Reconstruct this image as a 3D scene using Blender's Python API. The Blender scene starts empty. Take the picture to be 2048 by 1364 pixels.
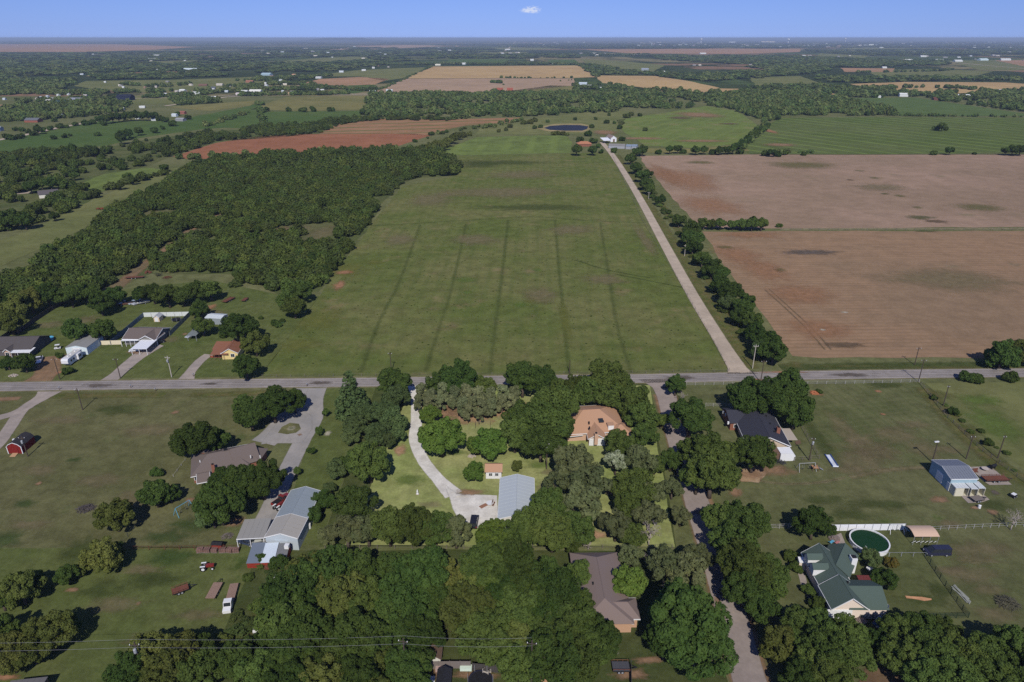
import bpy, math, random
import numpy as np
from mathutils import Vector, Matrix
R = math.radians
sc = bpy.context.scene
C = sc.collection
# ------------------------------------------------------------------ camera, sky, sun, exposure
CAM_H = 110.0            # metres above the ground
FPX = 1380.0             # focal length in pixels of the 2048 px wide photograph
PITCH = math.atan((682 - 75.5) / FPX)
cd = bpy.data.cameras.new('camera'); cam = bpy.data.objects.new('camera', cd); C.objects.link(cam)
cd.sensor_width = 36.0; cd.lens = 36.0 * FPX / 2048; cd.clip_start = 0.5; cd.clip_end = 200000
cam.location = (0, 0, CAM_H); cam.rotation_euler = (math.pi / 2 - PITCH, 0, 0)
sc.camera = cam
SUN_EL, SUN_AZ = 42.0, 2.0
w = bpy.data.worlds.new('World'); sc.world = w; w.use_nodes = True
wn = w.node_tree.nodes; wl = w.node_tree.links; wn.clear()
def N(tree, t, **k):
    n = tree.nodes.new(t)
    for a, v in k.items():
        if a == 'ins':
            for i, x in v.items(): n.inputs[i].default_value = x
        else: setattr(n, a, v)
    return n
sky = N(w.node_tree, 'ShaderNodeTexSky', sky_type='NISHITA', sun_disc=False, sun_elevation=R(SUN_EL), sun_rotation=R(180 - SUN_AZ),
        altitude=0, air_density=1.0, dust_density=0.0, ozone_density=4.0)
hsv = N(w.node_tree, 'ShaderNodeHueSaturation', ins={'Saturation': 0.5, 'Value': 1.0, 'Hue': 0.5})
bg = N(w.node_tree, 'ShaderNodeBackground', ins={'Strength': 0.075})
wo = N(w.node_tree, 'ShaderNodeOutputWorld')
wl.new(sky.outputs[0], hsv.inputs['Color'])
tint = N(w.node_tree, 'ShaderNodeMix', data_type='RGBA', blend_type='MULTIPLY', ins={0: 1.0, 7: (.39, .585, 1.30, 1)})
wl.new(hsv.outputs[0], tint.inputs[6])
# a few small clouds low over the horizon, part of the sky itself
geo = N(w.node_tree, 'ShaderNodeTexCoord')
sepd = N(w.node_tree, 'ShaderNodeSeparateXYZ'); wl.new(geo.outputs['Generated'], sepd.inputs[0])
def wmath(op, a, b=None):
    n = N(w.node_tree, 'ShaderNodeMath', operation=op)
    for i, x in enumerate((a, b)):
        if x is None: continue
        if isinstance(x, (int, float)): n.inputs[i].default_value = x
        else: wl.new(x, n.inputs[i])
    return n.outputs[0]
az = wmath('ARCTAN2', sepd.outputs[0], sepd.outputs[1]); el = wmath('ARCSINE', sepd.outputs[2])
cv = N(w.node_tree, 'ShaderNodeCombineXYZ')
wl.new(wmath('MULTIPLY', az, 75), cv.inputs[0]); wl.new(wmath('MULTIPLY', el, 240), cv.inputs[1])
cn = N(w.node_tree, 'ShaderNodeTexNoise', ins={'Scale': 3.0, 'Detail': 6.0, 'Roughness': 0.62}); wl.new(cv.outputs[0], cn.inputs['Vector'])
tot = None
for (a0, e0, sa, se, k) in ((1.55, 1.93, .75, .30, 1.5), (1.0, 1.85, .7, .16, .8), (-27.6, 1.93, 1.3, .13, .55), (-26.2, 1.72, 1.2, .11, .45), (-18.9, 1.93, .9, .13, .4), (-6.6, 1.75, .8, .13, .42), (22.1, 1.38, 1.0, .12, .36), (24.0, 1.42, .7, .11, .36), (30.9, .75, .7, .10, .4), (31.0, 2.25, .8, .12, .36), (-22.0, 2.0, .5, .08, .3)):
    da = wmath('DIVIDE', wmath('SUBTRACT', az, R(a0)), R(sa)); de = wmath('DIVIDE', wmath('SUBTRACT', el, R(e0)), R(se))
    d2 = wmath('ADD', wmath('MULTIPLY', da, da), wmath('MULTIPLY', de, de))
    gk = wmath('MULTIPLY', wmath('EXPONENT', wmath('MULTIPLY', d2, -1.0)), k)
    tot = gk if tot is None else wmath('ADD', tot, gk)
ramp = N(w.node_tree, 'ShaderNodeMapRange', interpolation_type='SMOOTHSTEP', ins={1: 0.36, 2: 1.15})
wl.new(wmath('MULTIPLY', tot, wmath('MULTIPLY', wmath('SUBTRACT', cn.outputs[0], .22), 2.2)), ramp.inputs[0])
mixc = N(w.node_tree, 'ShaderNodeMix', data_type='RGBA', ins={7: (9.5, 10.2, 12.0, 1)})
wl.new(wmath('MULTIPLY', ramp.outputs[0], .8), mixc.inputs[0]); wl.new(tint.outputs[2], mixc.inputs[6])
wl.new(mixc.outputs[2], bg.inputs[0]); wl.new(bg.outputs[0], wo.inputs[0])
sd = bpy.data.lights.new('sun', 'SUN'); sd.energy = 3.45; sd.angle = R(0.53); sd.color = (1.0, 0.95, 0.87)
sun = bpy.data.objects.new('sun', sd); C.objects.link(sun); sun.location = (0, -50, 300)
sun.rotation_euler = (R(90 - SUN_EL), 0, R(SUN_AZ))
vs = sc.view_settings
sc.display_settings.display_device = 'sRGB'
vs.view_transform = 'Standard'; vs.look = 'None'; vs.gamma = 1; vs.use_curve_mapping = False; vs.exposure = 0.0
cy = sc.cycles
cy.max_bounces = 6; cy.diffuse_bounces = 2; cy.glossy_bounces = 2; cy.transmission_bounces = 3; cy.transparent_max_bounces = 12; cy.volume_bounces = 0
cy.use_denoising = False; cy.sample_clamp_indirect = 4
# ------------------------------------------------------------------ helpers
def g(px, py, z=0.0):
    """the point of the world at height z that the photograph shows at pixel px, py"""
    x = (px - 1024) / FPX; y = -(py - 682) / FPX
    dy = math.cos(PITCH) + y * math.sin(PITCH); dz = -math.sin(PITCH) + y * math.cos(PITCH)
    t = (z - CAM_H) / dz
    return Vector((x * t, dy * t, z))
def mpp(px, py):
    """metres per photo pixel across the view at that ground point"""
    p = g(px, py); f = p.y * math.cos(PITCH) + CAM_H * math.sin(PITCH)
    return f / FPX
def lin(c):
    c /= 255.0
    return c / 12.92 if c <= .04045 else ((c + .055) / 1.055) ** 2.4
def S(r, g_, b, k=(.95, .93, .98)):
    """base colour of a surface that a full sun shows at that brightness"""
    return tuple(min(.9, lin(x) / q) for x, q in zip((r, g_, b), k))
def rnd(a, b): return random.uniform(a, b)
random.seed(7)
RNG = np.random.default_rng(7)
MATS = {}
def mat(name, col, rough=.85, var=.12, scale=1.5, bump=0.0, metal=0.0, spec=.25, col2=None, obvar=0.0, stretch=(1, 1, 1)):
    """a plain painted / mineral / wooden surface: its colour, mottled by noise"""
    if name in MATS: return MATS[name]
    m = bpy.data.materials.new(name); m.use_nodes = True; t = m.node_tree; b = t.nodes['Principled BSDF']; l = t.links
    b.inputs['Roughness'].default_value = rough; b.inputs['Metallic'].default_value = metal; b.inputs['Specular IOR Level'].default_value = spec
    tc = N(t, 'ShaderNodeTexCoord'); mp = N(t, 'ShaderNodeMapping'); mp.inputs['Scale'].default_value = stretch; l.new(tc.outputs['Object'], mp.inputs[0])
    no = N(t, 'ShaderNodeTexNoise', ins={'Scale': scale, 'Detail': 5.0, 'Roughness': .65}); l.new(mp.outputs[0], no.inputs['Vector'])
    mx = N(t, 'ShaderNodeMix', data_type='RGBA')
    c2 = col2 or tuple(min(1, x * (1 + var * 1.6)) for x in col); c1 = tuple(x * (1 - var * 1.6) for x in col) if col2 is None else col
    mx.inputs[6].default_value = (*c1, 1); mx.inputs[7].default_value = (*c2, 1); l.new(no.outputs[0], mx.inputs[0])
    out = mx.outputs[2]
    if obvar:
        oi = N(t, 'ShaderNodeObjectInfo'); mr = N(t, 'ShaderNodeMapRange', ins={3: 1 - obvar, 4: 1 + obvar}); l.new(oi.outputs['Random'], mr.inputs[0])
        hv = N(t, 'ShaderNodeHueSaturation'); l.new(mr.outputs[0], hv.inputs['Value']); l.new(out, hv.inputs['Color']); out = hv.outputs[0]
    l.new(out, b.inputs['Base Color'])
    if bump:
        bp = N(t, 'ShaderNodeBump', ins={'Strength': bump, 'Distance': .05}); l.new(no.outputs[0], bp.inputs['Height']); l.new(bp.outputs[0], b.inputs['Normal'])
    MATS[name] = m; return m
def land(name, c1, c2, c3=None, scale=.03, fine=.6, soft=False, stripe=None, specks=None, patch=(.62, .72), finek=.35, amax=1.0):
    """open ground: broad drifts of two or three colours, fine grain, mowing or drill rows; a soft edge where the mesh carries the attribute 'a'"""
    m = bpy.data.materials.new(name); m.use_nodes = True; t = m.node_tree; l = t.links; t.nodes.clear()
    out = N(t, 'ShaderNodeOutputMaterial'); d = N(t, 'ShaderNodeBsdfDiffuse', ins={'Roughness': .6})
    ge = N(t, 'ShaderNodeNewGeometry'); pos = ge.outputs['Position']
    def noise(s, det=4.0, rough=.6, vec=pos):
        n = N(t, 'ShaderNodeTexNoise', ins={'Scale': s, 'Detail': det, 'Roughness': rough}); l.new(vec, n.inputs['Vector']); return n.outputs[0]
    def mr(x, a, b, c=0., d_=1., st='SMOOTHSTEP'):
        n = N(t, 'ShaderNodeMapRange', interpolation_type=st, ins={1: a, 2: b, 3: c, 4: d_}); l.new(x, n.inputs[0]); return n.outputs[0]
    def mix(f, a, b, bt='MIX'):
        n = N(t, 'ShaderNodeMix', data_type='RGBA', blend_type=bt)
        for i, x in ((0, f), (6, a), (7, b)):
            if isinstance(x, tuple): n.inputs[i].default_value = (*x, 1)
            elif isinstance(x, float): n.inputs[i].default_value = x
            else: l.new(x, n.inputs[i])
        return n.outputs[2]
    col = mix(mr(noise(scale, 6, .62), .36, .64), c1, c2)
    if c3: col = mix(mr(noise(scale * 2.3, 6, .66), *patch), col, c3)
    f1 = noise(fine, 3, .7); f2 = noise(fine * .17, 4, .7)
    col = mix(1.0, col, mix(f1, tuple([1 - finek] * 3), tuple([1 + finek] * 3)), 'MULTIPLY')
    col = mix(1.0, col, mix(mr(f2, .3, .7), tuple([1 - finek * .55] * 3), tuple([1 + finek * .55] * 3)), 'MULTIPLY')
    for st in ([stripe] if isinstance(stripe, tuple) else stripe or []):
        ang, per, amt, sc_, th = st          # angle (deg from +X), period m, strength, colour, line width 0..1
        mp = N(t, 'ShaderNodeMapping'); mp.inputs['Rotation'].default_value = (0, 0, R(-ang)); l.new(pos, mp.inputs[0])
        dn = N(t, 'ShaderNodeTexNoise', ins={'Scale': .02, 'Detail': 2.}); l.new(pos, dn.inputs['Vector'])
        sp = N(t, 'ShaderNodeSeparateXYZ'); l.new(mp.outputs[0], sp.inputs[0])
        ad = N(t, 'ShaderNodeMath', operation='MULTIPLY_ADD', ins={1: per * .25}); l.new(dn.outputs[0], ad.inputs[0]); l.new(sp.outputs[1], ad.inputs[2])
        wv = N(t, 'ShaderNodeMath', operation='PINGPONG', ins={1: per / 2}); l.new(ad.outputs[0], wv.inputs[0])
        dv = N(t, 'ShaderNodeMath', operation='DIVIDE', ins={1: per / 2}); l.new(wv.outputs[0], dv.inputs[0])
        line = mr(dv.outputs[0], th, th * .3)
        n3 = mr(noise(.012, 3), .3, .6)
        m3 = N(t, 'ShaderNodeMath', operation='MULTIPLY'); l.new(line, m3.inputs[0]); l.new(n3, m3.inputs[1])
        m4 = N(t, 'ShaderNodeMath', operation='MULTIPLY', ins={1: amt}); l.new(m3.outputs[0], m4.inputs[0])
        col = mix(m4.outputs[0], col, sc_)
    if specks:
        col = mix(mr(noise(specks[0], 2, .5), specks[1], specks[1] + .05, 0., specks[3] if len(specks) > 3 else .8), col, specks[2])
    l.new(col, d.inputs[0])
    if soft:
        at = N(t, 'ShaderNodeAttribute', attribute_name='a')
        nn = noise(.35, 5, .7)
        s_ = N(t, 'ShaderNodeMath', operation='MULTIPLY_ADD', ins={1: soft if not isinstance(soft, bool) else .9}); l.new(nn, s_.inputs[0])
        sb = N(t, 'ShaderNodeMath', operation='SUBTRACT', ins={1: (soft if not isinstance(soft, bool) else .9) * .5}); l.new(at.outputs['Fac'], sb.inputs[0]); l.new(sb.outputs[0], s_.inputs[2])
        a = mr(s_.outputs[0], *((.2, 1.1, 0., amax) if amax < 1 else (.22, .62)))
        tr = N(t, 'ShaderNodeBsdfTransparent'); ms = N(t, 'ShaderNodeMixShader')
        l.new(a, ms.inputs[0]); l.new(tr.outputs[0], ms.inputs[1]); l.new(d.outputs[0], ms.inputs[2]); l.new(ms.outputs[0], out.inputs[0])
    else: l.new(d.outputs[0], out.inputs[0])
    return m
class MB:
    """collects boxes, bars and sheets and links them as ONE mesh object"""
    def __init__(s): s.v = []; s.f = []
    def add(s, vs_, fs):
        o = len(s.v); s.v += [tuple(x) for x in vs_]; s.f += [tuple(i + o for i in f) for f in fs]; return s
    def box(s, x, y, z, sx, sy, sz, rz=0., M=None):
        """centre x, y, bottom z"""
        vs_ = [Vector((a * sx / 2, b * sy / 2, c * sz)) for c in (0, 1) for b in (-1, 1) for a in (-1, 1)]
        m = Matrix.Translation((x, y, z)) @ Matrix.Rotation(rz, 4, 'Z')
        if M: m = M @ m
        return s.add([m @ v for v in vs_], [(0, 2, 3, 1), (4, 5, 7, 6), (0, 1, 5, 4), (2, 6, 7, 3), (0, 4, 6, 2), (1, 3, 7, 5)])
    def slab(s, a, b, c, d, th):
        """a sheet a-b-c-d (anticlockwise from above) with thickness th below it"""
        q = [Vector(x) for x in (a, b, c, d)]; n = (q[1] - q[0]).cross(q[3] - q[0]).normalized() * th
        return s.add(q + [x - n for x in q], [(0, 1, 2, 3), (7, 6, 5, 4), (0, 4, 5, 1), (1, 5, 6, 2), (2, 6, 7, 3), (3, 7, 4, 0)])
    def poly(s, pts, th):
        """a flat convex polygon, thickness th below"""
        q = [Vector(x) for x in pts]; n = (q[1] - q[0]).cross(q[2] - q[0]).normalized() * th; k = len(q)
        return s.add(q + [x - n for x in q], [tuple(range(k)), tuple(range(2 * k - 1, k - 1, -1))] + [(i, i + k, (i + 1) % k + k, (i + 1) % k) for i in range(k)])
    def tube(s, p, q, r0, r1=None, n=6):
        p, q = Vector(p), Vector(q); r1 = r0 if r1 is None else r1
        d = (q - p).normalized(); u = d.orthogonal().normalized(); w_ = d.cross(u); vs_ = []
        for c, r in ((p, r0), (q, r1)):
            for i in range(n):
                t = 2 * math.pi * i / n; vs_.append(c + u * math.cos(t) * r + w_ * math.sin(t) * r)
        return s.add(vs_, [(i, (i + 1) % n, n + (i + 1) % n, n + i) for i in range(n)] + [tuple(range(n - 1, -1, -1)), tuple(range(n, 2 * n))])
    def lathe(s, prof, n=12, x=0., y=0., M=None):
        """prof: (radius, z) from bottom to top"""
        vs_ = []; k = len(prof)
        for r, z in prof:
            for i in range(n):
                t = 2 * math.pi * i / n; v = Vector((x + r * math.cos(t), y + r * math.sin(t), z)); vs_.append(M @ v if M else v)
        fs = [(j * n + i, j * n + (i + 1) % n, (j + 1) * n + (i + 1) % n, (j + 1) * n + i) for j in range(k - 1) for i in range(n)]
        return s.add(vs_, fs + [tuple(range(n - 1, -1, -1)), tuple(range((k - 1) * n, k * n))])
    def extr(s, prof, y0, y1, M=None):
        """prof: (x, z) outline anticlockwise seen from -y, pulled from y0 to y1"""
        k = len(prof); vs_ = [Vector((x, y, z)) for y in (y0, y1) for x, z in prof]
        if M: vs_ = [M @ v for v in vs_]
        return s.add(vs_, [tuple(range(k)), tuple(range(2 * k - 1, k - 1, -1))] + [((i + 1) % k, i, i + k, (i + 1) % k + k) for i in range(k)])
    def mesh(s, name, m=None, smooth=False):
        me = bpy.data.meshes.new(name); me.from_pydata(s.v, [], s.f); me.update()
        if m: me.materials.append(m)
        if smooth: me.polygons.foreach_set('use_smooth', [True] * len(me.polygons))
        return me
    def ob(s, name, m, parent=None, loc=(0, 0, 0), rz=0., smooth=False):
        return link(name, s.mesh(name, m, smooth), parent, loc, rz)
def link(name, me, parent=None, loc=(0, 0, 0), rz=0.):
    o = bpy.data.objects.new(name, me); C.objects.link(o); o.location = loc; o.rotation_euler = (0, 0, rz)
    if parent: o.parent = parent
    return o
def tag(o, label=None, cat=None, group=None, kind=None):
    for k, v in (('label', label), ('category', cat), ('group', group), ('kind', kind)):
        if v: o[k] = v
    return o
def thing(name, label, cat, loc=(0, 0, 0), rz=0., group=None):
    o = bpy.data.objects.new(name, None); C.objects.link(o); o.location = loc; o.rotation_euler = (0, 0, rz); o.empty_display_size = .5
    return tag(o, label, cat, group)
def dup(root, loc, rz, label=None, group=None, scale=None):
    r = root.copy(); C.objects.link(r); r.location = loc; r.rotation_euler = (0, 0, rz)
    if scale: r.scale = (scale,) * 3
    if label: r['label'] = label
    if group: r['group'] = group
    for ch in list(root.children):
        c_ = ch.copy(); C.objects.link(c_); c_.parent = r
        for gch in ch.children:
            d_ = gch.copy(); C.objects.link(d_); d_.parent = c_
    return r
ORD = 'first second third fourth fifth sixth seventh eighth ninth tenth eleventh twelfth thirteenth fourteenth fifteenth sixteenth seventeenth eighteenth nineteenth twentieth'.split()
ORD += ['twenty ' + x for x in ORD[:9]] + ['thirtieth'] + ['thirty ' + x for x in ORD[:9]] + ['fortieth'] + ['forty ' + x for x in ORD[:9]] + ['fiftieth'] + ['fifty ' + x for x in ORD[:9]] + ['sixtieth']
# ------------------------------------------------------------------ the land
def zl(lev, y): return lev * (.004 + y * 3e-5)
def sheet(name, pts, m, lev, jit=.6, step=14., inset=0., world=False):
    """a parcel of land from its outline in photo pixels; inset > 0 gives it a soft margin that wide (metres)"""
    P = [Vector((p[0], p[1], 0)) if world else g(*p) for p in pts]; Q = []
    for a, b in zip(P, P[1:] + P[:1]):
        st = max(step, min(a.y, b.y) * .03); n = max(1, int((b - a).length / st)); n = min(n, 40)
        for i in range(n):
            q = a.lerp(b, i / n)
            if i: q = q + Vector((rnd(-jit, jit), rnd(-jit, jit), 0)) * (1 + q.y / 400)
            Q.append(q)
    if sum(a.x * b.y - b.x * a.y for a, b in zip(Q, Q[1:] + Q[:1])) < 0: Q.reverse()
    k = len(Q); me = bpy.data.meshes.new(name)
    if not inset:
        me.from_pydata([(q.x, q.y, zl(lev, q.y)) for q in Q], [], [tuple(range(k))])
    else:
        I = []
        for i in range(k):
            e1 = (Q[i] - Q[i - 1]).normalized(); e2 = (Q[(i + 1) % k] - Q[i]).normalized()
            nn = Vector((-e1.y - e2.y, e1.x + e2.x, 0)); nn = nn.normalized() if nn.length > .01 else Vector((-e1.y, e1.x, 0))
            I.append(Q[i] + nn * inset)
        me.from_pydata([(q.x, q.y, zl(lev, q.y)) for q in Q + I], [], [(i, (i + 1) % k, k + (i + 1) % k, k + i) for i in range(k)] + [tuple(range(k, 2 * k))])
        at = me.attributes.new('a', 'FLOAT', 'POINT'); at.data.foreach_set('value', [0.] * k + [1.] * k)
    me.materials.append(m)
    o = link(name, me); o['kind'] = 'structure'; return o
LEV = [0]
def blot(name, px, py, rx, ry, m, lev=None, rot=0., rough=.3):
    """a soft-edged patch of soil or grass of its own colour"""
    c = g(px, py); a = rx * mpp(px, py); b = max(.4, (g(px, py - ry) - g(px, py + ry)).length / 2)
    LEV[0] += 1; lev = lev or 9 + LEV[0] % 7
    n = 18; vs_ = [c]; al = [1.]; fs = []
    for ring, s_ in ((1, .3), (2, 1.2)):
        for i in range(n):
            t = 2 * math.pi * i / n; k = s_ * (1 + rough * (RNG.random() - .5))
            v = Vector((a * math.cos(t) * k, b * math.sin(t) * k, 0)); v.rotate(Matrix.Rotation(R(rot), 3, 'Z')); vs_.append(c + v); al.append(1. if ring == 1 else 0.)
    for i in range(n):
        j = (i + 1) % n; fs += [(0, 1 + i, 1 + j), (1 + i, 1 + n + i, 1 + n + j, 1 + j)]
    me = bpy.data.meshes.new(name); me.from_pydata([(v.x, v.y, zl(lev, v.y)) for v in vs_], [], fs)
    me.attributes.new('a', 'FLOAT', 'POINT').data.foreach_set('value', al); me.materials.append(m)
    o = link(name, me); o['kind'] = 'structure'; return o
def smooth_path(P, k=5):
    out = []
    for i in range(len(P) - 1):
        p0, p1, p2, p3 = P[max(i - 1, 0)], P[i], P[i + 1], P[min(i + 2, len(P) - 1)]
        for j in range(k):
            t = j / k
            out.append(.5 * ((2 * p1) + (p2 - p0) * t + (2 * p0 - 5 * p1 + 4 * p2 - p3) * t * t + (3 * p1 - p0 - 3 * p2 + p3) * t ** 3))
    return out + [P[-1]]
def ribbon(name, pts, width, m, lev, soft=.6, k=5, off=0.):
    """a road, drive or track along pixels of its middle line"""
    P = smooth_path([g(*p[:2]) for p in pts], k); n = len(P); vs_ = []; al = []; fs = []
    W = [p[2] if len(p) > 2 else width for p in pts]
    for i, p in enumerate(P):
        d = (P[min(i + 1, n - 1)] - P[max(i - 1, 0)]).normalized(); s_ = Vector((-d.y, d.x, 0)); u = i / k; j = min(int(u), len(W) - 2); wd = W[j] + (W[j + 1] - W[j]) * (u - j)
        for o_, a in ((-wd / 2 - soft, 0.), (-wd / 2 + soft * .6, 1.), (wd / 2 - soft * .6, 1.), (wd / 2 + soft, 0.)):
            q = p + s_ * (o_ + off); vs_.append((q.x, q.y, zl(lev, q.y))); al.append(a)
        if i: fs += [(4 * i - 4 + c, 4 * i - 3 + c, 4 * i + 1 + c, 4 * i + c)[::-1] for c in range(3)]
    me = bpy.data.meshes.new(name); me.from_pydata(vs_, [], fs)
    me.attributes.new('a', 'FLOAT', 'POINT').data.foreach_set('value', al); me.materials.append(m)
    o = link(name, me); o['kind'] = 'structure'; return o
# ground under everything, to the horizon
G_OLIVE = land('rough_pasture', S(84, 88, 56), S(98, 98, 68), S(66, 80, 42), scale=.012, fine=1.2)
me = bpy.data.meshes.new('ground')
me.from_pydata([(-70000, -400, 0), (70000, -400, 0), (70000, 70000, 0), (-70000, 70000, 0)], [], [(0, 1, 2, 3)]); me.materials.append(G_OLIVE)
link('ground', me)['kind'] = 'structure'
# the far plain: brush and farmland in big plots
def plain_mat():
    m = bpy.data.materials.new('brush_and_farmland'); m.use_nodes = True; t = m.node_tree; l = t.links; t.nodes.clear()
    out = N(t, 'ShaderNodeOutputMaterial'); d = N(t, 'ShaderNodeBsdfDiffuse'); ge = N(t, 'ShaderNodeNewGeometry')
    mp = N(t, 'ShaderNodeMapping'); mp.inputs['Scale'].default_value = (1 / 900, 1 / 700, 1); l.new(ge.outputs['Position'], mp.inputs[0])
    vo = N(t, 'ShaderNodeTexVoronoi', ins={'Scale': 1.0, 'Randomness': .8}); vo.distance = 'CHEBYCHEV'; l.new(mp.outputs[0], vo.inputs['Vector'])
    cr = N(t, 'ShaderNodeValToRGB'); sp = N(t, 'ShaderNodeSeparateColor'); l.new(vo.outputs['Color'], sp.inputs[0]); l.new(sp.outputs[0], cr.inputs[0])
    e = cr.color_ramp.elements; cr.color_ramp.interpolation = 'CONSTANT'
    cols = [(0, S(56, 66, 42)), (.25, S(66, 76, 48)), (.44, S(96, 98, 66)), (.62, S(78, 92, 54)), (.74, S(130, 120, 86)), (.9, S(134, 106, 84))]
    e[0].color = (*cols[0][1], 1); e[1].position = cols[1][0]; e[1].color = (*cols[1][1], 1)
    for p, c in cols[2:]:
        x = e.new(p); x.color = (*c, 1)
    no = N(t, 'ShaderNodeTexNoise', ins={'Scale': .004, 'Detail': 8., 'Roughness': .65}); l.new(ge.outputs['Position'], no.inputs['Vector'])
    mr = N(t, 'ShaderNodeMapRange', ins={1: .5, 2: .58}); l.new(no.outputs[0], mr.inputs[0])
    mx = N(t, 'ShaderNodeMix', data_type='RGBA'); mx.inputs[7].default_value = (*S(50, 62, 40), 1); l.new(mr.outputs[0], mx.inputs[0]); l.new(cr.outputs[0], mx.inputs[6])
    l.new(mx.outputs[2], d.inputs[0]); l.new(d.outputs[0], out.inputs[0]); return m
me = bpy.data.meshes.new('far_plain'); z0 = zl(1, 1500)
me.from_pydata([(-3500, 1500, z0), (3500, 1500, z0), (60000, 66000, z0), (-60000, 66000, z0)], [], [(0, 1, 2, 3)]); me.materials.append(plain_mat())
link('far_plain', me)['kind'] = 'structure'
# ---- soils and grasses
M_HAY = land('hay_meadow', S(82, 90, 48), S(96, 96, 60), S(108, 98, 70), scale=.02, fine=.9, patch=(.56, .72), stripe=[(88, 6., .25, S(70, 84, 42), .5), (3, 23., .2, S(100, 100, 66), .35)], specks=(.5, .70, S(54, 66, 34)))
M_HAY2 = land('hay_strips', S(94, 106, 58), S(88, 98, 56), S(112, 108, 74), scale=.015, fine=.3, stripe=(85, 26., .5, S(106, 118, 64), .45))
M_BROWN = land('tilled_brown_soil', S(124, 103, 84), S(135, 109, 88), S(114, 100, 80), scale=.012, fine=.7, stripe=[(1.5, 3.4, .4, S(104, 88, 70), .5), (1.5, 17., .3, S(138, 112, 90), .5)], finek=.22)
M_BROWN2 = land('tilled_pale_soil', S(140, 117, 102), S(128, 108, 92), S(114, 103, 82), scale=.009, fine=.5, stripe=[(2, 5., .3, S(122, 102, 84), .5)], patch=(.6, .74), finek=.2)
M_RED = land('tilled_red_soil', S(128, 86, 66), S(134, 92, 70), S(126, 94, 74), scale=.01, fine=.3, stripe=(6, 9., .35, S(118, 74, 54), .5), finek=.2)
M_STRIP = land('striped_stubble', S(128, 98, 74), S(136, 104, 80), S(98, 92, 62), scale=.006, fine=.2, stripe=(14, 38., .8, S(86, 92, 54), .4), finek=.2)
M_TAN = land('ripe_wheat', S(164, 138, 100), S(154, 128, 94), S(142, 120, 88), scale=.004, fine=.1, stripe=(2, 30., .25, S(150, 122, 86), .5), finek=.15)
M_TAN2 = land('cut_stubble', S(150, 126, 106), S(142, 120, 102), S(140, 120, 96), scale=.005, fine=.1, stripe=(30, 22., .3, S(138, 116, 96), .5), finek=.15)
M_TAN3 = land('pale_red_stubble', S(150, 116, 92), S(138, 110, 86), None, scale=.004, fine=.1, finek=.15)
M_CROP = land('green_crop', S(68, 86, 46), S(76, 90, 50), S(88, 92, 58), scale=.01, fine=.25, stripe=(20, 14., .4, S(56, 74, 40), .5), finek=.2)
M_CROP2 = land('striped_green_crop', S(76, 88, 48), S(84, 92, 56), S(112, 98, 70), scale=.008, fine=.25, patch=(.64, .76), stripe=(-58, 27., .75, S(104, 118, 62), .3), finek=.22)
M_CROP3 = land('dark_green_crop', S(74, 90, 52), S(80, 94, 56), None, scale=.008, fine=.2, stripe=(-40, 30., .5, S(96, 110, 66), .3), finek=.2)
M_MEAD = land('green_meadow', S(96, 108, 58), S(90, 100, 56), S(110, 106, 70), patch=(.52, .68), scale=.012, fine=.25, stripe=(60, 20., .35, S(108, 118, 66), .4), finek=.2)
M_OLV = land('dry_pasture', S(112, 106, 68), S(100, 98, 62), S(124, 104, 70), scale=.008, fine=.2, finek=.2)
M_OLV2 = land('olive_pasture', S(92, 96, 60), S(104, 104, 68), S(78, 90, 50), scale=.01, fine=.4, finek=.25)
M_BRUSHFLOOR = land('brush_floor', S(72, 80, 48), S(86, 88, 58), S(116, 104, 78), scale=.03, fine=.4, patch=(.62, .7))
M_LAWN = land('lawn', S(78, 86, 48), S(88, 92, 56), S(66, 78, 40), scale=.03, fine=1.6, stripe=(80, 1.7, .22, S(66, 78, 40), .5))
M_LAWN2 = land('dry_lawn', S(84, 84, 56), S(94, 92, 64), S(72, 82, 48), scale=.035, fine=1.3, patch=(.55, .75), specks=(1.1, .68, S(112, 106, 78), .5))
M_LAWN3 = land('mown_lawn', S(80, 84, 54), S(92, 92, 64), S(72, 82, 46), scale=.03, fine=1.2, stripe=[(100, 3.2, .3, S(68, 78, 44), .45), (10, 2.6, .2, S(98, 96, 68), .5)])
M_LAWN4 = land('brightened_lawn', S(120, 128, 76), S(134, 134, 90), S(106, 120, 64), scale=.04, fine=1.5)  # plot grass colour raised, its extra brightness painted into the base tones
M_DARKGR = land('dark_turf', S(62, 70, 40), S(72, 76, 46), S(84, 80, 56), scale=.05, fine=1.4)  # darker turf colour for the plot and grove floors
soils = dict(dirt=(S(142, 112, 90), S(130, 104, 84)), red=(S(146, 104, 80), S(152, 114, 90)), tan=(S(136, 126, 98), S(124, 116, 88)), lush=(S(58, 76, 40), S(64, 82, 44)), dark=(S(66, 76, 42), S(72, 80, 46)),
             dry=(S(112, 104, 78), S(120, 108, 84)), yel=(S(106, 106, 58), S(98, 102, 52)), bright=(S(92, 110, 54), S(86, 104, 50)), ash=(S(98, 88, 84), S(82, 76, 70)), pale=(S(172, 164, 150), S(158, 148, 134)), mud=(S(92, 78, 64), S(100, 84, 70)), plotdirt=(S(164, 130, 106), S(154, 122, 98)), weed=(S(86, 92, 50), S(102, 94, 62)), rusty=(S(150, 112, 86), S(142, 106, 82)))
SOIL = {k: land('soil_' + k, a, b, None, scale=.3, fine=1.6, soft=1.3, amax=.93 if k == 'plotdirt' else .8 if k in ('red', 'dirt', 'pale', 'plotdirt', 'ash', 'mud') else .55) for k, (a, b) in soils.items()}
SOIL_TR = {k: land('track_' + k, *soils[k], None, scale=.3, fine=1.2, soft=.9, amax=.75) for k in ('dark', 'dirt', 'dry', 'tan', 'pale', 'red', 'lush', 'weed')}
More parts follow.
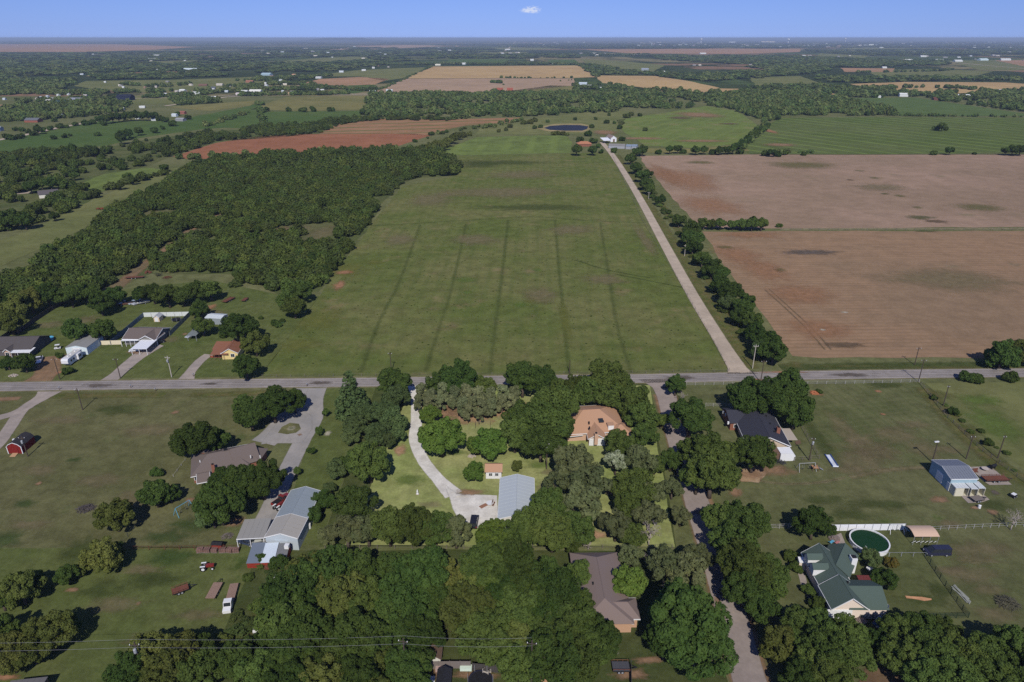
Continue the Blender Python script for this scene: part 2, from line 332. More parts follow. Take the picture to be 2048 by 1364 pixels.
M_ROAD = land('chip_seal_road', S(128, 121, 120), S(140, 132, 130), S(116, 109, 108), scale=.08, fine=1.5, soft=.35, finek=.14)
M_ROAD2 = land('worn_side_road', S(142, 130, 126), S(132, 120, 116), S(148, 132, 122), scale=.1, fine=1.5, soft=.4, finek=.16)
M_WHEEL = land('wheel_worn', S(108, 102, 102), S(114, 108, 106), None, scale=.1, fine=1.5, soft=1.1, amax=.28)
M_GRAVEL = land('white_gravel', S(194, 189, 186), S(182, 176, 172), S(202, 197, 193), scale=.2, fine=2.0, soft=.5, finek=.22)
M_LANE = land('gravel_lane', S(164, 149, 136), S(154, 140, 128), S(174, 162, 150), scale=.06, fine=1.2, soft=.4, finek=.18)
M_DRIVE = land('concrete_drive', S(150, 138, 132), S(136, 126, 122), S(158, 144, 134), scale=.12, fine=1.4, soft=.4, finek=.16)
M_ASPH = land('asphalt_drive', S(132, 128, 128), S(142, 136, 134), S(120, 116, 116), scale=.1, fine=1.4, soft=.4, finek=.14)
# ---- fields beyond the road
sheet('hay_field', [(520, 752), (640, 592), (738, 455), (806, 372), (908, 352), (918, 312), (1222, 305), (1290, 440), (1462, 740), (1000, 748)], M_HAY, 2, jit=.4)
sheet('far_hay_field', [(868, 306), (955, 274), (1132, 270), (1145, 286), (1140, 306), (1004, 309), (912, 311)], M_HAY2, 2)
sheet('brown_field', [(1405, 463), (1620, 462), (1850, 462), (2200, 462), (2260, 716), (1640, 716), (1585, 712), (1535, 640), (1470, 560)], M_BROWN, 2)
sheet('pale_brown_field', [(1278, 312), (1500, 309), (1800, 309), (2160, 309), (2200, 455), (1850, 455), (1562, 457), (1402, 455), (1345, 398)], M_BROWN2, 2)
sheet('striped_green_field', [(1484, 302), (1556, 236), (1750, 234), (2140, 236), (2160, 303), (1700, 309), (1500, 307)], M_CROP2, 2)
sheet('dark_green_field', [(1655, 197), (1830, 195), (1965, 215), (2080, 232), (1800, 232), (1752, 216)], M_CROP3, 2)
sheet('green_meadow', [(1232, 240), (1330, 226), (1412, 212), (1472, 222), (1514, 250), (1482, 286), (1400, 297), (1290, 291), (1246, 262)], M_MEAD, 2)
sheet('red_field', [(345, 313), (432, 286), (520, 272), (620, 268), (760, 267), (832, 268), (862, 271), (800, 291), (752, 301), (690, 303), (500, 313), (380, 319)], M_RED, 2)
sheet('striped_red_field', [(638, 267), (682, 245), (762, 237), (900, 239), (1042, 235), (1022, 246), (932, 251), (880, 263), (850, 270), (760, 266)], M_STRIP, 2)
sheet('crop_field', [(-60, 284), (60, 270), (190, 243), (350, 240), (480, 216), (524, 205), (522, 250), (400, 259), (280, 276), (215, 291), (120, 301), (-60, 322)], M_CROP, 2)
sheet('middle_green_field', [(420, 254), (470, 238), (500, 224), (726, 222), (716, 236), (600, 247), (500, 257)], M_CROP, 3)
sheet('dry_pasture', [(500, 219), (570, 195), (746, 191), (732, 219), (620, 222)], M_OLV, 2)
sheet('wheat_field', [(812, 157), (866, 133), (1000, 132), (1160, 131), (1198, 154), (1145, 156), (1000, 156)], M_TAN, 3)
sheet('stubble_field', [(742, 187), (812, 157.6), (1000, 156.6), (1148, 157), (1152, 171), (990, 187), (860, 188)], M_TAN2, 3)
sheet('farm_yard', [(978, 187), (1100, 171), (1152, 172), (1160, 187), (1060, 188)], M_OLV, 3)
sheet('green_corner_field', [(678, 184), (700, 171), (742, 169), (735, 182), (705, 188)], M_CROP, 3)
sheet('olive_field', [(612, 153), (720, 140), (862, 134), (810, 156), (770, 162), (720, 153)], M_OLV2, 3)
sheet('stubble_strip', [(596, 168), (640, 158), (720, 154), (780, 158), (748, 170), (680, 171)], M_TAN3, 3)
sheet('curved_wheat_field', [(1190, 151), (1310, 152), (1382, 163), (1440, 176), (1400, 182), (1300, 186), (1285, 175), (1205, 166)], M_TAN, 3)
sheet('wheat_strip', [(1282, 187), (1300, 176), (1440, 177), (1600, 180), (1692, 190), (1560, 186), (1430, 185)], M_TAN, 4)
sheet('east_wheat_field', [(1700, 168), (1810, 164), (2010, 165), (2120, 172), (2080, 176), (1900, 188), (1745, 180)], M_TAN, 3)
sheet('long_stubble_field', [(1165, 99), (1440, 97), (1600, 98), (1600, 104), (1480, 108), (1260, 107)], M_TAN3, 3)
sheet('north_pasture', [(700, 92.5), (820, 90), (900, 92), (790, 97)], M_TAN2, 3)
sheet('far_red_field', [(-60, 88), (230, 88.5), (395, 94), (300, 100), (170, 104), (-60, 104)], M_TAN3, 3)
sheet('far_red_strip', [(172, 152), (220, 144), (330, 142), (410, 141), (300, 148), (210, 155)], M_TAN3, 3)
sheet('west_pasture', [(148, 172), (172, 162), (330, 160), (480, 155), (540, 152), (520, 175), (400, 180), (300, 185), (200, 180)], M_OLV2, 3)
sheet('west_stubble', [(-60, 208), (70, 211), (34, 222), (-60, 226)], M_TAN3, 3)
sheet('village_green', [(100, 200), (220, 194), (400, 190), (430, 196), (380, 206), (250, 210), (140, 212)], M_OLV2, 3)
sheet('village_pasture', [(330, 214), (460, 205), (520, 200), (500, 212), (420, 222)], M_OLV, 3)
sheet('river_pasture', [(1040, 240), (1200, 222), (1260, 222), (1240, 262), (1160, 268), (950, 270), (960, 256)], M_OLV2, 2)
sheet('farm_stubble', [(1285, 296), (1400, 298), (1478, 288), (1500, 302), (1380, 306), (1285, 305)], M_OLV, 3)
sheet('airfield', [(1895, 122), (2100, 118), (2160, 140), (1960, 140)], M_OLV2, 3)
sheet('airfield_stubble', [(1990, 121), (2140, 119), (2160, 134), (2070, 137)], M_TAN3, 4)
sheet('east_plain', [(1640, 107), (1740, 111), (1720, 118), (1630, 115)], M_OLV2, 3)
sheet('east_meadow', [(1730, 140), (1870, 138), (1990, 143), (1930, 156), (1750, 152)], M_OLV2, 3)
sheet('plum_stubble', [(1680, 136), (1790, 137), (1785, 144), (1690, 144)], M_TAN3, 4)
sheet('mid_meadow', [(1160, 118), (1240, 122), (1330, 130), (1300, 148), (1220, 150), (1185, 135)], M_OLV2, 3)
sheet('small_green_field', [(1096, 120), (1150, 119), (1162, 131), (1104, 131)], M_CROP, 3)
sheet('pale_meadow', [(1500, 155), (1600, 152), (1640, 166), (1560, 174), (1510, 172)], M_OLV2, 3)
for i, (p, m_) in enumerate([([(540, 124), (640, 116), (760, 112), (700, 122), (560, 128)], M_OLV2), ([(880, 108), (960, 103), (1060, 104), (1000, 112)], M_OLV2), ([(900, 118), (1020, 118), (1010, 126), (890, 127)], M_CROP), ([(960, 96), (1080, 94), (1160, 96), (1040, 101)], M_OLV2),
                            ([(1360, 112), (1500, 110), (1560, 114), (1420, 120)], M_OLV2), ([(1640, 92), (1760, 93), (1900, 96), (1700, 99)], M_OLV2), ([(560, 140), (640, 132), (720, 131), (620, 142)], M_OLV2), ([(240, 128), (330, 122), (420, 120), (330, 130)], M_OLV2), ([(100, 118), (200, 114), (300, 116), (180, 122)], M_OLV2), ([(1500, 130), (1600, 127), (1640, 134), (1540, 138)], M_OLV2), ([(640, 98), (700, 95), (760, 98), (680, 102)], M_TAN2), ([(500, 108), (600, 105), (640, 108), (540, 112)], M_OLV2)]):
    sheet(['far_meadow', 'distant_field', 'distant_meadow'][i % 3], p, m_, 2)
# brush country west of the hay field
THICKET = [(-40, 606), (-40, 575), (60, 545), (90, 510), (160, 478), (225, 425), (300, 385), (380, 335), (440, 318), (560, 312), (700, 304), (870, 303), (915, 330), (912, 352), (845, 354), (806, 366), (762, 408), (738, 452), (690, 520), (636, 584), (560, 592), (480, 548), (410, 548), (300, 548), (236, 576), (180, 600), (60, 600)]
sheet('thicket_floor', THICKET, M_BRUSHFLOOR, 3)
sheet('western_brush', [(-60, 330), (60, 318), (230, 292), (300, 278), (420, 262), (640, 250), (640, 268), (430, 284), (340, 314), (230, 360), (160, 420), (-60, 470)], M_BRUSHFLOOR, 2)
sheet('west_clearing', [(-60, 500), (60, 462), (160, 412), (250, 372), (330, 340), (430, 322), (480, 318), (400, 332), (300, 386), (225, 424), (110, 486), (-60, 560)], M_OLV2, 4)
sheet('upper_clearing', [(150, 372), (210, 348), (290, 335), (330, 340), (260, 366), (190, 388)], M_HAY2, 4)
sheet('west_paddock', [(-60, 400), (20, 372), (40, 380), (-20, 398)], M_OLV2, 4)
ribbon('thicket_track', [(215, 590), (275, 540), (345, 490), (395, 450), (440, 425)], 6, SOIL_TR['dirt'], 5, 2)
for x, y, a, b in [(640, 468, 38, 24), (594, 457, 50, 10), (225, 575, 26, 18), (280, 535, 18, 18), (385, 466, 30, 10), (560, 460, 20, 8), (405, 462, 10, 8), (360, 487, 18, 10), (668, 455, 8, 4), (240, 545, 20, 8), (318, 428, 46, 10)]: blot('clearing', x, y, a, b, SOIL['dry'] if (x + y) % 3 else SOIL['dirt'], lev=6)
blot('green_hollow', 320, 430, 36, 8, SOIL['bright'], lev=8)
blot('red_bank', 395, 386, 6, 2, SOIL['red'], lev=8)
M_TRACKB = land('track_in_soil', S(104, 92, 72), S(110, 96, 78), None, scale=.3, fine=1.2, soft=1.2, amax=.5); M_TRACK = land('track_faint', S(66, 78, 42), S(72, 82, 46), None, scale=.3, fine=1.2, soft=1.5, amax=.3); M_TRACKL = land('track_light', S(102, 100, 70), S(96, 98, 66), None, scale=.3, fine=1.2, soft=1.2, amax=.4)
# tracks and drifts in the hay field
for pts in ([(840, 450), (800, 560), (760, 640), (722, 745)], [(932, 448), (905, 570), (880, 650), (850, 745)], [(1016, 440), (1003, 560), (990, 660), (980, 747)], [(1110, 440), (1118, 540), (1128, 640), (1138, 748)], [(1200, 445), (1216, 540), (1232, 640), (1262, 745)]):
    ribbon('mown_track', pts, 1.5, M_TRACK, 4, 1.2)
ribbon('mown_track', [(742, 452), (830, 447), (930, 441), (1050, 434), (1105, 436), (1190, 442), (1292, 446)], 1.6, M_TRACK, 5, 1.3)
ribbon('faint_track', [(1150, 520), (1215, 540), (1300, 556)], 1.0, M_TRACK, 5, 1.4)
ribbon('faint_track', [(1230, 548), (1330, 568), (1380, 578)], 1.0, M_TRACK, 5, 1.4)
for k_, L_ in dict(yel=[(690, 540, 50, 20), (640, 640, 60, 30), (1130, 640, 14, 60), (1070, 600, 30, 10), (750, 525, 26, 8), (600, 690, 50, 20)], bright=[(930, 560, 30, 8), (935, 585, 14, 5), (1075, 540, 14, 5), (1040, 610, 20, 6)], red=[(690, 545, 22, 5), (680, 570, 16, 12)],
                   dry=[(1000, 385, 170, 14), (860, 400, 60, 16), (1050, 350, 90, 10), (1140, 460, 60, 14), (950, 480, 60, 14), (1290, 480, 16, 40), (800, 480, 40, 14), (1080, 590, 50, 20), (1210, 560, 50, 14)], dark=[(1070, 415, 160, 8), (1000, 325, 130, 6), (960, 330, 50, 8)]).items():
    for q in L_: blot('grass_drift', *q, SOIL[k_], rough=.5)
for x, y, a, b, k_ in [(1700, 360, 9, 1.6, 'mud'), (1770, 388, 11, 2, 'dark'), (1760, 375, 60, 8, 'dry'), (1870, 443, 30, 4, 'mud'), (1840, 435, 40, 5, 'dark'), (1850, 463, 30, 2.5, 'dark'), (1600, 330, 90, 8, 'weed'), (1400, 325, 40, 4, 'weed'), (1530, 540, 60, 26, 'rusty'), (1475, 510, 60, 22, 'rusty'), (1600, 590, 90, 26, 'rusty'), (1640, 660, 90, 24, 'rusty'), (1500, 470, 80, 8, 'rusty'), (1690, 625, 9, 2, 'pale'), (1645, 660, 7, 2, 'pale'), (1560, 540, 14, 5, 'weed'), (1450, 495, 20, 4, 'weed'), (1690, 690, 50, 7, 'mud'), (1900, 560, 180, 24, 'dry'), (1330, 350, 36, 26, 'rusty'), (1420, 410, 80, 24, 'rusty'), (1380, 360, 60, 30, 'rusty'), (1960, 415, 60, 8, 'weed'), (1620, 505, 70, 6, 'ash')]:
    blot('soil_drift', x, y, a, b, SOIL[k_], rough=.5)
ribbon('wheel_track', [(1530, 580), (1580, 625), (1620, 665), (1650, 700)], .7, M_TRACKB, 5, .7)
ribbon('wheel_track', [(1538, 578), (1590, 625), (1632, 665), (1662, 700)], .7, M_TRACKB, 5, .7)
for q in [(1720, 342, 14, 1.6), (1748, 356, 12, 2), (1800, 392, 14, 3), (1835, 415, 12, 3)]: blot('soil_drift', *q, SOIL['weed'], rough=.7)
ribbon('field_margin', [(1560, 459), (1700, 458), (1850, 458), (2200, 458)], 4, SOIL_TR['tan'], 5, 1.5)
ribbon('field_margin', [(1500, 308), (1700, 309), (2100, 308)], 4, SOIL_TR['dark'], 5, 1.5)
blot('ploughed_drift', 1400, 230, 56, 7, SOIL['dirt'], rot=14); blot('ploughed_drift', 1360, 236, 30, 3, SOIL['mud'], rot=10); blot('ploughed_drift', 1460, 248, 24, 2, SOIL['mud']); blot('bare_bank', 1538, 262, 12, 7, SOIL['red'])
for q in [(1280, 277, 60, 3), (1400, 282, 70, 3), (1210, 265, 30, 6), (1560, 290, 40, 4)]: blot('bare_bank', *q, SOIL['dirt'])
# pond
pond = sheet('pond', [(1088, 256), (1100, 252), (1130, 250), (1160, 250.5), (1177, 253), (1174, 258), (1165, 261.5), (1130, 261.5), (1100, 260)], mat('pond_water', (.03, .032, .042), rough=.5, spec=.03, var=.05), 5, jit=.3)
sheet('pond_bank', [(1070, 258), (1084, 252), (1110, 247), (1165, 247), (1186, 252), (1182, 260), (1168, 265), (1100, 264)], land('pond_bank', S(140, 124, 92), S(120, 112, 78), None, scale=.05, fine=.4, soft=True), 4, inset=5)
# lane, roads, drives
ribbon('gravel_lane', [(1483, 748, 11), (1474, 735, 6.5), (1440, 680), (1385, 590), (1330, 490), (1280, 398), (1245, 340), (1222, 306), (1210, 292), (1204, 285, 5)], 5.2, M_LANE, 8, .6)
ribbon('main_road', [(-500, 779), (-120, 778), (0, 774), (250, 770), (500, 767), (780, 764), (1024, 760), (1300, 757), (1600, 751), (1820, 748), (2048, 745.5), (2500, 742)], 6.4, M_ROAD, 8, .35)
ribbon('road_shoulder', [(-120, 778), (0, 774), (250, 770), (500, 767), (780, 764), (1024, 760), (1300, 757), (1600, 751), (1820, 748), (2048, 745.5), (2500, 742)], 7.8, SOIL_TR['tan'], 7, .8)
ribbon('side_road', [(1317, 758, 14), (1326, 775, 7), (1335, 800), (1350, 860), (1368, 920), (1384, 970), (1400, 1025), (1420, 1085), (1440, 1150), (1462, 1225), (1485, 1310), (1510, 1400), (1545, 1520)], 6.0, M_ROAD2, 8, .5)
for o_ in (-1.9, -.75, .75, 1.9):
    ribbon('wheel_path', [(-500, 779), (-120, 778), (0, 774), (250, 770), (500, 767), (780, 764), (1024, 760), (1300, 757), (1600, 751), (1820, 748), (2048, 745.5), (2500, 742)], .35, M_WHEEL, 9, .4, off=o_)
for q in [(200, 771, 40, 4), (640, 766, 30, 4), (1360, 756, 40, 5), (1700, 750, 50, 4), (1400, 1025, 16, 8), (1450, 1190, 16, 14), (1340, 775, 16, 6), (420, 768, 24, 3)]: blot('road_patch', *q, SOIL['ash'], lev=10)
ribbon('road_verge', [(1330, 790), (1352, 860), (1386, 970), (1422, 1085), (1464, 1225), (1487, 1310), (1512, 1400)], 7.6, SOIL_TR['dirt'], 6, .9)
ribbon('west_drive', [(100, 783, 8), (84, 795, 5), (45, 820), (20, 855), (-10, 895), (-60, 930)], 3.6, M_DRIVE, 6, .5)
ribbon('west_drive', [(58, 812, 4), (25, 828), (-30, 842)], 3.4, M_DRIVE, 7, .5)
ribbon('shared_drive', [(618, 776, 8), (604, 800, 5.5), (580, 830, 7), (548, 868, 8), (526, 886, 8)], 5, M_ASPH, 6, .5)
ribbon('farm_drive', [(635, 776, 6), (628, 800, 5.6), (624, 838, 6.4), (606, 878), (580, 930), (556, 985), (532, 1036), (505, 1085, 7)], 4.8, M_ASPH, 7, .5)
sheet('drive_loop', [(556, 842), (600, 820), (626, 832), (626, 858), (606, 886), (580, 888), (540, 888), (520, 890), (536, 866)], M_ASPH, 8, inset=.7)
sheet('loop_island', [(556, 866), (564, 854), (580, 846), (598, 848), (602, 858), (592, 866), (574, 869)], M_LAWN2, 9, jit=.05)
blot('stone_bed', 583, 857, 12, 5, SOIL['pale'], lev=11); blot('planting_bed', 583, 857, 8, 3.4, SOIL['lush'], lev=12)
ribbon('house_drive', [(68, 768, 10), (92, 748, 8), (98, 730, 8), (108, 712, 9)], 8, SOIL_TR['dirt'], 6, 1)
ribbon('carport_drive', [(214, 764, 6), (235, 748, 4.6), (265, 722, 5), (292, 703, 6), (322, 690, 3)], 4.6, M_DRIVE, 6, .6)
ribbon('yellow_house_drive', [(370, 763, 6), (380, 745, 3.4), (400, 722), (418, 709)], 3.4, M_DRIVE, 6, .6)
ribbon('plot_drive', [(828, 770, 4), (832, 800, 3.0), (833, 840), (830, 880), (846, 920), (876, 958), (908, 990, 5)], 3.2, M_GRAVEL, 8, .5)
sheet('gravel_yard', [(884, 966), (900, 975), (915, 985), (996, 990), (1000, 1040), (985, 1062), (940, 1056), (912, 1035), (902, 1018), (896, 996)], M_GRAVEL, 9, inset=1.0)
# lots south of the road
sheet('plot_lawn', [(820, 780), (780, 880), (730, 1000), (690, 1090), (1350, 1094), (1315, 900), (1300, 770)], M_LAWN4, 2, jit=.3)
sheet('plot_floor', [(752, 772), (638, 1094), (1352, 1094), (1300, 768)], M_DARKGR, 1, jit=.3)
sheet('west_lawn', [(-200, 790), (620, 776), (480, 1000), (440, 1095), (-300, 1095)], M_LAWN2, 1, jit=.3)
sheet('drive_lawn', [(640, 778), (752, 772), (640, 1090), (560, 1090)], M_LAWN, 1, jit=.3)
sheet('trailer_meadow', [(-300, 1098), (600, 1094), (520, 1250), (380, 1500), (-300, 1500)], M_LAWN, 1, jit=.3)
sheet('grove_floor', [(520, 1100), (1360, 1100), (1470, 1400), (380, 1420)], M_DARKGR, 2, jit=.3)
sheet('east_lawn', [(1372, 770), (1838, 766), (2060, 965), (2200, 1045), (1560, 1056), (1420, 1056)], M_LAWN3, 1, jit=.3)
sheet('east_pasture', [(1850, 766), (2400, 760), (2400, 1000), (2060, 950)], M_OLV2, 1, jit=.3)
sheet('south_east_lawn', [(1425, 1060), (2200, 1050), (2300, 1500), (1540, 1500)], M_LAWN3, 1, jit=.3)
sheet('west_yards', [(-300, 768), (520, 752), (640, 592), (560, 590), (420, 560), (240, 580), (60, 610), (-200, 620)], M_LAWN, 2, jit=.3)
ribbon('ditch', [(90, 792), (160, 792), (250, 790), (330, 790)], 3.5, SOIL_TR['weed'], 5, 1.5); ribbon('ditch', [(380, 790), (470, 788), (560, 784)], 3, SOIL_TR['weed'], 5, 1.5); ribbon('ditch', [(-40, 800), (40, 797)], 2.4, SOIL_TR['dirt'], 5, 1.2)
for k_, L_ in dict(lush=[(148, 920, 18, 5), (50, 1008, 26, 10), (10, 1080, 40, 22), (395, 1050, 70, 20), (330, 1075, 60, 14), (340, 1115, 60, 18)], dark=[(230, 820, 60, 12), (160, 1100, 40, 30), (300, 1160, 80, 20), (200, 1180, 50, 20), (1650, 1000, 60, 10), (1760, 1010, 90, 12), (1700, 1030, 60, 12), (1770, 770, 50, 8), (1880, 1180, 30, 20), (1850, 1200, 60, 14), (1990, 1010, 30, 16), (1640, 880, 20, 50)],
                   dry=[(1740, 900, 80, 30), (1720, 925, 70, 24), (1790, 870, 60, 24), (1690, 860, 30, 40), (1850, 900, 50, 20), (1940, 1150, 80, 24), (1960, 1100, 90, 20), (1990, 1230, 60, 20), (120, 840, 70, 10), (300, 860, 80, 16), (200, 960, 60, 16), (80, 940, 50, 14), (260, 1000, 60, 20), (60, 1050, 60, 10), (1750, 905, 60, 18), (1720, 880, 40, 14), (1830, 850, 40, 10), (1900, 900, 30, 10), (1700, 940, 50, 12), (1950, 1120, 60, 14), (1980, 1180, 40, 14), (1900, 1050, 40, 12), (230, 1210, 70, 20), (280, 1140, 50, 14), (400, 1230, 70, 14), (1900, 1140, 30, 8), (420, 630, 40, 14), (330, 680, 40, 8), (170, 640, 40, 10), (100, 650, 40, 8), (300, 1280, 60, 20)],
                   ash=[(172, 1016, 20, 9), (1990, 985, 10, 5)], dirt=[(277, 1207, 6, 5), (145, 1180, 20, 5), (78, 967, 7, 4), (1985, 1025, 14, 6), (1950, 1016, 10, 4), (350, 825, 10, 4), (380, 1000, 14, 6), (470, 1045, 30, 12), (1545, 940, 60, 14), (1470, 985, 20, 12), (1500, 950, 30, 10), (1880, 1000, 24, 8), (950, 1350, 60, 12), (880, 1345, 26, 20), (1110, 1350, 50, 14), (1260, 1350, 50, 14), (1300, 1320, 40, 10), (905, 1250, 14, 16), (1440, 1215, 10, 30), (1330, 775, 8, 3), (370, 668, 8, 3), (480, 640, 30, 6), (270, 705, 20, 4), (560, 810, 6, 5), (600, 870, 6, 3)],
                   red=[(1565, 1185, 8, 14), (850, 1112, 36, 6), (1020, 1112, 12, 6), (1540, 1225, 10, 14), (1510, 760, 24, 3), (1570, 745, 60, 2.4), (420, 615, 14, 6), (10, 1355, 40, 6), (1290, 1115, 10, 5), (40, 720, 30, 5), (120, 745, 10, 4)], weed=[(1680, 1240, 60, 16), (520, 1250, 40, 30), (500, 1290, 40, 30), (1700, 733, 120, 3), (1900, 735, 160, 3), (1590, 730, 30, 8), (1880, 790, 40, 10), (1940, 860, 30, 16), (1990, 930, 24, 16)],
                   bright=[(1990, 850, 60, 40), (1960, 800, 60, 12), (440, 1330, 40, 10)], pale=[(655, 867, 9, 6), (1445, 1330, 6, 3)]).items():
    for q in L_: blot('turf_patch' if k_ in ('lush', 'dark', 'bright', 'weed') else 'bare_patch', *q, SOIL[k_], rough=.5)
for x, y, a, b in [(1757, 783, 8, 3), (1766, 829, 7, 2.6), (1635, 787, 14, 6)]: blot('bare_patch', x, y, a, b, SOIL['red'])
sheet('sand_strip', [(1808, 1191), (1820, 1192), (1842, 1193), (1864, 1197), (1865, 1202), (1850, 1204), (1828, 1200), (1812, 1198)], land('orange_sand', S(184, 140, 108), S(174, 130, 100), None, scale=.3, fine=2, soft=.5), 16, jit=.2, step=1.2, inset=.5)
for x, y, a, b in [(940, 828, 80, 26), (935, 815, 70, 22), (880, 826, 44, 26), (1000, 822, 50, 16), (920, 800, 80, 20), (1040, 812, 30, 10), (830, 850, 14, 30), (800, 900, 16, 14)]: blot('needle_litter', x, y, a, b, SOIL['plotdirt'], lev=7)
for x, y, a, b, k_ in [(940, 985, 40, 9, 'dirt'), (1100, 945, 26, 8, 'dry'), (985, 945, 20, 5, 'tan'), (1085, 975, 16, 14, 'tan'), (1225, 985, 20, 10, 'dirt'), (1190, 1070, 40, 12, 'plotdirt'), (820, 960, 40, 14, 'bright'), (1080, 930, 40, 10, 'bright'), (985, 930, 20, 6, 'bright'), (905, 905, 40, 8, 'bright'), (860, 1010, 30, 10, 'tan')]: blot('bare_patch' if k_ != 'bright' else 'turf_patch', x, y, a, b, SOIL[k_])
sheet('burn_heap_ground', [(1466, 945), (1500, 930), (1540, 945), (1520, 968), (1480, 965)], land('caliche', S(160, 138, 116), S(146, 120, 96), None, scale=.2, fine=1.5, soft=True), 9, inset=1.5)
ribbon('yard_track', [(1520, 962), (1570, 968), (1640, 965), (1690, 955)], .8, SOIL_TR['tan'], 9, 1.0)
ribbon('yard_track', [(1700, 955), (1780, 940), (1850, 935)], 1.5, SOIL_TR['dry'], 9, 1.2)
ribbon('garden_path', [(1592, 1130), (1603, 1150), (1612, 1180), (1630, 1205), (1642, 1222)], 1.3, M_DRIVE, 9, .2)
sheet('house_apron', [(1675, 1235), (1712, 1232), (1735, 1275), (1725, 1290), (1705, 1270)], M_DRIVE, 9, inset=.5)
sheet('bare_yard', [(1725, 1330), (1800, 1330), (1900, 1400), (1700, 1400)], land('bare_brown_yard', S(104, 84, 66), S(92, 76, 60), None, scale=.2, fine=1.2, soft=True), 9, inset=2)
ribbon('hedge_ditch', [(1258, 312), (1300, 380), (1345, 440), (1400, 530), (1450, 610), (1500, 690), (1530, 725)], 5, SOIL_TR['weed'], 4, 2.5)
ribbon('lane_verge', [(1235, 310), (1290, 395), (1345, 480), (1410, 590), (1460, 665), (1505, 738)], 5, SOIL_TR['weed'], 3, 2)
ribbon('east_verge', [(1560, 735), (1700, 733), (1850, 731), (2200, 728)], 5, SOIL_TR['dark'], 5, 2)
ribbon('fence_ditch', [(1845, 775), (1880, 815), (1940, 880), (2000, 930), (2070, 975)], 5, SOIL_TR['weed'], 6, 2)
# distant roads
for pts, wd in ([[(-20, 283), (50, 270), (120, 255), (190, 243)], 9], [[(330, 212), (420, 200), (470, 193), (620, 190), (740, 190)], 9], [[(1010, 102), (1025, 90), (1032, 82)], 16], [[(-40, 394), (20, 388), (60, 385)], 7], [[(1900, 124), (1960, 130), (2060, 138)], 12], [[(490, 191), (560, 187), (740, 188)], 8], [[(370, 196), (440, 192), (500, 190)], 8], [[(160, 198), (260, 197), (370, 195)], 8]):
    ribbon('country_road', pts, wd, M_LANE, 6, 1.)
# the flat-topped hill on the skyline
b = MB(); hp = []
for i, (px, hh) in enumerate([(640, 0), (662, 30), (690, 46), (715, 40), (742, 44), (752, 26), (775, 12), (800, 0)]):
    hp.append((px, hh))
Y0 = 26000.; vs_ = []
for dy_, k_ in ((-900, 0), (-300, .8), (0, 1), (900, 1), (1600, 0)):
    for px, hh in hp: vs_.append(((px - 1024) / FPX * math.hypot(Y0, 0) * 1.0, Y0 + dy_, 112 * hh / 46 * k_ + (1 if k_ else -5)))
n_ = len(hp)
b.add(vs_, [(r * n_ + i, r * n_ + i + 1, (r + 1) * n_ + i + 1, (r + 1) * n_ + i) for r in range(4) for i in range(n_ - 1)])
b.ob('hill', mat('hill_brush', S(52, 60, 44), scale=.002))['kind'] = 'structure'
# the air between: thin even haze
b = MB().box(0, 34000, -1.5, 150000, 76000, 1.5 + CAM_H + 6)
hz = b.ob('haze', None); hz['kind'] = 'stuff'
hm = bpy.data.materials.new('air'); hm.use_nodes = True; ht_ = hm.node_tree; ht_.nodes.clear()
pv = N(ht_, 'ShaderNodeVolumePrincipled', ins={'Density': 0.000065, 'Anisotropy': 0.0}); pv.inputs['Color'].default_value = (.66, .80, 1.0, 1)
ho = N(ht_, 'ShaderNodeOutputMaterial'); ht_.links.new(pv.outputs[0], ho.inputs['Volume']); hz.data.materials.append(hm)
# ------------------------------------------------------------------ trees
def leafmat(name, c1, c2, tr=.25):
    c1 = (c1[0] * 1.06, c1[1] * 1.0, c1[2] * .8); c2 = (c2[0] * 1.06, c2[1] * 1.0, c2[2] * .8)
    m = bpy.data.materials.new(name); m.use_nodes = True; t = m.node_tree; l = t.links; t.nodes.clear()
    out = N(t, 'ShaderNodeOutputMaterial'); d = N(t, 'ShaderNodeBsdfDiffuse'); tl = N(t, 'ShaderNodeBsdfTranslucent'); ms = N(t, 'ShaderNodeMixShader', ins={0: tr})
    tc = N(t, 'ShaderNodeTexCoord'); oi = N(t, 'ShaderNodeObjectInfo')
    n1 = N(t, 'ShaderNodeTexNoise', noise_dimensions='4D', ins={'Scale': 2.6, 'Detail': 5., 'Roughness': .7}); l.new(tc.outputs['Object'], n1.inputs['Vector'])
    w_ = N(t, 'ShaderNodeMath', operation='MULTIPLY', ins={1: 40.}); l.new(oi.outputs['Random'], w_.inputs[0]); l.new(w_.outputs[0], n1.inputs['W'])
    mr = N(t, 'ShaderNodeMapRange', ins={1: .36, 2: .66}); l.new(n1.outputs[0], mr.inputs[0])
    mx = N(t, 'ShaderNodeMix', data_type='RGBA'); mx.inputs[6].default_value = (*c1, 1); mx.inputs[7].default_value = (*c2, 1); l.new(mr.outputs[0], mx.inputs[0])
    hv = N(t, 'ShaderNodeHueSaturation'); m2 = N(t, 'ShaderNodeMapRange', ins={3: .72, 4: 1.25}); m3 = N(t, 'ShaderNodeMapRange', ins={3: .488, 4: .514})
    f_ = N(t, 'ShaderNodeMath', operation='FRACT'); w2 = N(t, 'ShaderNodeMath', operation='MULTIPLY', ins={1: 7.31}); l.new(oi.outputs['Random'], w2.inputs[0]); l.new(w2.outputs[0], f_.inputs[0])
    l.new(oi.outputs['Random'], m2.inputs[0]); l.new(f_.outputs[0], m3.inputs[0]); l.new(m2.outputs[0], hv.inputs['Value']); l.new(m3.outputs[0], hv.inputs['Hue']); l.new(mx.outputs[2], hv.inputs['Color'])
    for n_ in (d, tl): l.new(hv.outputs[0], n_.inputs[0])
    l.new(d.outputs[0], ms.inputs[1]); l.new(tl.outputs[0], ms.inputs[2]); l.new(ms.outputs[0], out.inputs[0]); return m
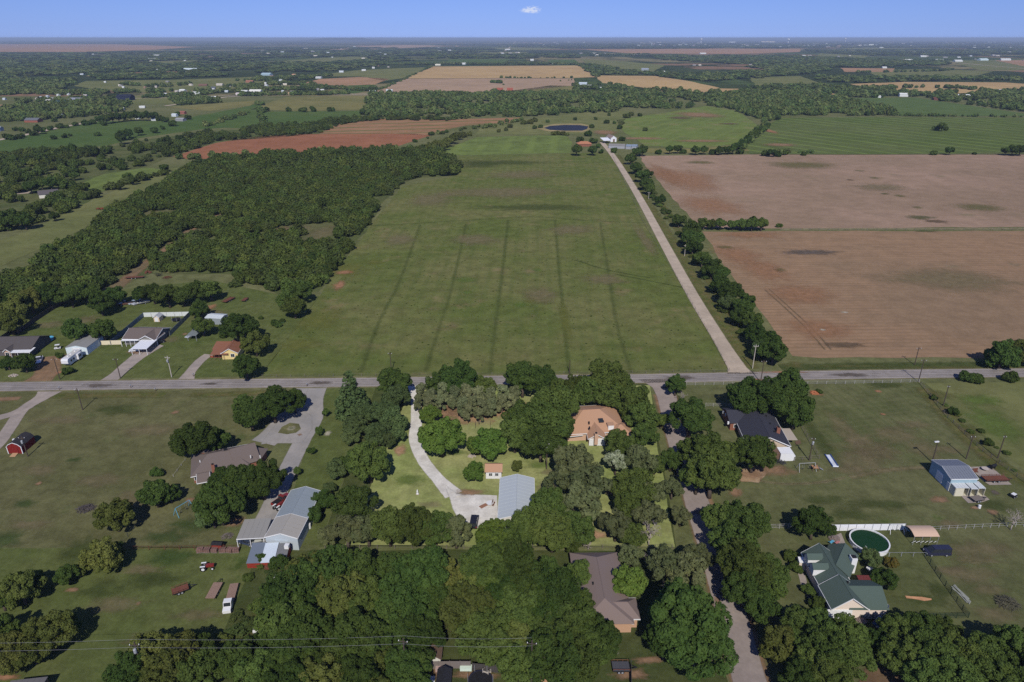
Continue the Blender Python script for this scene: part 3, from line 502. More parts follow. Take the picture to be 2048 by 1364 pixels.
LEAF = dict(dark=leafmat('dark_leaves', (0.045, 0.081, 0.025), (0.084, 0.131, 0.038)), mid=leafmat('green_leaves', (0.063, 0.10, 0.03), (0.116, 0.165, 0.05)), bright=leafmat('bright_leaves', (0.091, 0.165, 0.035), (0.161, 0.245, 0.063)),
            grey=leafmat('grey_green_leaves', (0.098, 0.126, 0.063), (0.158, 0.182, 0.098)), olive=leafmat('olive_leaves', (0.088, 0.116, 0.035), (0.149, 0.172, 0.056)), pine=leafmat('pine_needles', (0.12, 0.15, 0.085), (0.20, 0.225, 0.135), .1),
            cedar=leafmat('cedar_leaves', (0.060, 0.095, 0.042), (0.102, 0.144, 0.063), .1), brown=leafmat('dry_twigs', (0.210, 0.184, 0.149), (0.333, 0.289, 0.245), .05), white=leafmat('silvery_leaves', (0.09, 0.13, 0.06), (0.42, 0.48, 0.42)), rust=leafmat('rusty_leaves', (0.123, 0.131, 0.044), (0.228, 0.158, 0.052)))
BARK = mat('bark', (.11, .085, .065), rough=.95, scale=6, var=.3)
DEAD = mat('dead_wood', (.38, .33, .29), rough=.9, scale=6, var=.2)
def unit(a): return a / np.maximum(np.linalg.norm(a, axis=-1, keepdims=True), 1e-9)
def quads(name, P, Nn, s, asp=.7):
    """leaf sprays: one small quad at each point, facing its normal"""
    n = len(P); t = unit(np.cross(Nn, unit(RNG.normal(size=(n, 3))))); b_ = np.cross(Nn, t)
    sz = (s * RNG.uniform(.65, 1.35, n))[:, None]; t = t * sz; b_ = b_ * sz * asp
    V = np.stack([P - t - b_ * .35, P + b_ * -.9 + t * .15, P + t + b_ * .35, P + b_ * .9 - t * .15], 1).reshape(-1, 3)
    me = bpy.data.meshes.new(name); me.vertices.add(4 * n); me.vertices.foreach_set('co', V.ravel())
    me.loops.add(4 * n); me.loops.foreach_set('vertex_index', np.arange(4 * n)); me.polygons.add(n); me.polygons.foreach_set('loop_start', np.arange(0, 4 * n, 4)); me.polygons.foreach_set('loop_total', np.full(n, 4))
    me.update(calc_edges=True); return me
def lobes_cloud(n, L, low=-.6, jit=.55, up=.35):
    """points over the outside of a heap of lobes L: rows x y z r"""
    L = np.array(L); out = []; nor = []; got = 0
    pr = L[:, 3] ** 2; pr = pr / pr.sum()
    while got < n:
        k = n * 2; i = RNG.choice(len(L), k, p=pr); d = unit(RNG.normal(size=(k, 3))); r = L[i, 3] * (1 - .22 * RNG.random(k) ** 2) * (1 + .16 * np.sin(d[:, 0] * 5 + i) * np.cos(d[:, 1] * 6 + d[:, 2] * 4))
        p = L[i, :3] + d * r[:, None]
        dist = np.linalg.norm(p[:, None, :] - L[None, :, :3], axis=2) / L[None, :, 3]
        ok = (dist.min(1) > .74) & (p[:, 2] > low)
        p, d = p[ok], d[ok]; out.append(p); nor.append(unit(d + RNG.normal(size=d.shape) * jit + np.array([0, 0, up]))); got += len(p)
    return np.concatenate(out)[:n], np.concatenate(nor)[:n]
def crown(name, n, leaf, nl=22, rv=.85, spread=.62, lr=(.26, .42), core=.5, low=-.62):
    L = [(0, 0, 0, core)]; sq = RNG.uniform(.82, 1.12, 2)
    for i in range(nl):
        d = unit(RNG.normal(size=3)); d[2] = abs(d[2]) * 1.15 - .35; d = unit(d); k = spread * RNG.uniform(.72, 1.28)
        L.append((d[0] * k * sq[0], d[1] * k * sq[1], d[2] * k * rv, RNG.uniform(*lr)))
    P, Nn = lobes_cloud(n, L, low * rv); me = quads(name, P, Nn, leaf); me.materials.append(LEAF['mid']); return me
BIG = [crown('crown', 15000, .045, 100, lr=(.09, .22), core=.5, spread=.74) for i in range(4)]
MED = [crown('crown', 7000, .064, 56 + i, rv=[.85, .95, .75, 1.05, .8, .9][i], lr=(.11, .26), core=.44, spread=.72) for i in range(6)]
SML = [crown('crown', 1800, .13, 20 + i, rv=[.9, 1.0, .8, .95][i], lr=(.2, .38), spread=.66) for i in range(4)]
AIRY = [crown('crown', 4200, .07, 30, rv=.8, spread=.72, lr=(.12, .3), core=.25) for i in range(3)]
TINY = [crown('crown', 420, .25, 8, rv=[.8, .95, .7][i], lr=(.3, .5)) for i in range(3)]
MESQ = []
for i in range(4):
    me = crown('brush_crown', 800, .14, 16, rv=[.7, .8, .62, .75][i], spread=.6, lr=(.24, .46), core=.5, low=-.8); me.materials[0] = leafmat('brush_leaves', *[((.066, .104, .03), (.118, .164, .05)), ((.056, .09, .028), (.1, .142, .046)), ((.078, .114, .032), (.138, .18, .056)), ((.066, .098, .036), (.112, .148, .056))][i]); MESQ.append(me)
CLUMP = []
for i in range(3):
    me = crown('wood_crown', 240, .3, 10, rv=.9, lr=(.3, .5), low=-.9); me.materials[0] = leafmat('wood_leaves', *[((0.086, 0.144, 0.054), (0.170, 0.239, 0.086)), ((0.074, 0.123, 0.049), (0.144, 0.205, 0.074)), ((0.116, 0.163, 0.069), (0.205, 0.259, 0.101))][i]); CLUMP.append(me)
def pine_crown():
    L = []
    for i in range(26):
        z = RNG.uniform(-.75, 1.05); r = (.62 - .32 * (z + .75) / 1.8) * RNG.uniform(.5, 1.15); a = RNG.uniform(0, 6.28); L.append((r * math.cos(a), r * math.sin(a), z, RNG.uniform(.15, .3)))
    P, Nn = lobes_cloud(3600, L, -1.1, .7); me = quads('crown', P, Nn, .085); me.materials.append(LEAF['pine']); return me
PINE = [pine_crown() for i in range(4)]
def cone_crown():
    L = []
    for k in range(9):
        z = -1. + k * .3; r = .85 * (1 - (k / 9.3)) + .06
        for j in range(max(3, 9 - k)):
            a = 6.28 * (j + RNG.random() * .6) / max(3, 9 - k); q = r * RNG.uniform(.75, 1.1); L.append((q * math.cos(a), q * math.sin(a), z - .12 * q, max(.13, .3 - .02 * k) * RNG.uniform(.8, 1.2)))
        L.append((0, 0, z, r * .55))
    P, Nn = lobes_cloud(7000, L, -1.3, .6); me = quads('crown', P, Nn, .07); me.materials.append(LEAF['cedar']); return me
CONE = cone_crown()
def trunk_mesh(hk, r=.075, limbs=5, top=.35):
    b = MB(); b.tube((0, 0, -.03), (.02, .01, hk * .5), r * 1.25, r * .85, 7); b.tube((.02, .01, hk * .5), (0, .03, hk + top), r * .85, r * .25, 6)
    for i in range(limbs):
        a = i * 2.4 + rnd(-.4, .4); k = rnd(.4, .6); z = hk * rnd(.38, .62)
        m_ = (math.cos(a) * k * .5, math.sin(a) * k * .5, z + .22); b.tube((.01, .01, z), m_, r * .5, r * .36, 5)
        b.tube(m_, (math.cos(a + .2) * k, math.sin(a + .2) * k, z + rnd(.4, .7)), r * .36, r * .12, 5)
    return b.mesh('trunk', BARK, True)
TRUNK = {k: trunk_mesh(k) for k in (.95, 1.1, 1.3)}
TRUNKP = trunk_mesh(1.5, .06, 4, .9)
def bare_mesh(name, levels=5, spread=.55, seed=1, r0=.05, leg=.5, n0=5, top=1.5):
    rr = random.Random(seed); b = MB()
    def br(p, d, L_, r, lv):
        q = p + d * L_; b.tube(p, q, r, r * .68, 5 if lv > 2 else 4)
        if lv == 0: return
        for i in range(n0 if lv == levels else rr.choice((2, 2, 3))):
            e = (d + Vector((rr.gauss(0, spread), rr.gauss(0, spread), rr.gauss(.12, spread * .5)))).normalized(); br(q, e, L_ * rr.uniform(.6, .85), r * .66, lv - 1)
    br(Vector((0, 0, -.03)), Vector((0, 0, 1)), leg, r0, levels)
    return b.mesh(name, DEAD, True)
BARE = [bare_mesh('branches', 5, .5, 3), bare_mesh('branches', 5, .62, 8, .05, .35)]
NT = [0]
def setmat(o, m):
    o.material_slots[0].link = 'OBJECT'; o.material_slots[0].material = m
KIND = dict(dark=('broadleaf_tree', 'dark green tree', 1.1), mid=('broadleaf_tree', 'leafy green tree', 1.1), bright=('broadleaf_tree', 'bright green tree', 1.05), grey=('broadleaf_tree', 'grey green tree', 1.15), olive=('broadleaf_tree', 'olive green tree', 1.05),
            pine=('pine_tree', 'clumped grey green pine', 1.5), cedar=('cedar_tree', 'dense dark cedar', 1.05), cone=('conifer_tree', 'tall cone shaped conifer', 1.25), white=('broadleaf_tree', 'tree with silvery white crown', 1.3), rust=('broadleaf_tree', 'small rusty green tree', 1.0),
            brown=('bare_tree', 'leafless grey branching tree', 1.0), shrub=('shrub', 'low rounded green shrub', .8), bush=('shrub', 'dark spreading bush', .7), young=('young_tree', 'young slender tree', 1.3))
def tree(cx, cy, w, typ, phrase, group=None, hk=None, zs=None, lab=None, nm=None):
    nm_, adj, hk0 = KIND[typ]; nm = nm or nm_; hk = hk or hk0
    Rm = w * mpp(cx, cy + w * .6); zc = Rm * hk; p = g(cx, cy, zc); Rm = w * (p.y * math.cos(PITCH) + (CAM_H - zc) * math.sin(PITCH)) / FPX
    i = NT[0]; NT[0] += 1; rz = (i * 2.399) % 6.283; lab = lab or f'{adj} {phrase}'
    if typ == 'pine': cm = PINE[i % 4]
    elif typ == 'cone': cm = CONE
    elif typ == 'brown': cm = None
    elif typ in ('grey', 'white') and w > 15: cm = AIRY[i % 3]
    else: cm = BIG[i % 4] if w >= 40 else MED[i % 6] if w >= 19 else SML[i % 4] if w >= 9 else TINY[i % 3]
    lm = LEAF[{'shrub': 'mid', 'bush': 'dark', 'young': 'dark', 'cone': 'cedar'}.get(typ, typ)]
    z_ = zs or rnd(.88, 1.1)
    if nm == 'shrub' or w < 9 and typ not in ('young', 'brown'):
        o = link(nm, cm, None, (p.x, p.y, Rm * .62 * z_), rz); o.scale = (Rm, Rm, Rm * z_); setmat(o, lm); return tag(o, lab, 'shrub' if nm == 'shrub' else 'tree', group)
    o = thing(nm, lab, 'tree', (p.x, p.y, 0), rz, group); o.scale = (Rm,) * 3
    if typ == 'brown':
        c = link('branches', BARE[i % 2], o); c.scale = (.8, .8, .8); return o
    tr = link('trunk', TRUNKP if typ == 'pine' else TRUNK[min(TRUNK, key=lambda k: abs(k - hk))], o)
    c = link('crown', cm, o, (0, 0, hk)); c.scale = (1, 1, z_)
    if lm is not cm.materials[0]: setmat(c, lm)
    return o
def grove(where, items, group, end='nearest in'):
    """single trees of one stand, counted off from its near end"""
    it = sorted(items, key=lambda q: -q[1])
    if len(it) == 1:
        return [tree(*it[0][:4], where, group)]
    cnt = {}; tot = {}
    for q in it: tot[q[3]] = tot.get(q[3], 0) + 1
    out = []
    for q in it:
        k = cnt.get(q[3], 0); cnt[q[3]] = k + 1
        out.append(tree(*q[:4], '', group, lab=f'{KIND[q[3]][1]}, ' + (f'{ORD[k]} {end} {where}' if tot[q[3]] > 1 else f'only one in {where}')))
    return out
# --- stands of trees, south of the road
grove('the tree and shadow clump behind the ranch house', [(388, 880, 46, 'dark'), (430, 882, 30, 'dark')], 'trees around the ranch house')  # the right hand crown stands where the big tree's shadow falls
grove('the grove by the drive loop', [(500, 828, 34, 'dark'), (545, 806, 40, 'dark'), (588, 800, 26, 'dark'), (488, 806, 22, 'mid')], 'trees by the drive loop')
grove('the stand hiding the ranch house', [(440, 1005, 48, 'dark'), (480, 965, 42, 'dark'), (448, 965, 36, 'dark'), (522, 958, 44, 'dark'), (425, 1030, 30, 'cedar')], 'trees around the ranch house')
tree(702, 790, 35, 'cone', 'beside the road next to the fenced plot', zs=1.0)
for x, y, w_, s_ in [(652, 824, 8, 'beside the drive loop nearest the road'), (638, 861, 9, 'level with the stone ringed flower bed'), (622, 900, 8, 'between the drive loop and the metal barn'), (594, 941, 9, 'nearest the blue metal barn beside the drive')]: tree(x, y, w_, 'young', s_, 'young trees planted beside the drive', hk=1.4)
grove('the line along the plot west boundary', [(728, 825, 24, 'cedar'), (712, 852, 24, 'cedar'), (700, 872, 20, 'cedar'), (694, 925, 18, 'dark'), (672, 938, 22, 'cedar'), (645, 1000, 22, 'dark'), (628, 1030, 18, 'dark'), (660, 975, 14, 'cedar')], 'boundary trees west of the plot')
grove('the clump west of the gravel drive', [(792, 795, 28, 'cedar'), (764, 824, 30, 'cedar'), (786, 842, 30, 'cedar'), (758, 868, 28, 'cedar'), (788, 866, 24, 'cedar'), (776, 880, 20, 'cedar')], 'cedars in the plot')
tree(738, 922, 45, 'mid', 'alone on the lawn below the cedar clump')
grove('the row along the plot south edge', [(708, 1005, 42, 'mid'), (692, 1058, 40, 'grey'), (735, 1056, 38, 'grey'), (778, 1052, 44, 'mid'), (828, 1048, 46, 'mid'), (870, 1054, 40, 'mid'), (912, 1062, 36, 'grey'), (985, 1068, 34, 'bright'), (655, 1072, 24, 'grey')], 'trees along the south edge of the plot')
grove('the stand around the pale metal barn', [(1068, 1046, 42, 'mid'), (1040, 1062, 34, 'mid'), (1105, 1062, 46, 'mid'), (1098, 1008, 40, 'mid'), (1150, 1058, 38, 'mid'), (1140, 1085, 24, 'mid')], 'trees by the pale metal barn')
grove('the tall group by the pale metal barn', [(1150, 928, 50, 'grey'), (1178, 962, 46, 'grey'), (1165, 1005, 46, 'grey'), (1120, 960, 36, 'grey')], 'feathery trees in the plot')
tree(1232, 922, 25, 'white', 'near the garage end of the tan roofed house')
grove('the wooded corner east of the barn', [(1240, 888, 32, 'mid'), (1284, 918, 34, 'grey'), (1268, 972, 42, 'mid'), (1300, 985, 30, 'grey'), (1255, 1010, 32, 'mid'), (1300, 1028, 34, 'grey'), (1232, 1048, 36, 'grey'), (1265, 1070, 30, 'mid')], 'trees in the east corner of the plot')
tree(1178, 1072, 34, 'brown', 'on bare soil inside the south boundary', hk=1.0)
tree(1300, 1062, 40, 'brown', 'in the south east corner of the plot', hk=.9)
grove('the grove sheltering the tan roofed house', [(1108, 812, 50, 'mid'), (1048, 838, 40, 'mid'), (1090, 845, 50, 'mid'), (1118, 850, 34, 'mid'), (1030, 868, 38, 'mid'), (1082, 885, 40, 'mid'), (1108, 888, 26, 'mid'), (978, 886, 36, 'bright'), (955, 888, 24, 'bright')], 'trees west of the tan roofed house')
tree(883, 872, 45, 'bright', 'standing alone inside the bend of the gravel drive')
tree(860, 830, 22, 'bright', 'beside the top of the gravel drive')
tree(948, 943, 23, 'bright', 'touching the small brown roofed shed', hk=.95)
tree(1034, 931, 12, 'olive', 'alone on the lawn behind the pale metal barn')
grove('the pine row over rusty needle litter', [(842, 786, 19, 'pine'), (862, 796, 19, 'pine'), (886, 788, 20, 'pine'), (910, 792, 20, 'pine'), (934, 792, 21, 'pine'), (958, 796, 21, 'pine'), (982, 794, 20, 'pine'), (1006, 788, 20, 'pine'), (1028, 786, 18, 'pine'), (926, 814, 19, 'pine'), (946, 810, 18, 'pine'), (964, 818, 19, 'pine'), (984, 812, 18, 'pine'), (1004, 806, 17, 'pine'), (1022, 804, 16, 'pine'), (858, 812, 16, 'pine'), (880, 806, 15, 'pine'), (905, 803, 14, 'pine'), (936, 826, 15, 'pine'), (958, 830, 14, 'pine'), (836, 806, 14, 'pine'), (905, 783, 15, 'mid')], 'pines in the plot')
grove('the line between plot and main road', [(787, 765, 35, 'dark'), (880, 765, 28, 'dark'), (915, 757, 40, 'dark'), (968, 768, 22, 'mid'), (1045, 754, 40, 'dark'), (1080, 756, 34, 'dark'), (1150, 775, 26, 'mid'), (1210, 757, 42, 'mid'), (1245, 768, 26, 'mid'), (1120, 778, 24, 'mid')], 'trees along the road side of the plot')
grove('the belt behind the tan roofed house', [(1176, 784, 32, 'mid'), (1226, 792, 34, 'mid'), (1270, 802, 36, 'mid'), (1286, 835, 34, 'mid'), (1288, 872, 28, 'mid'), (1266, 830, 22, 'mid')], 'trees behind the tan roofed house')
grove('the verge west of the side road', [(1322, 840, 18, 'mid'), (1342, 920, 24, 'dark'), (1345, 975, 24, 'grey'), (1362, 1030, 24, 'grey'), (1310, 930, 20, 'mid')], 'trees on the west verge of the side road')
tree(1352, 768, 22, 'dark', 'ragged and half dead at the road corner', hk=1.2)
tree(1365, 792, 18, 'brown', 'beneath the ragged corner tree', hk=.9)
tree(1381, 832, 44, 'dark', 'on the side road corner near the white rail fence')
grove('the group west of the black roofed house', [(1405, 902, 48, 'mid'), (1425, 945, 54, 'mid'), (1445, 905, 36, 'mid'), (1395, 955, 36, 'mid')], 'shade trees by the black roofed house')
tree(1508, 905, 42, 'dark', 'in front of the courtyard of the black roofed house')
grove('the tall clump behind the black roofed house', [(1498, 792, 42, 'dark'), (1540, 795, 44, 'dark'), (1582, 800, 44, 'dark'), (1580, 768, 36, 'dark'), (1590, 828, 32, 'dark')], 'trees behind the black roofed house')
tree(1639, 783, 7, 'bush', 'on the orange dirt heap in the east lawn')
grove('the tree line east of the side road', [(1445, 1035, 40, 'mid'), (1490, 1045, 48, 'mid'), (1468, 1085, 46, 'mid'), (1490, 1130, 54, 'mid'), (1535, 1140, 40, 'mid'), (1490, 1178, 42, 'dark'), (1525, 1215, 34, 'dark'), (1548, 1170, 28, 'mid')], 'trees east of the side road')
tree(1555, 1288, 39, 'olive', 'on the bank where the side road leaves the view')
grove('the wood before the green roofed house', [(1604, 1250, 40, 'mid'), (1640, 1262, 44, 'mid'), (1690, 1275, 44, 'mid'), (1650, 1305, 50, 'mid'), (1700, 1310, 46, 'mid'), (1625, 1330, 40, 'mid'), (1662, 1352, 44, 'mid'), (1590, 1290, 30, 'dark'), (1762, 1285, 32, 'dark'), (1600, 1360, 40, 'dark')], 'trees in front of the green roofed house')
grove('the wood at the south east corner', [(1800, 1262, 40, 'mid'), (1845, 1262, 40, 'mid'), (1888, 1262, 32, 'mid'), (1800, 1310, 44, 'mid'), (1862, 1310, 50, 'mid'), (1920, 1310, 46, 'mid'), (1975, 1310, 46, 'mid'), (2030, 1290, 44, 'mid'), (1855, 1355, 46, 'mid'), (1920, 1355, 50, 'mid'), (1985, 1355, 50, 'dark'), (2045, 1350, 46, 'dark')], 'trees in the south east wood')
for x, y, w_, s_ in [(1583, 1108, 15, 'at the far front corner of the green roofed house'), (1592, 1133, 14, 'beside the porch of the green roofed house'), (1617, 1178, 14, 'midway along the front path of the green roofed house'), (1636, 1203, 19, 'at the garage corner of the green roofed house')]: tree(x, y, w_, 'shrub', s_, 'shrubs along the green roofed house', hk=.9)
tree(1628, 1046, 36, 'dark', 'where the white rail fence meets the white panels')
tree(1741, 1116, 22, 'cedar', 'beside the round swimming pool', hk=.95); tree(1770, 1157, 25, 'dark', 'behind the red brown patio roof', hk=.9); tree(1784, 1126, 13, 'rust', 'between the swimming pool and the wire fence', hk=.9)
tree(2030, 1035, 34, 'brown', 'at the end of the long white rail fence', hk=.9)
grove('the bushes by the east fence ditch', [(1907, 823, 11, 'bush'), (1977, 885, 10, 'bush'), (1870, 795, 7, 'bush')], 'bushes by the east fence')
grove('the scrub beside the main road', [(1935, 753, 15, 'bush'), (1953, 756, 15, 'bush'), (2022, 754, 15, 'bush')], 'bushes by the main road')
tree(2005, 712, 34, 'dark', 'on the road edge of the brown field', hk=.8); tree(2040, 708, 30, 'olive', 'on the road edge of the brown field', hk=.8)
tree(1258, 1162, 35, 'bright', 'leaning over the taupe roof', hk=1.25)
grove('the huge crown beside the side road', [(1375, 1235, 80, 'dark'), (1395, 1290, 68, 'dark'), (1330, 1280, 44, 'dark')], 'great trees by the side road')
grove('the tangle beside the taupe roof', [(1330, 1130, 40, 'grey'), (1375, 1140, 44, 'grey'), (1300, 1115, 30, 'brown'), (1395, 1115, 34, 'grey'), (1330, 1165, 26, 'brown')], 'half bare trees by the taupe roof')
tree(1262, 1112, 26, 'grey', 'over the far corner of the taupe roof', hk=1.2); tree(1158, 1146, 30, 'mid', 'against the far end of the taupe roof', hk=1.3); tree(1150, 1205, 36, 'dark', 'against the long side of the taupe roof', hk=1.3); tree(1185, 1252, 34, 'dark', 'against the near corner of the taupe roof', hk=1.2)
tree(1090, 1210, 34, 'brown', 'poking out of the dense grove', hk=1.6)
tree(1230, 1300, 18, 'brown', 'on the bare yard below the tan wall', hk=.8); tree(1300, 1290, 14, 'brown', 'under the huge dark crown', hk=.8)
# the dense grove south of the plot: crowns that nothing tells apart share a label
gr = random.Random(5)
gl = []
for j, yy in enumerate(range(1148, 1400, 44)):
    for xx in range(545 - j * 12, 1170, 62):
        x = xx + gr.uniform(-20, 20) + (j % 2) * 30; y = yy + gr.uniform(-14, 14)
        if 850 < x < 1140 and y > 1318 or 845 < x < 915 and y > 1265 or x > 1150 and y > 1110 or 895 < x < 950 and 1240 < y < 1330 or 490 < x < 530 and 1230 < y or x < 632 and y < 1150 or x < 578 and y < 1200: continue
        gl.append((x, y, gr.uniform(36, 60), gr.choice(('dark', 'dark', 'mid', 'dark', 'olive', 'dark'))))
for x, y, w_, t_ in gl + [(1040, 1325, 46, 'mid'), (1090, 1312, 44, 'dark'), (1150, 1320, 50, 'mid'), (1180, 1300, 40, 'mid'), (1200, 1280, 44, 'dark'), (1150, 1250, 48, 'mid'), (1100, 1270, 46, 'mid'), (830, 1330, 34, 'dark')]:
    tree(x, y, w_, t_, '', 'trees of the dense grove', lab=f'{KIND[t_][1]} in the dense grove south of the fenced plot')
tree(555, 1112, 13, 'bush', 'against the red wall of the lean-to'); tree(520, 1118, 14, 'bush', 'in the weeds before the lean-to'); tree(560, 1125, 20, 'dark', 'at the corner of the white lean-to roof')
grove('the tree and shadow pair on the west lawn', [(310, 985, 32, 'dark'), (340, 988, 20, 'dark')], 'trees on the west lawn')  # the smaller crown takes the place of the larger tree's shadow
tree(313, 945, 13, 'bush', 'above the tree and shadow pair on the west lawn')
tree(230, 1030, 37, 'olive', 'beside the grey ash heap')
grove('the clump on the red rail fence corner', [(205, 1112, 38, 'olive'), (225, 1105, 24, 'dark'), (133, 1150, 22, 'dark'), (160, 1140, 16, 'olive')], 'trees at the red rail fence')
grove('the group in the trailer meadow', [(40, 1175, 40, 'olive'), (62, 1165, 26, 'dark'), (0, 1190, 36, 'dark'), (100, 1262, 46, 'olive'), (60, 1290, 46, 'olive'), (20, 1310, 44, 'olive'), (135, 1255, 24, 'dark'), (-10, 1270, 40, 'dark')], 'trees in the trailer meadow')
grove('the wood south of the trailer meadow', [(300, 1305, 50, 'olive'), (355, 1305, 48, 'olive'), (395, 1295, 32, 'dark'), (260, 1345, 46, 'dark'), (330, 1350, 50, 'olive'), (400, 1340, 44, 'mid'), (475, 1320, 46, 'dark'), (510, 1345, 46, 'mid')], 'trees south of the trailer meadow')
# --- yards west, north of the road
grove('the front yard of the dark roofed house', [(15, 725, 15, 'dark'), (48, 724, 21, 'dark'), (55, 682, 10, 'dark')], 'yard trees by the dark roofed house')
tree(136, 741, 11, 'bush', 'by the road in front of the white camper')
grove('the yard behind the white metal building', [(150, 660, 28, 'dark'), (205, 660, 23, 'dark'), (120, 710, 8, 'bush')], 'yard trees behind the white metal building')
grove('the tall pair beside the grey sheds', [(399, 618, 20, 'dark'), (404, 650, 22, 'dark')], 'tall trees by the grey sheds')
grove('the group beside the small yellow house', [(478, 655, 38, 'dark'), (510, 686, 27, 'olive'), (491, 732, 27, 'dark')], 'trees by the small yellow house')
tree(200, 605, 25, 'dark', 'at the end of the dark board fence')
grove('the hedge behind the grey sheds', [(280, 588, 18, 'dark'), (305, 585, 22, 'dark'), (335, 588, 26, 'mid'), (365, 590, 22, 'mid'), (392, 582, 24, 'mid'), (420, 580, 22, 'mid')], 'hedge behind the sheds')
grove('the bushes on the corner of the hay field', [(572, 600, 22, 'mid'), (600, 583, 22, 'dark'), (588, 612, 24, 'mid')], 'bushes at the hay field corner')
grove('the trees against the dark board fence', [(30, 612, 30, 'olive'), (60, 600, 26, 'olive'), (95, 590, 26, 'dark'), (20, 645, 26, 'olive'), (140, 590, 24, 'dark'), (170, 585, 22, 'mid'), (230, 590, 20, 'dark'), (-10, 600, 30, 'dark')], 'trees at the dark board fence')
for x, y, w_ in [(521, 635, 5), (547, 645, 8), (556, 648, 8), (563, 641, 6), (518, 665, 4)]: tree(x, y, w_, 'bush', '', 'scrub by the hay field edge', lab='small dark bush on the mown strip beside the hay field')
# --- hedgerows beyond the road
grove('the hedgerow beside the gravel lane', [(1262, 316, 12, 'dark'), (1272, 334, 13, 'dark'), (1285, 350, 14, 'dark'), (1296, 346, 9, 'dark'), (1293, 366, 14, 'dark'), (1298, 376, 12, 'dark'), (1322, 399, 11, 'dark'), (1358, 440, 14, 'dark'), (1384, 458, 20, 'dark'), (1385, 474, 22, 'dark'), (1386, 492, 17, 'dark'), (1405, 516, 18, 'dark'), (1424, 535, 22, 'dark'), (1444, 546, 16, 'dark'), (1440, 566, 22, 'dark'), (1462, 582, 26, 'dark'), (1455, 605, 18, 'cedar'), (1490, 608, 24, 'dark'), (1480, 632, 20, 'dark'), (1505, 640, 20, 'dark'), (1512, 665, 24, 'dark'), (1535, 680, 28, 'dark'), (1548, 702, 28, 'dark'), (1520, 700, 20, 'cedar')], 'hedgerow along the gravel lane')
grove('the hedge between the two brown fields', [(1408, 446, 13, 'mid'), (1425, 448, 11, 'mid'), (1441, 446, 13, 'mid'), (1466, 449, 11, 'mid'), (1482, 447, 13, 'mid'), (1505, 446, 15, 'mid'), (1524, 447, 14, 'mid'), (1561, 447, 7, 'dark')], 'hedge between the brown fields')
def far_rows(where, pts, group, typ='dark'):
    cnt = {}
    for q in sorted(pts):
        t_ = q[3] if len(q) > 3 else typ; k = cnt.get(t_, 0); cnt[t_] = k + 1
        tree(q[0], q[1], q[2], t_, '', group, lab=f'{KIND[t_][1]}, {ORD[k]} from the left {where}', nm='hedgerow_tree' if 'hedge' in where or 'belt' in where else 'field_tree')
far_rows('in the hedge past the pale brown field', [(1285, 300, 11), (1273, 303, 9), (1317, 300, 7), (1340, 298, 9), (1356, 297, 9), (1365, 299, 7), (1392, 299, 10), (1408, 299, 9), (1425, 300, 8), (1440, 300, 9), (1452, 299, 9), (1466, 297, 10), (1476, 291, 9), (1486, 285, 9), (1496, 277, 9), (1505, 270, 9), (1514, 264, 9), (1522, 257, 8), (1530, 252, 8), (1536, 246, 8), (1480, 299, 8)], 'hedge at the far end of the pale brown field')
far_rows('on the edge of the striped green field', [(1532, 303, 8, 'mid'), (1545, 304, 9), (1555, 304, 8), (1570, 303, 6), (1608, 304, 6), (1867, 302, 7, 'mid'), (1900, 300, 9), (2012, 301, 9), (2026, 299, 11), (2042, 298, 12), (1872, 253, 7, 'mid'), (1884, 252, 9, 'mid'), (1892, 254, 6, 'mid'), (1949, 305, 4)], 'trees around the striped green field')
for x, y, w_, s_ in [(1153, 298, 12, 'largest before the far farmhouse'), (1185, 300, 10, 'second of three before the far farmhouse'), (1203, 300, 6, 'smallest of three before the far farmhouse'), (1162, 275, 8, 'behind one end of the far farmhouse roof'), (1188, 277, 8, 'between the far farmhouse and the white barn'), (1197, 290, 5, 'beside the bend of the lane at the far farmhouse'), (1229, 296, 8, 'in front of the long grey farm shed'), (1244, 275, 6, 'beside the gable of the white barn'), (1184, 250, 5, 'at the right hand tip of the pond'), (1176, 263, 8, 'on the near bank of the pond, right side'), (1238, 251, 6, 'on the slope above the white barn'), (1229, 243, 4, 'on the slope well above the white barn'), (1212, 240, 6, 'spindly, on the slope above the pond')]: tree(x, y, w_, 'dark', s_, 'trees around the far farm')
far_rows('on the near bank of the pond', [(1107, 264, 6), (1117, 263, 6), (1126, 264, 6), (1134, 267, 4)], 'trees on the pond bank', 'olive')
far_rows('in the pasture beyond the hay field', [(863, 264, 6, 'mid'), (884, 263, 5, 'mid'), (829, 279, 5), (855, 274, 3), (930, 254, 4, 'olive'), (948, 252, 4, 'olive'), (958, 250, 4, 'olive'), (972, 251, 4, 'olive'), (980, 250, 4, 'olive'), (990, 250, 4, 'olive'), (998, 259, 5, 'olive'), (1048, 242, 6, 'olive'), (1060, 240, 7, 'olive'), (1070, 237, 6, 'olive'), (1020, 250, 5, 'olive'), (1080, 250, 5), (1068, 252, 5), (1191, 235, 4), (1150, 236, 4), (1218, 227, 4), (1254, 228, 7, 'olive'), (1262, 226, 5, 'olive'), (1280, 227, 5)], 'scattered pasture trees')
far_rows('in the hedge above the far hay field', [(833, 300, 9), (846, 297, 10), (858, 293, 10), (872, 289, 10), (884, 286, 9), (896, 282, 11), (907, 276, 11), (918, 270, 9), (926, 266, 8), (938, 265, 6), (868, 297, 9), (890, 291, 9)], 'hedge above the far hay field', 'olive')
far_rows('along the dry pasture fence', [(531, 216, 6), (577, 216, 6), (600, 217, 5, 'mid'), (607, 216, 7, 'mid'), (625, 215, 7), (658, 216, 6), (664, 217, 5)], 'trees along the dry pasture')
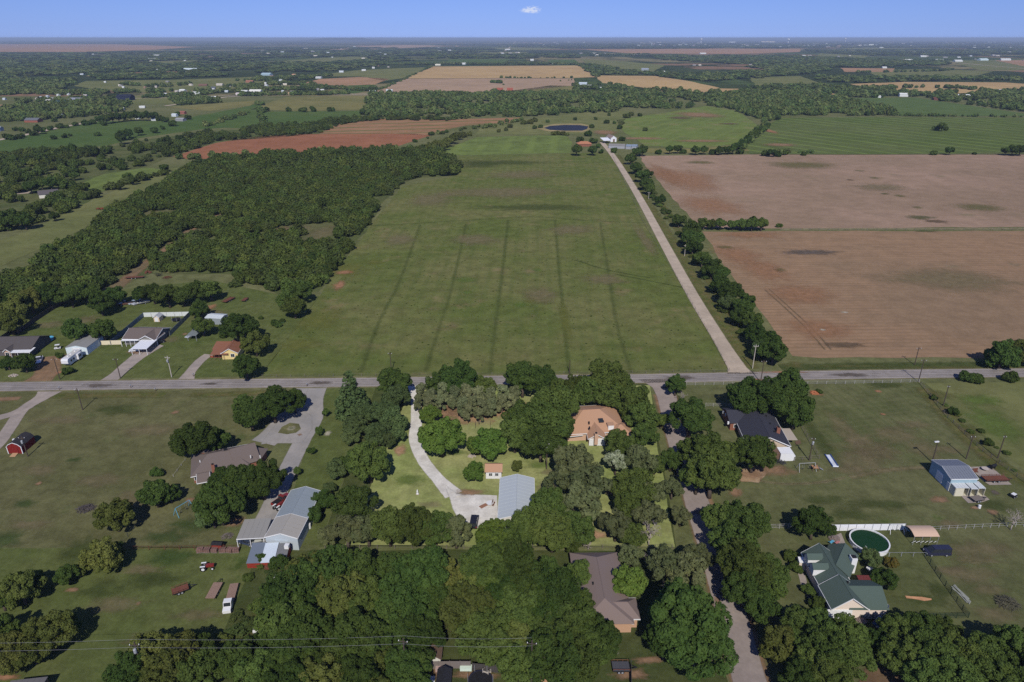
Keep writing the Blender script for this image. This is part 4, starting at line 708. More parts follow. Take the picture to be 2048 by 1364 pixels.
far_rows('standing in the green crop field', [(195, 265, 6), (240, 275, 12), (246, 268, 11), (257, 266, 9), (276, 261, 9), (307, 257, 8), (324, 253, 5), (188, 302, 11), (332, 282, 12), (360, 276, 9), (144, 297, 11), (162, 295, 6), (130, 302, 9), (115, 305, 9), (107, 272, 6), (128, 269, 6), (140, 268, 4), (100, 310, 8), (84, 313, 8), (60, 318, 10), (30, 320, 10)], 'trees in the green crop field')
far_rows('along the road past the green crop', [(20, 271, 8), (35, 270, 7), (12, 270, 8), (45, 268, 6), (30, 256, 5), (68, 262, 8), (76, 258, 9), (86, 257, 6), (100, 252, 7), (120, 248, 7), (132, 250, 5), (148, 245, 6), (170, 241, 8), (182, 240, 7), (108, 238, 5), (44, 256, 6), (56, 260, 6)], 'trees along the country road')
far_rows('in the farmstead shelter belt', [(200, 238, 9), (212, 236, 10), (224, 234, 10), (236, 233, 10), (248, 232, 9), (260, 230, 10), (272, 230, 10), (284, 231, 9), (296, 230, 10), (308, 230, 9), (320, 232, 8), (330, 236, 7), (205, 243, 7), (345, 243, 8), (375, 232, 6), (355, 224, 6)], 'farmstead shelter belt')
far_rows('around the white house by the lane', [(60, 372, 14), (82, 366, 12), (100, 364, 14), (115, 365, 12), (132, 370, 14), (150, 378, 12, 'mid'), (35, 376, 10, 'olive'), (148, 350, 10, 'mid'), (170, 372, 9, 'mid'), (255, 352, 10, 'mid'), (266, 360, 9, 'mid'), (240, 370, 9, 'mid'), (328, 335, 9, 'mid'), (10, 440, 20), (48, 440, 18), (30, 430, 18), (108, 432, 10)], 'trees around the white house by the lane')
far_rows('bleached and leafless in the thicket', [(368, 372, 11, 'brown'), (384, 372, 9, 'brown'), (655, 428, 8, 'brown')], 'dead trees in the thicket')
# ------------------------------------------------------------------ woods: masses nobody could count
def inside(poly, x, y):
    c = np.zeros(len(x), bool)
    for (x1, y1), (x2, y2) in zip(poly, poly[1:] + poly[:1]):
        k = (y1 > y) != (y2 > y); xi = (x2 - x1) * (y - y1) / ((y2 - y1) or 1e-9) + x1; c ^= k & (x < xi)
    return c
def wood(name, P, scale, src, label=None):
    """one object of kind stuff: crowns set out on points"""
    n = len(P); me = bpy.data.meshes.new(name); me.vertices.add(n); me.vertices.foreach_set('co', P.astype(np.float32).ravel())
    a = me.attributes.new('size', 'FLOAT_VECTOR', 'POINT'); a.data.foreach_set('vector', scale.astype(np.float32).ravel())
    a = me.attributes.new('turn', 'FLOAT_VECTOR', 'POINT'); tt = np.zeros((n, 3), np.float32); tt[:, 2] = RNG.uniform(0, 6.28, n); a.data.foreach_set('vector', tt.ravel())
    a = me.attributes.new('pick', 'INT', 'POINT'); a.data.foreach_set('value', RNG.integers(0, len(src), n).astype(np.int32))
    o = link(name, me); o['kind'] = 'stuff'
    if label: o['label'] = label
    t = bpy.data.node_groups.new(name, 'GeometryNodeTree'); t.interface.new_socket('Geometry', in_out='INPUT', socket_type='NodeSocketGeometry'); t.interface.new_socket('Geometry', in_out='OUTPUT', socket_type='NodeSocketGeometry')
    gi = N(t, 'NodeGroupInput'); go = N(t, 'NodeGroupOutput'); jn = N(t, 'GeometryNodeJoinGeometry')
    def at(nm, ty):
        q = N(t, 'GeometryNodeInputNamedAttribute', data_type=ty); q.inputs[0].default_value = nm; return q.outputs[0]
    for i, so in enumerate(src):
        oi = N(t, 'GeometryNodeObjectInfo', transform_space='ORIGINAL'); oi.inputs[0].default_value = so; oi.inputs[1].default_value = True
        cm = N(t, 'FunctionNodeCompare', data_type='INT', operation='EQUAL'); t.links.new(at('pick', 'INT'), cm.inputs[2]); cm.inputs[3].default_value = i
        ip = N(t, 'GeometryNodeInstanceOnPoints'); t.links.new(gi.outputs[0], ip.inputs['Points']); t.links.new(cm.outputs[0], ip.inputs['Selection']); t.links.new(oi.outputs['Geometry'], ip.inputs['Instance'])
        er = N(t, 'FunctionNodeEulerToRotation'); t.links.new(at('turn', 'FLOAT_VECTOR'), er.inputs[0]); t.links.new(er.outputs[0], ip.inputs['Rotation']); t.links.new(at('size', 'FLOAT_VECTOR'), ip.inputs['Scale'])
        t.links.new(ip.outputs[0], jn.inputs[0])
    t.links.new(jn.outputs[0], go.inputs[0]); md = o.modifiers.new('plants', 'NODES'); md.node_group = t; return o
def fill(poly, sp, R0, Hk, holes=(), dens=1.0, world=False, gap=.0):
    """points spread over a parcel; spacing and crown radius in metres, growing with distance where sp < 0 (a share of it)"""
    W = [tuple(g(*p)[:2]) for p in poly]; xs = [p[0] for p in W]; ys = [p[1] for p in W]; out = []; y = min(ys)
    while y < max(ys):
        s_ = sp if sp > 0 else max(6., -sp * y); x = np.arange(min(xs), max(xs), s_)
        if len(x): out.append(np.stack([x + RNG.uniform(-.5, .5, len(x)) * s_, y + RNG.uniform(-.5, .5, len(x)) * s_, np.full(len(x), s_)], 1))
        y += s_
    if not out: return np.zeros((0, 3)), np.zeros((0, 3))
    A = np.concatenate(out); A = A[inside(W, A[:, 0], A[:, 1])]
    if dens < 1: A = A[RNG.random(len(A)) < dens]
    for hx, hy, rx, ry in holes:
        c = g(hx, hy); a = rx * mpp(hx, hy); b = (g(hx, hy - ry) - g(hx, hy + ry)).length / 2 + .5; A = A[((A[:, 0] - c.x) / a) ** 2 + ((A[:, 1] - c.y) / b) ** 2 > 1]
    if gap:
        k = np.sin(A[:, 0] * .031 + 1.7 * np.sin(A[:, 1] * .021)) * np.cos(A[:, 1] * .027 + 1.3 * np.sin(A[:, 0] * .017)); A = A[k < 1 - gap]
    s_ = A[:, 2] * R0 * RNG.uniform(.55, 1.5, len(A)); h = np.minimum(s_, 4.8) * Hk * RNG.uniform(.8, 1.25, len(A))
    return np.stack([A[:, 0], A[:, 1], h * .62], 1), np.stack([s_, s_, h], 1)
# one small tree of each kind stands in the open; the masses repeat its crown
def model(me, nm, x, y, r, label, group):
    p = g(x, y); o = link(nm, me, None, (p.x, p.y, r * .55)); o.scale = (r,) * 3; return tag(o, label, 'bush', group)
MS = [model(m, 'mesquite_bush', x, y, 2.6, l_, 'mesquite bushes in the open') for m, x, y, l_ in zip(MESQ, (540, 598, 502, 470), (578, 462, 566, 574), ('mesquite bush at the ragged south edge of the thicket', 'mesquite bush alone in the sandy clearing', 'mesquite bush beside the rusty machinery yard', 'mesquite bush between the thicket and the mown strip'))]
CS = [model(m, 'field_bush', x, y, 3.0, l_, 'bushes in the far pasture') for m, x, y, l_ in zip(CLUMP, (1095, 1290, 1012), (245, 262, 262), ('dark bush beyond the pond', 'dark bush at the corner of the green meadow', 'dark bush in the pasture near the pond'))]
TH = [(-40, 604), (-40, 575), (60, 545), (90, 512), (160, 480), (225, 427), (300, 388), (380, 338), (440, 321), (560, 315), (700, 308), (870, 307), (912, 330), (910, 350), (845, 352), (804, 364), (758, 406), (734, 450), (686, 516), (634, 580), (560, 588), (480, 546), (420, 545), (300, 545), (236, 572), (180, 596), (60, 600)]
HOLES = [(640, 468, 34, 22), (594, 458, 44, 9), (225, 580, 24, 18), (285, 530, 16, 16), (312, 510, 14, 12), (385, 466, 24, 8), (430, 436, 12, 8), (470, 500, 34, 5), (430, 480, 14, 8), (520, 470, 30, 4), (560, 520, 16, 5), (480, 440, 30, 4), (560, 400, 40, 3), (620, 380, 30, 3), (450, 390, 24, 4), (250, 470, 20, 6), (190, 520, 20, 6), (120, 555, 22, 5), (700, 340, 30, 2.5), (540, 345, 40, 2.5), (650, 420, 12, 5), (580, 560, 20, 5), (640, 466, 24, 20), (600, 456, 38, 6), (560, 460, 18, 6), (405, 462, 9, 6), (352, 487, 22, 10), (668, 455, 8, 4), (300, 520, 16, 16), (265, 550, 22, 18), (330, 500, 14, 12), (318, 430, 44, 9), (395, 386, 6, 3), (420, 444, 12, 6), (270, 560, 26, 18), (230, 580, 20, 14)]
P1, S1 = fill(TH, 3.6, .82, 1.0, HOLES, dens=.93, gap=.04)
P2, S2 = fill([(400, 335), (560, 312), (870, 303), (916, 332), (912, 352), (845, 354), (700, 342), (560, 350)], 6.0, .8, 1.25, dens=.5)
P3, S3 = fill([(480, 548), (570, 560), (640, 578), (600, 592), (520, 580), (440, 560)], 5, .7, .9, dens=.35)
wood('thicket', np.concatenate([P1, P2, P3]), np.concatenate([S1, S2, S3]), MS, 'dense mesquite thicket beside the hay field')
WB = []
for poly, d_ in [([(-60, 335), (60, 322), (230, 292), (300, 280), (420, 264), (600, 252), (640, 262), (430, 284), (345, 312), (260, 340), (140, 352), (-60, 372)], .17), ([(-60, 372), (140, 352), (150, 372), (190, 388), (130, 430), (60, 458), (-60, 490)], .22), ([(120, 392), (200, 388), (270, 362), (330, 342), (345, 346), (250, 374), (180, 404), (90, 440), (0, 470), (-60, 480), (-60, 440), (60, 430)], .3),
                 ([(480, 262), (560, 252), (640, 244), (720, 236), (900, 238), (900, 242), (760, 240), (690, 248), (640, 266), (560, 272), (490, 276)], .62), ([(300, 300), (420, 274), (500, 268), (430, 286), (345, 312)], .6), ([(0, 312), (70, 305), (150, 300), (200, 306), (120, 325), (0, 335)], .6)]:
    p_, s_ = fill(poly, 5.6, .66, .95, dens=d_, gap=.32, holes=[(97, 386, 50, 12)]); WB.append((p_, s_))
wood('western_brush_cover', np.concatenate([a for a, _ in WB]), np.concatenate([b_ for _, b_ in WB]), MS, 'mesquite brush over the western pastures')
FW = []
belt = [([(735, 192), (900, 188.5), (1100, 187), (1290, 189), (1420, 189), (1440, 186), (1500, 206), (1430, 212), (1330, 220), (1240, 216), (1080, 212), (1000, 224), (860, 232), (760, 236), (720, 232), (735, 215)], -.0105, .30, .45), ([(1420, 195), (1500, 184), (1600, 189), (1700, 204), (1790, 224), (1790, 231), (1700, 232), (1560, 231), (1530, 246), (1500, 232), (1450, 214), (1420, 208)], -.009, .9, 0), ([(745, 190), (1290, 189), (1400, 188), (1400, 200), (1100, 200), (750, 204)], -.009, .5, .25),
        ([(1000, 212), (1240, 214), (1240, 224), (1040, 234), (900, 240), (900, 234)], -.0105, .34, .35), ([(-60, 226), (60, 215), (150, 206), (262, 208), (240, 224), (150, 236), (60, 241), (-60, 250)], -.0095, .75, .1), ([(1480, 176), (1640, 172), (1720, 186), (1800, 190), (1900, 196), (2100, 210), (2100, 230), (1980, 216), (1830, 195), (1700, 196), (1600, 186)], -.011, .45, .2), ([(1930, 192), (2100, 180), (2100, 226), (2000, 214)], -.010, .7, .1),
        ([(340, 200), (410, 198), (440, 206), (360, 211)], -.009, 1, 0), ([(-60, 176), (100, 172), (140, 178), (-60, 186)], -.012, .8, .1), ([(-60, 160), (150, 160), (150, 172), (-60, 178)], -.012, .55, .2), ([(-60, 108), (400, 103), (520, 112), (520, 122), (330, 122), (100, 132), (-60, 130)], -.016, .55, .2), ([(-60, 132), (330, 126), (520, 124), (520, 140), (170, 148), (-60, 158)], -.014, .5, .25), ([(180, 150), (430, 146), (470, 152), (380, 158), (200, 160)], -.012, .7, .1),
        ([(520, 126), (700, 124), (760, 112), (840, 118), (780, 130), (620, 146), (520, 146)], -.014, .42, .25), ([(520, 108), (900, 102), (1000, 104), (860, 112), (520, 116)], -.016, .45, .25), ([(500, 96), (720, 95), (1000, 97), (960, 103), (700, 108), (500, 106)], -.018, .4, .25), ([(1150, 126), (1300, 148), (1400, 150), (1560, 140), (1640, 146), (1520, 156), (1400, 164), (1290, 150), (1200, 150), (1190, 153)], -.012, .7, .1), ([(1300, 112), (1560, 112), (1760, 120), (1780, 134), (1640, 136), (1500, 130), (1330, 120)], -.013, .9, 0),
        ([(1490, 134), (1640, 130), (1660, 142), (1560, 142)], -.012, .9, 0), ([(1640, 154), (1740, 156), (2060, 156), (2100, 162), (1900, 162), (1700, 166), (1620, 160)], -.012, .7, .2), ([(1740, 122), (1880, 122), (1900, 130), (1780, 132)], -.013, .8, .1), ([(1620, 100), (2100, 98), (2100, 108), (1760, 112), (1640, 106)], -.016, .5, .2), ([(1000, 88), (1640, 86), (1640, 97), (1160, 98), (1000, 94)], -.02, .4, .2), ([(1600, 84), (2100, 84), (2100, 95), (1640, 96)], -.022, .4, .2), ([(-60, 82), (640, 82), (640, 88), (-60, 88)], -.024, .4, .2), ([(860, 110), (1160, 108), (1160, 116), (860, 118)], -.014, .5, .2),
        ([(1180, 168), (1290, 180), (1440, 186), (1440, 190), (1290, 190)], -.009, .3, 0), ([(1640, 176), (1760, 178), (1760, 184), (1660, 184)], -.01, .8, 0)]
for poly, sp, d_, gp in belt: FW.append(fill(poly, sp * (.62 if min(q[1] for q in poly) > 155 else .8), .66, 1.15, dens=d_ * .85, gap=gp + .2))
def tline(pts, n, jit=3., r=4.5):
    P = smooth_path([g(*p) for p in pts], 6); Q = []
    for i in range(n):
        u = RNG.random() * (len(P) - 1.001); k = int(u); q = P[k].lerp(P[k + 1], u - k); Q.append((q.x + RNG.uniform(-jit, jit), q.y + RNG.uniform(-jit, jit)))
    Q = np.array(Q); s_ = r * RNG.uniform(.6, 1.4, n) * np.maximum(1, Q[:, 1] / 2200); h = np.minimum(s_, 6) * .95; return np.stack([Q[:, 0], Q[:, 1], h * .6], 1), np.stack([s_, s_, h], 1)
for pts, n, j_, r_ in [([(1195, 154), (1180, 143), (1160, 131)], 40, 6, 5), ([(742, 187), (800, 163), (862, 134)], 60, 4, 3), ([(1000, 156.5), (1145, 156.5)], 26, 3, 3.5), ([(640, 131), (900, 129), (1180, 130)], 150, 12, 6), ([(1150, 171), (1152, 185)], 14, 5, 5), ([(1440, 212), (1500, 222), (1545, 240)], 60, 14, 4.5), ([(1480, 300), (1530, 250)], 40, 4, 3.5), ([(1800, 232), (2100, 235)], 50, 3, 2.6), ([(1540, 304), (1620, 306)], 14, 2, 2.2), ([(520, 205), (524, 252)], 26, 5, 3.5), ([(500, 225), (460, 238), (420, 252)], 30, 6, 3.5),
                     ([(380, 186), (480, 172), (620, 168)], 30, 16, 5), ([(480, 162), (600, 160), (620, 154)], 40, 20, 6), ([(490, 183), (560, 180), (680, 178)], 110, 14, 6), ([(480, 178), (560, 168), (650, 176)], 60, 20, 6), ([(700, 180), (740, 182), (750, 176)], 30, 8, 6), ([(100, 188), (200, 186), (330, 184)], 90, 20, 6), ([(40, 206), (120, 202), (180, 200), (240, 198)], 40, 14, 5.5), ([(290, 196), (340, 194), (380, 192)], 34, 10, 6), ([(480, 192), (560, 191), (650, 190), (690, 189)], 80, 8, 5.5), ([(400, 190), (450, 184), (520, 184)], 40, 12, 6), ([(520, 158), (600, 156), (660, 152)], 60, 14, 6), ([(1000, 112), (1150, 112), (1300, 108)], 60, 20, 7), ([(1260, 94), (1500, 93), (1760, 95), (2040, 98)], 160, 60, 10), ([(0, 190), (60, 186), (180, 192)], 110, 22, 6.5), ([(250, 170), (330, 174), (380, 168)], 40, 10, 5), ([(1150, 185), (1170, 176), (1220, 186), (1235, 183)], 24, 6, 6), ([(1165, 178), (1235, 178)], 12, 10, 6.5), ([(1700, 188), (1760, 182), (1850, 190), (1900, 186)], 70, 16, 6), ([(2010, 190), (1930, 178), (1800, 176), (1740, 182)], 46, 10, 6),
                     ([(1560, 124), (1700, 126), (1780, 132)], 60, 20, 6), ([(1700, 146), (1860, 143), (1900, 140)], 50, 10, 5), ([(1170, 108), (1260, 112), (1330, 112)], 60, 20, 7), ([(640, 110), (760, 106), (900, 110)], 80, 30, 8), ([(560, 133), (640, 128), (760, 124)], 90, 26, 7), ([(1010, 126), (1100, 128), (1160, 130)], 40, 10, 7), ([(880, 128), (960, 129)], 30, 10, 7), ([(985, 166), (1005, 167)], 12, 3, 5), ([(700, 302), (760, 300), (820, 302)], 16, 3, 3), ([(350, 318), (500, 314), (640, 308)], 40, 5, 3.2), ([(1000, 170), (1100, 164), (1150, 160)], 6, 10, 3), ([(1020, 232), (1100, 226), (1200, 220)], 40, 14, 3.5), ([(860, 268), (960, 258), (1040, 240)], 26, 8, 3)]:
    FW.append(tline(pts, n, j_, r_))
wood('far_woods', np.concatenate([a for a, _ in FW]), np.concatenate([b_ for _, b_ in FW]), CS, 'belts of trees over the far plain')
# weeds and low scrub near by
P4, S4 = fill([(500, 1130), (545, 1120), (560, 1160), (540, 1240), (470, 1300), (420, 1290), (440, 1250), (490, 1210)], 2.6, .7, .5, dens=.55); P5, S5 = fill([(1350, 450), (1450, 590), (1530, 715), (1505, 720), (1430, 600), (1335, 440)], 3.2, .6, .7, dens=.35); P6, S6 = fill([(1838, 772), (1860, 772), (2070, 955), (2050, 965)], 2.4, .5, .5, dens=.35)
P7, S7 = fill([(1255, 312), (1290, 355), (1345, 440), (1330, 440), (1270, 350)], 3.0, .6, .7, dens=.3)
wood('weeds', np.concatenate([P4, P5, P6, P7]), np.concatenate([S4, S5, S6, S7]), MS, 'rank weeds and low scrub')
P8 = []
for poly, n in [([(745, 450), (1288, 447), (1455, 740), (530, 748)], 900), ([(820, 372), (1225, 310), (1285, 440), (750, 446)], 300)]:
    W = [tuple(g(*p)[:2]) for p in poly]; xs = [p[0] for p in W]; ys = [p[1] for p in W]
    q = np.stack([RNG.uniform(min(xs), max(xs), n), RNG.uniform(min(ys), max(ys), n)], 1); P8.append(q[inside(W, q[:, 0], q[:, 1])])
P8 = np.concatenate(P8); s_ = RNG.uniform(.2, .45, len(P8))
wood('grass_tufts', np.stack([P8[:, 0], P8[:, 1], s_ * .1], 1), np.stack([s_, s_, s_ * .5], 1), MS[:2], 'dark tufts standing in the mown hay field')
# ------------------------------------------------------------------ buildings
M_SHIN = {}
def shingle(name, col, var=.16):
    return mat('shingles_' + name, col, rough=.95, var=var, scale=3.0, stretch=(1, 3.2, 3.2), bump=.4, spec=.1)
def metalroof(name, col, rough=.45): return mat('metal_' + name, col, rough=rough, var=.05, scale=.25, spec=.12)
def wallm(name, col, var=.05, **k): return mat('wall_' + name, col, var=var, scale=2., **k)
WHITE = mat('white_trim', (.78, .78, .76), rough=.6, var=.03); GLASS = mat('window_glass', (.03, .035, .04), rough=.08, spec=.6, var=.02); STEEL = mat('galvanised', (.45, .46, .47), rough=.5, metal=.3, var=.08)
BRICK = mat('red_brick', S(140, 92, 76), var=.18, scale=5., rough=.9); WOODB = mat('brown_wood', (.16, .10, .065), var=.25, scale=4); DARKW = mat('dark_fence_wood', (.07, .062, .055), var=.3, scale=3, rough=.95); GREYW = mat('weathered_wood', (.2, .17, .15), var=.3, scale=3, stretch=(8, 8, 1))
BLACK = mat('black_rubber', (.018, .018, .02), rough=.7, var=.1); CHROME = mat('bright_metal', (.6, .6, .62), rough=.3, metal=.8, var=.02)
def frame(A, B, Cp, h):
    """centre, heading, length and width of a rectangle whose corners A, B (one side) and Cp (opposite side, or a width in metres to the left of A to B) are seen at height h"""
    a, b = g(*A, h), g(*B, h); u = (b - a); L = u.length; u.normalize(); v = Vector((-u.y, u.x, 0))
    if isinstance(Cp, (int, float)): W = Cp
    else:
        W = (g(*Cp, h) - a).dot(v)
        if W < 0: a, b, u, v, W = b, a, -u, -v, -W
    c = (a + b) / 2 + v * W / 2
    return (c.x, c.y, 0), math.atan2(u.y, u.x), L, W
def rel(par, loc, rz):
    d = Vector((loc[0], loc[1], 0)) - par.location; d.z = loc[2] if len(loc) > 2 else 0; d.rotate(Matrix.Rotation(-par.rotation_euler.z, 3, 'Z'))
    return tuple(d), rz - par.rotation_euler.z
def vol(par, fr, h, rise, roof, wall, kind='gable', over=.35, panels=0, trim=None, wallname='wall', z0=0., open_walls=False, th=.14, ridge_at=.5):
    """one roofed block of a building: walls to the eaves at h, gable / hip / lean-to roof above; roof sheets of metal are laid one by one"""
    (cx, cy_, _), rz, L, W = fr; loc, r_ = rel(par, (cx, cy_, 0), rz)
    lx, ly = L / 2, W / 2; wx, wy = lx - over, ly - over; k = rise / ly; hw = h - .04 + 0 * k
    if not open_walls:
        b = MB()
        if kind == 'gable':
            e = over * k; b.extr([(-wy, z0), (wy, z0), (wy, h + e - .16), (0, h + rise - .2), (-wy, h + e - .16)], -wx, wx, Matrix.Rotation(math.pi / 2, 4, 'Z'))
        elif kind == 'shed': b.extr([(-wy, z0), (wy, z0), (wy, h + rise - .2), (-wy, h - .1)], -wx, wx, Matrix.Rotation(math.pi / 2, 4, 'Z') @ Matrix.Scale(1, 4))
        else: b.box(0, 0, z0, 2 * wx, 2 * wy, h + over * k - .2 - z0)
        if kind == 'shed':
            b = MB(); b.add([(-wx, -wy, z0), (wx, -wy, z0), (wx, wy, z0), (-wx, wy, z0), (-wx, -wy, h - .12), (wx, -wy, h - .12), (wx, wy, h + rise - .16), (-wx, wy, h + rise - .16)], [(0, 3, 2, 1), (4, 5, 6, 7), (0, 1, 5, 4), (1, 2, 6, 5), (2, 3, 7, 6), (3, 0, 4, 7)])
        b.ob(wallname, wall, par, loc, r_)
    if kind == 'gable':
        for s in (-1, 1):
            if panels:
                pw = 2 * lx / panels; me = None
                for i in range(panels):
                    x0 = -lx + i * pw
                    if me is None:
                        m_ = MB(); q = [(0.01, s * ly, h), (pw - .01, s * ly, h), (pw - .01, 0, h + rise), (.01, 0, h + rise)]
                        m_.slab(*(q if s < 0 else q[::-1]), th); e_ = [(.01, s * ly, h + .035), (.06, s * ly, h + .035), (.06, 0, h + rise + .035), (.01, 0, h + rise + .035)]; m_.slab(*(e_ if s < 0 else e_[::-1]), .06); me = m_.mesh('roof_panel', roof)
                    o = link('roof_panel', me, par, tuple(Vector(loc) + Matrix.Rotation(r_, 3, 'Z') @ Vector((x0, 0, 0))), r_)
            else:
                q = [(-lx, s * ly, h), (lx, s * ly, h), (lx, 0, h + rise), (-lx, 0, h + rise)]; MB().slab(*(q if s < 0 else q[::-1]), th).ob('roof', roof, par, loc, r_)
        MB().tube((-lx, 0, h + rise - .02), (lx, 0, h + rise - .02), .09, n=6).ob('ridge_cap', roof, par, loc, r_)
        if trim:
            for sx in (-1, 1):
                b = MB()
                for s in (-1, 1):
                    p, q = Vector((sx * (lx + .03), s * ly, h - .1)), Vector((sx * (lx + .03), -s * .06, h + rise - .1)); b.add([p + Vector((0, 0, -.12)), p + Vector((0, 0, .12)), q + Vector((0, 0, .12)), q + Vector((0, 0, -.12)), p + Vector((sx * .08, 0, -.12)), p + Vector((sx * .08, 0, .12)), q + Vector((sx * .08, 0, .12)), q + Vector((sx * .08, 0, -.12))], [(0, 1, 2, 3), (7, 6, 5, 4), (0, 4, 5, 1), (1, 5, 6, 2), (2, 6, 7, 3), (3, 7, 4, 0)])
                b.ob('bargeboards', trim, par, loc, r_)
    elif kind == 'hip':
        t = min(ly * .8, lx * .9); z = h + rise; R1, R2 = (-lx + t, 0, z), (lx - t, 0, z); c = [(-lx, -ly, h), (lx, -ly, h), (lx, ly, h), (-lx, ly, h)]
        for q in ((c[0], c[1], R2, R1), (c[2], c[3], R1, R2)): MB().slab(*q, th).ob('roof', roof, par, loc, r_)
        for q in ((c[1], c[2], R2), (c[3], c[0], R1)): MB().poly(q, th).ob('roof', roof, par, loc, r_)
        MB().tube(R1, R2, .09).ob('ridge_cap', roof, par, loc, r_)
    elif kind == 'shed':
        n = panels or 1; pw = 2 * lx / n; me = MB().slab((.01, -ly, h), (pw - .01, -ly, h), (pw - .01, ly, h + rise), (.01, ly, h + rise), th).mesh('roof_panel' if panels else 'roof', roof)
        for i in range(n): link('roof_panel' if panels else 'roof', me, par, tuple(Vector(loc) + Matrix.Rotation(r_, 3, 'Z') @ Vector((-lx + i * pw, 0, 0))), r_)
    if trim:
        for s in ((-1, 1) if kind != 'shed' else (-1,)): MB().box(0, s * (ly + .05), h - .2, 2 * lx, .09, .2).ob('gutter', trim, par, loc, r_)
    return loc, r_, L, W
def onwall(par, V, side, along, z, w_, h_, what='window', fm=WHITE, pane=GLASS, over=.35):
    """a window or door on one side of a block V = vol(...): side 'n' (-y), 'f' (+y), 'l' (-x), 'r' (+x); along in metres from the middle"""
    loc, r_, L, W = V; lx, ly = L / 2 - over, W / 2 - over
    x, y, a = {'n': (along, -ly, 0), 'f': (-along, ly, math.pi), 'l': (-lx, -along, -math.pi / 2), 'r': (lx, along, math.pi / 2)}[side]
    p = Vector(loc) + Matrix.Rotation(r_, 3, 'Z') @ Vector((x, y, 0))
    f = MB().box(0, -.03, z, w_ + .2, .1, h_ + .2).ob(what, fm, par, tuple(p), r_ + a)
    if what == 'window':
        for s in (-1, 1): MB().box(s * w_ / 4, -.09, z + .1, w_ / 2 - .07, .05, h_).ob('pane', pane, f)
    elif what == 'door': MB().box(w_ * .35, -.1, z + h_ * .45, .1, .08, .12).ob('handle', CHROME, f)
    elif what == 'garage_door':
        n = 4
        me = MB().box(0, -.1, 0, w_, .06, h_ / n - .05).mesh('door_panel', fm)
        for i in range(n): link('door_panel', me, f, (0, 0, z + .1 + i * h_ / n))
    return f
def house(name, label, fr, cat='house', group=None):
    return thing(name, label, cat, fr[0], fr[1], group)
def vent(par, px, py, z, m=BLACK, s=.35, name='roof_vent', h=.5):
    p = g(px, py, z); l_, r_ = rel(par, (p.x, p.y, z), 0); MB().box(0, 0, -.5, s, s, .5 + h).ob(name, m, par, l_, 0)
def chimney(par, px, py, z, w_=1.0, h=1.4, m=BRICK, d=None):
    p = g(px, py, z); l_, r_ = rel(par, (p.x, p.y, z), 0); c = MB().box(0, 0, -2.0, w_, d or w_, 2.0 + h).ob('chimney', m, par, l_, 0); MB().box(0, 0, h + .002, w_ * .6, w_ * .6, .25).ob('flue', BLACK, c)
# pale metal barn on the plot
fr = frame((995.4, 1037.4), (1000.4, 955.5), (1068.4, 955.5), 3.4)
o = house('metal_barn', 'pale blue grey metal barn beside the white gravel yard', fr, 'barn')
V = vol(o, fr, 3.4, 1.25, metalroof('pale', S(180, 185, 190), .7), wallm('cream_metal', S(212, 206, 200)), panels=12, over=.15, trim=WHITE)
onwall(o, V, 'l', -1.5, 0, 3.2, 2.8, 'garage_door', over=.15); onwall(o, V, 'n' if V[0] else 'n', 0, 0, 1.0, 2.1, 'door', over=.15)
# tan roofed main house
TAN = shingle('tan', S(182, 142, 116), .14); PINKB = wallm('pink_brick', S(198, 162, 140), .08)
fr = frame((1132, 869), (1254, 862), 16.5, 2.7)
o = house('ranch_house', 'tan roofed brick house half hidden by the plot trees', fr)
V = vol(o, fr, 2.7, 3.2, TAN, PINKB, 'hip', over=.5, trim=WHITE)
f2 = frame((1176, 878), (1213, 877.6), 9., 2.6); V2 = vol(o, (*f2[:1], f2[1] + math.pi / 2, 9., f2[2]), 2.6, 1.55, TAN, PINKB, 'gable', over=.4, trim=WHITE)
f3 = frame((1226, 876), (1269, 874), 9., 2.5); vol(o, f3, 2.5, 1.7, TAN, PINKB, 'hip', over=.4)
f4 = frame((1140, 872), (1166, 869), 3.2, 2.6); vol(o, f4, 2.45, .5, TAN, PINKB, 'shed', over=.1, trim=WHITE, open_walls=True)
onwall(o, V2, 'l', 0, .1, 4.4, 2.2, 'garage_door', WHITE, over=.4)
for x, y in ((1178, 829), (1178, 845), (1179, 855)): vent(o, x, y, 4.6, BLACK, .4, h=.3)
for x, y in ((1201, 839), (1203, 843)):
    p = g(x, y, 4.6); l_, r_ = rel(o, (p.x, p.y, 4.75), fr[1]); q = MB().slab((-.75, -.3, -.12), (.75, -.3, -.12), (.75, .3, .14), (-.75, .3, .14), .2).ob('skylight', GLASS, o, l_, r_)
p = g(1221, 851, 4.); l_, r_ = rel(o, (p.x, p.y, 3.), fr[1]); d_ = MB().box(0, 0, 0, 1.7, 1.6, 1.5).ob('dormer', WHITE, o, l_, r_); MB().box(0, .05, 1.5, 2.0, 1.9, .12).ob('dormer_roof', TAN, d_)
chimney(o, 1192, 876, 3.2, 1.0, 1.6, PINKB)
# little shed on the plot
fr = frame((969.5, 941.5), (1005, 941.5), (1005.5, 929), 2.3)
fr = (fr[0], fr[1], fr[2], 4.4); o = house('garden_shed', 'small white shed with brown shingle roof beside a round tree', fr, 'shed')
V = vol(o, fr, 2.3, 1.2, TAN, wallm('white_board', (.78, .77, .74)), over=.3)
onwall(o, V, 'n', -.9, .9, .8, .8, 'window', over=.3); onwall(o, V, 'n', .9, .9, .8, .8, 'window', over=.3); onwall(o, V, 'n', 0, .05, .8, 1.9, 'door', over=.3)
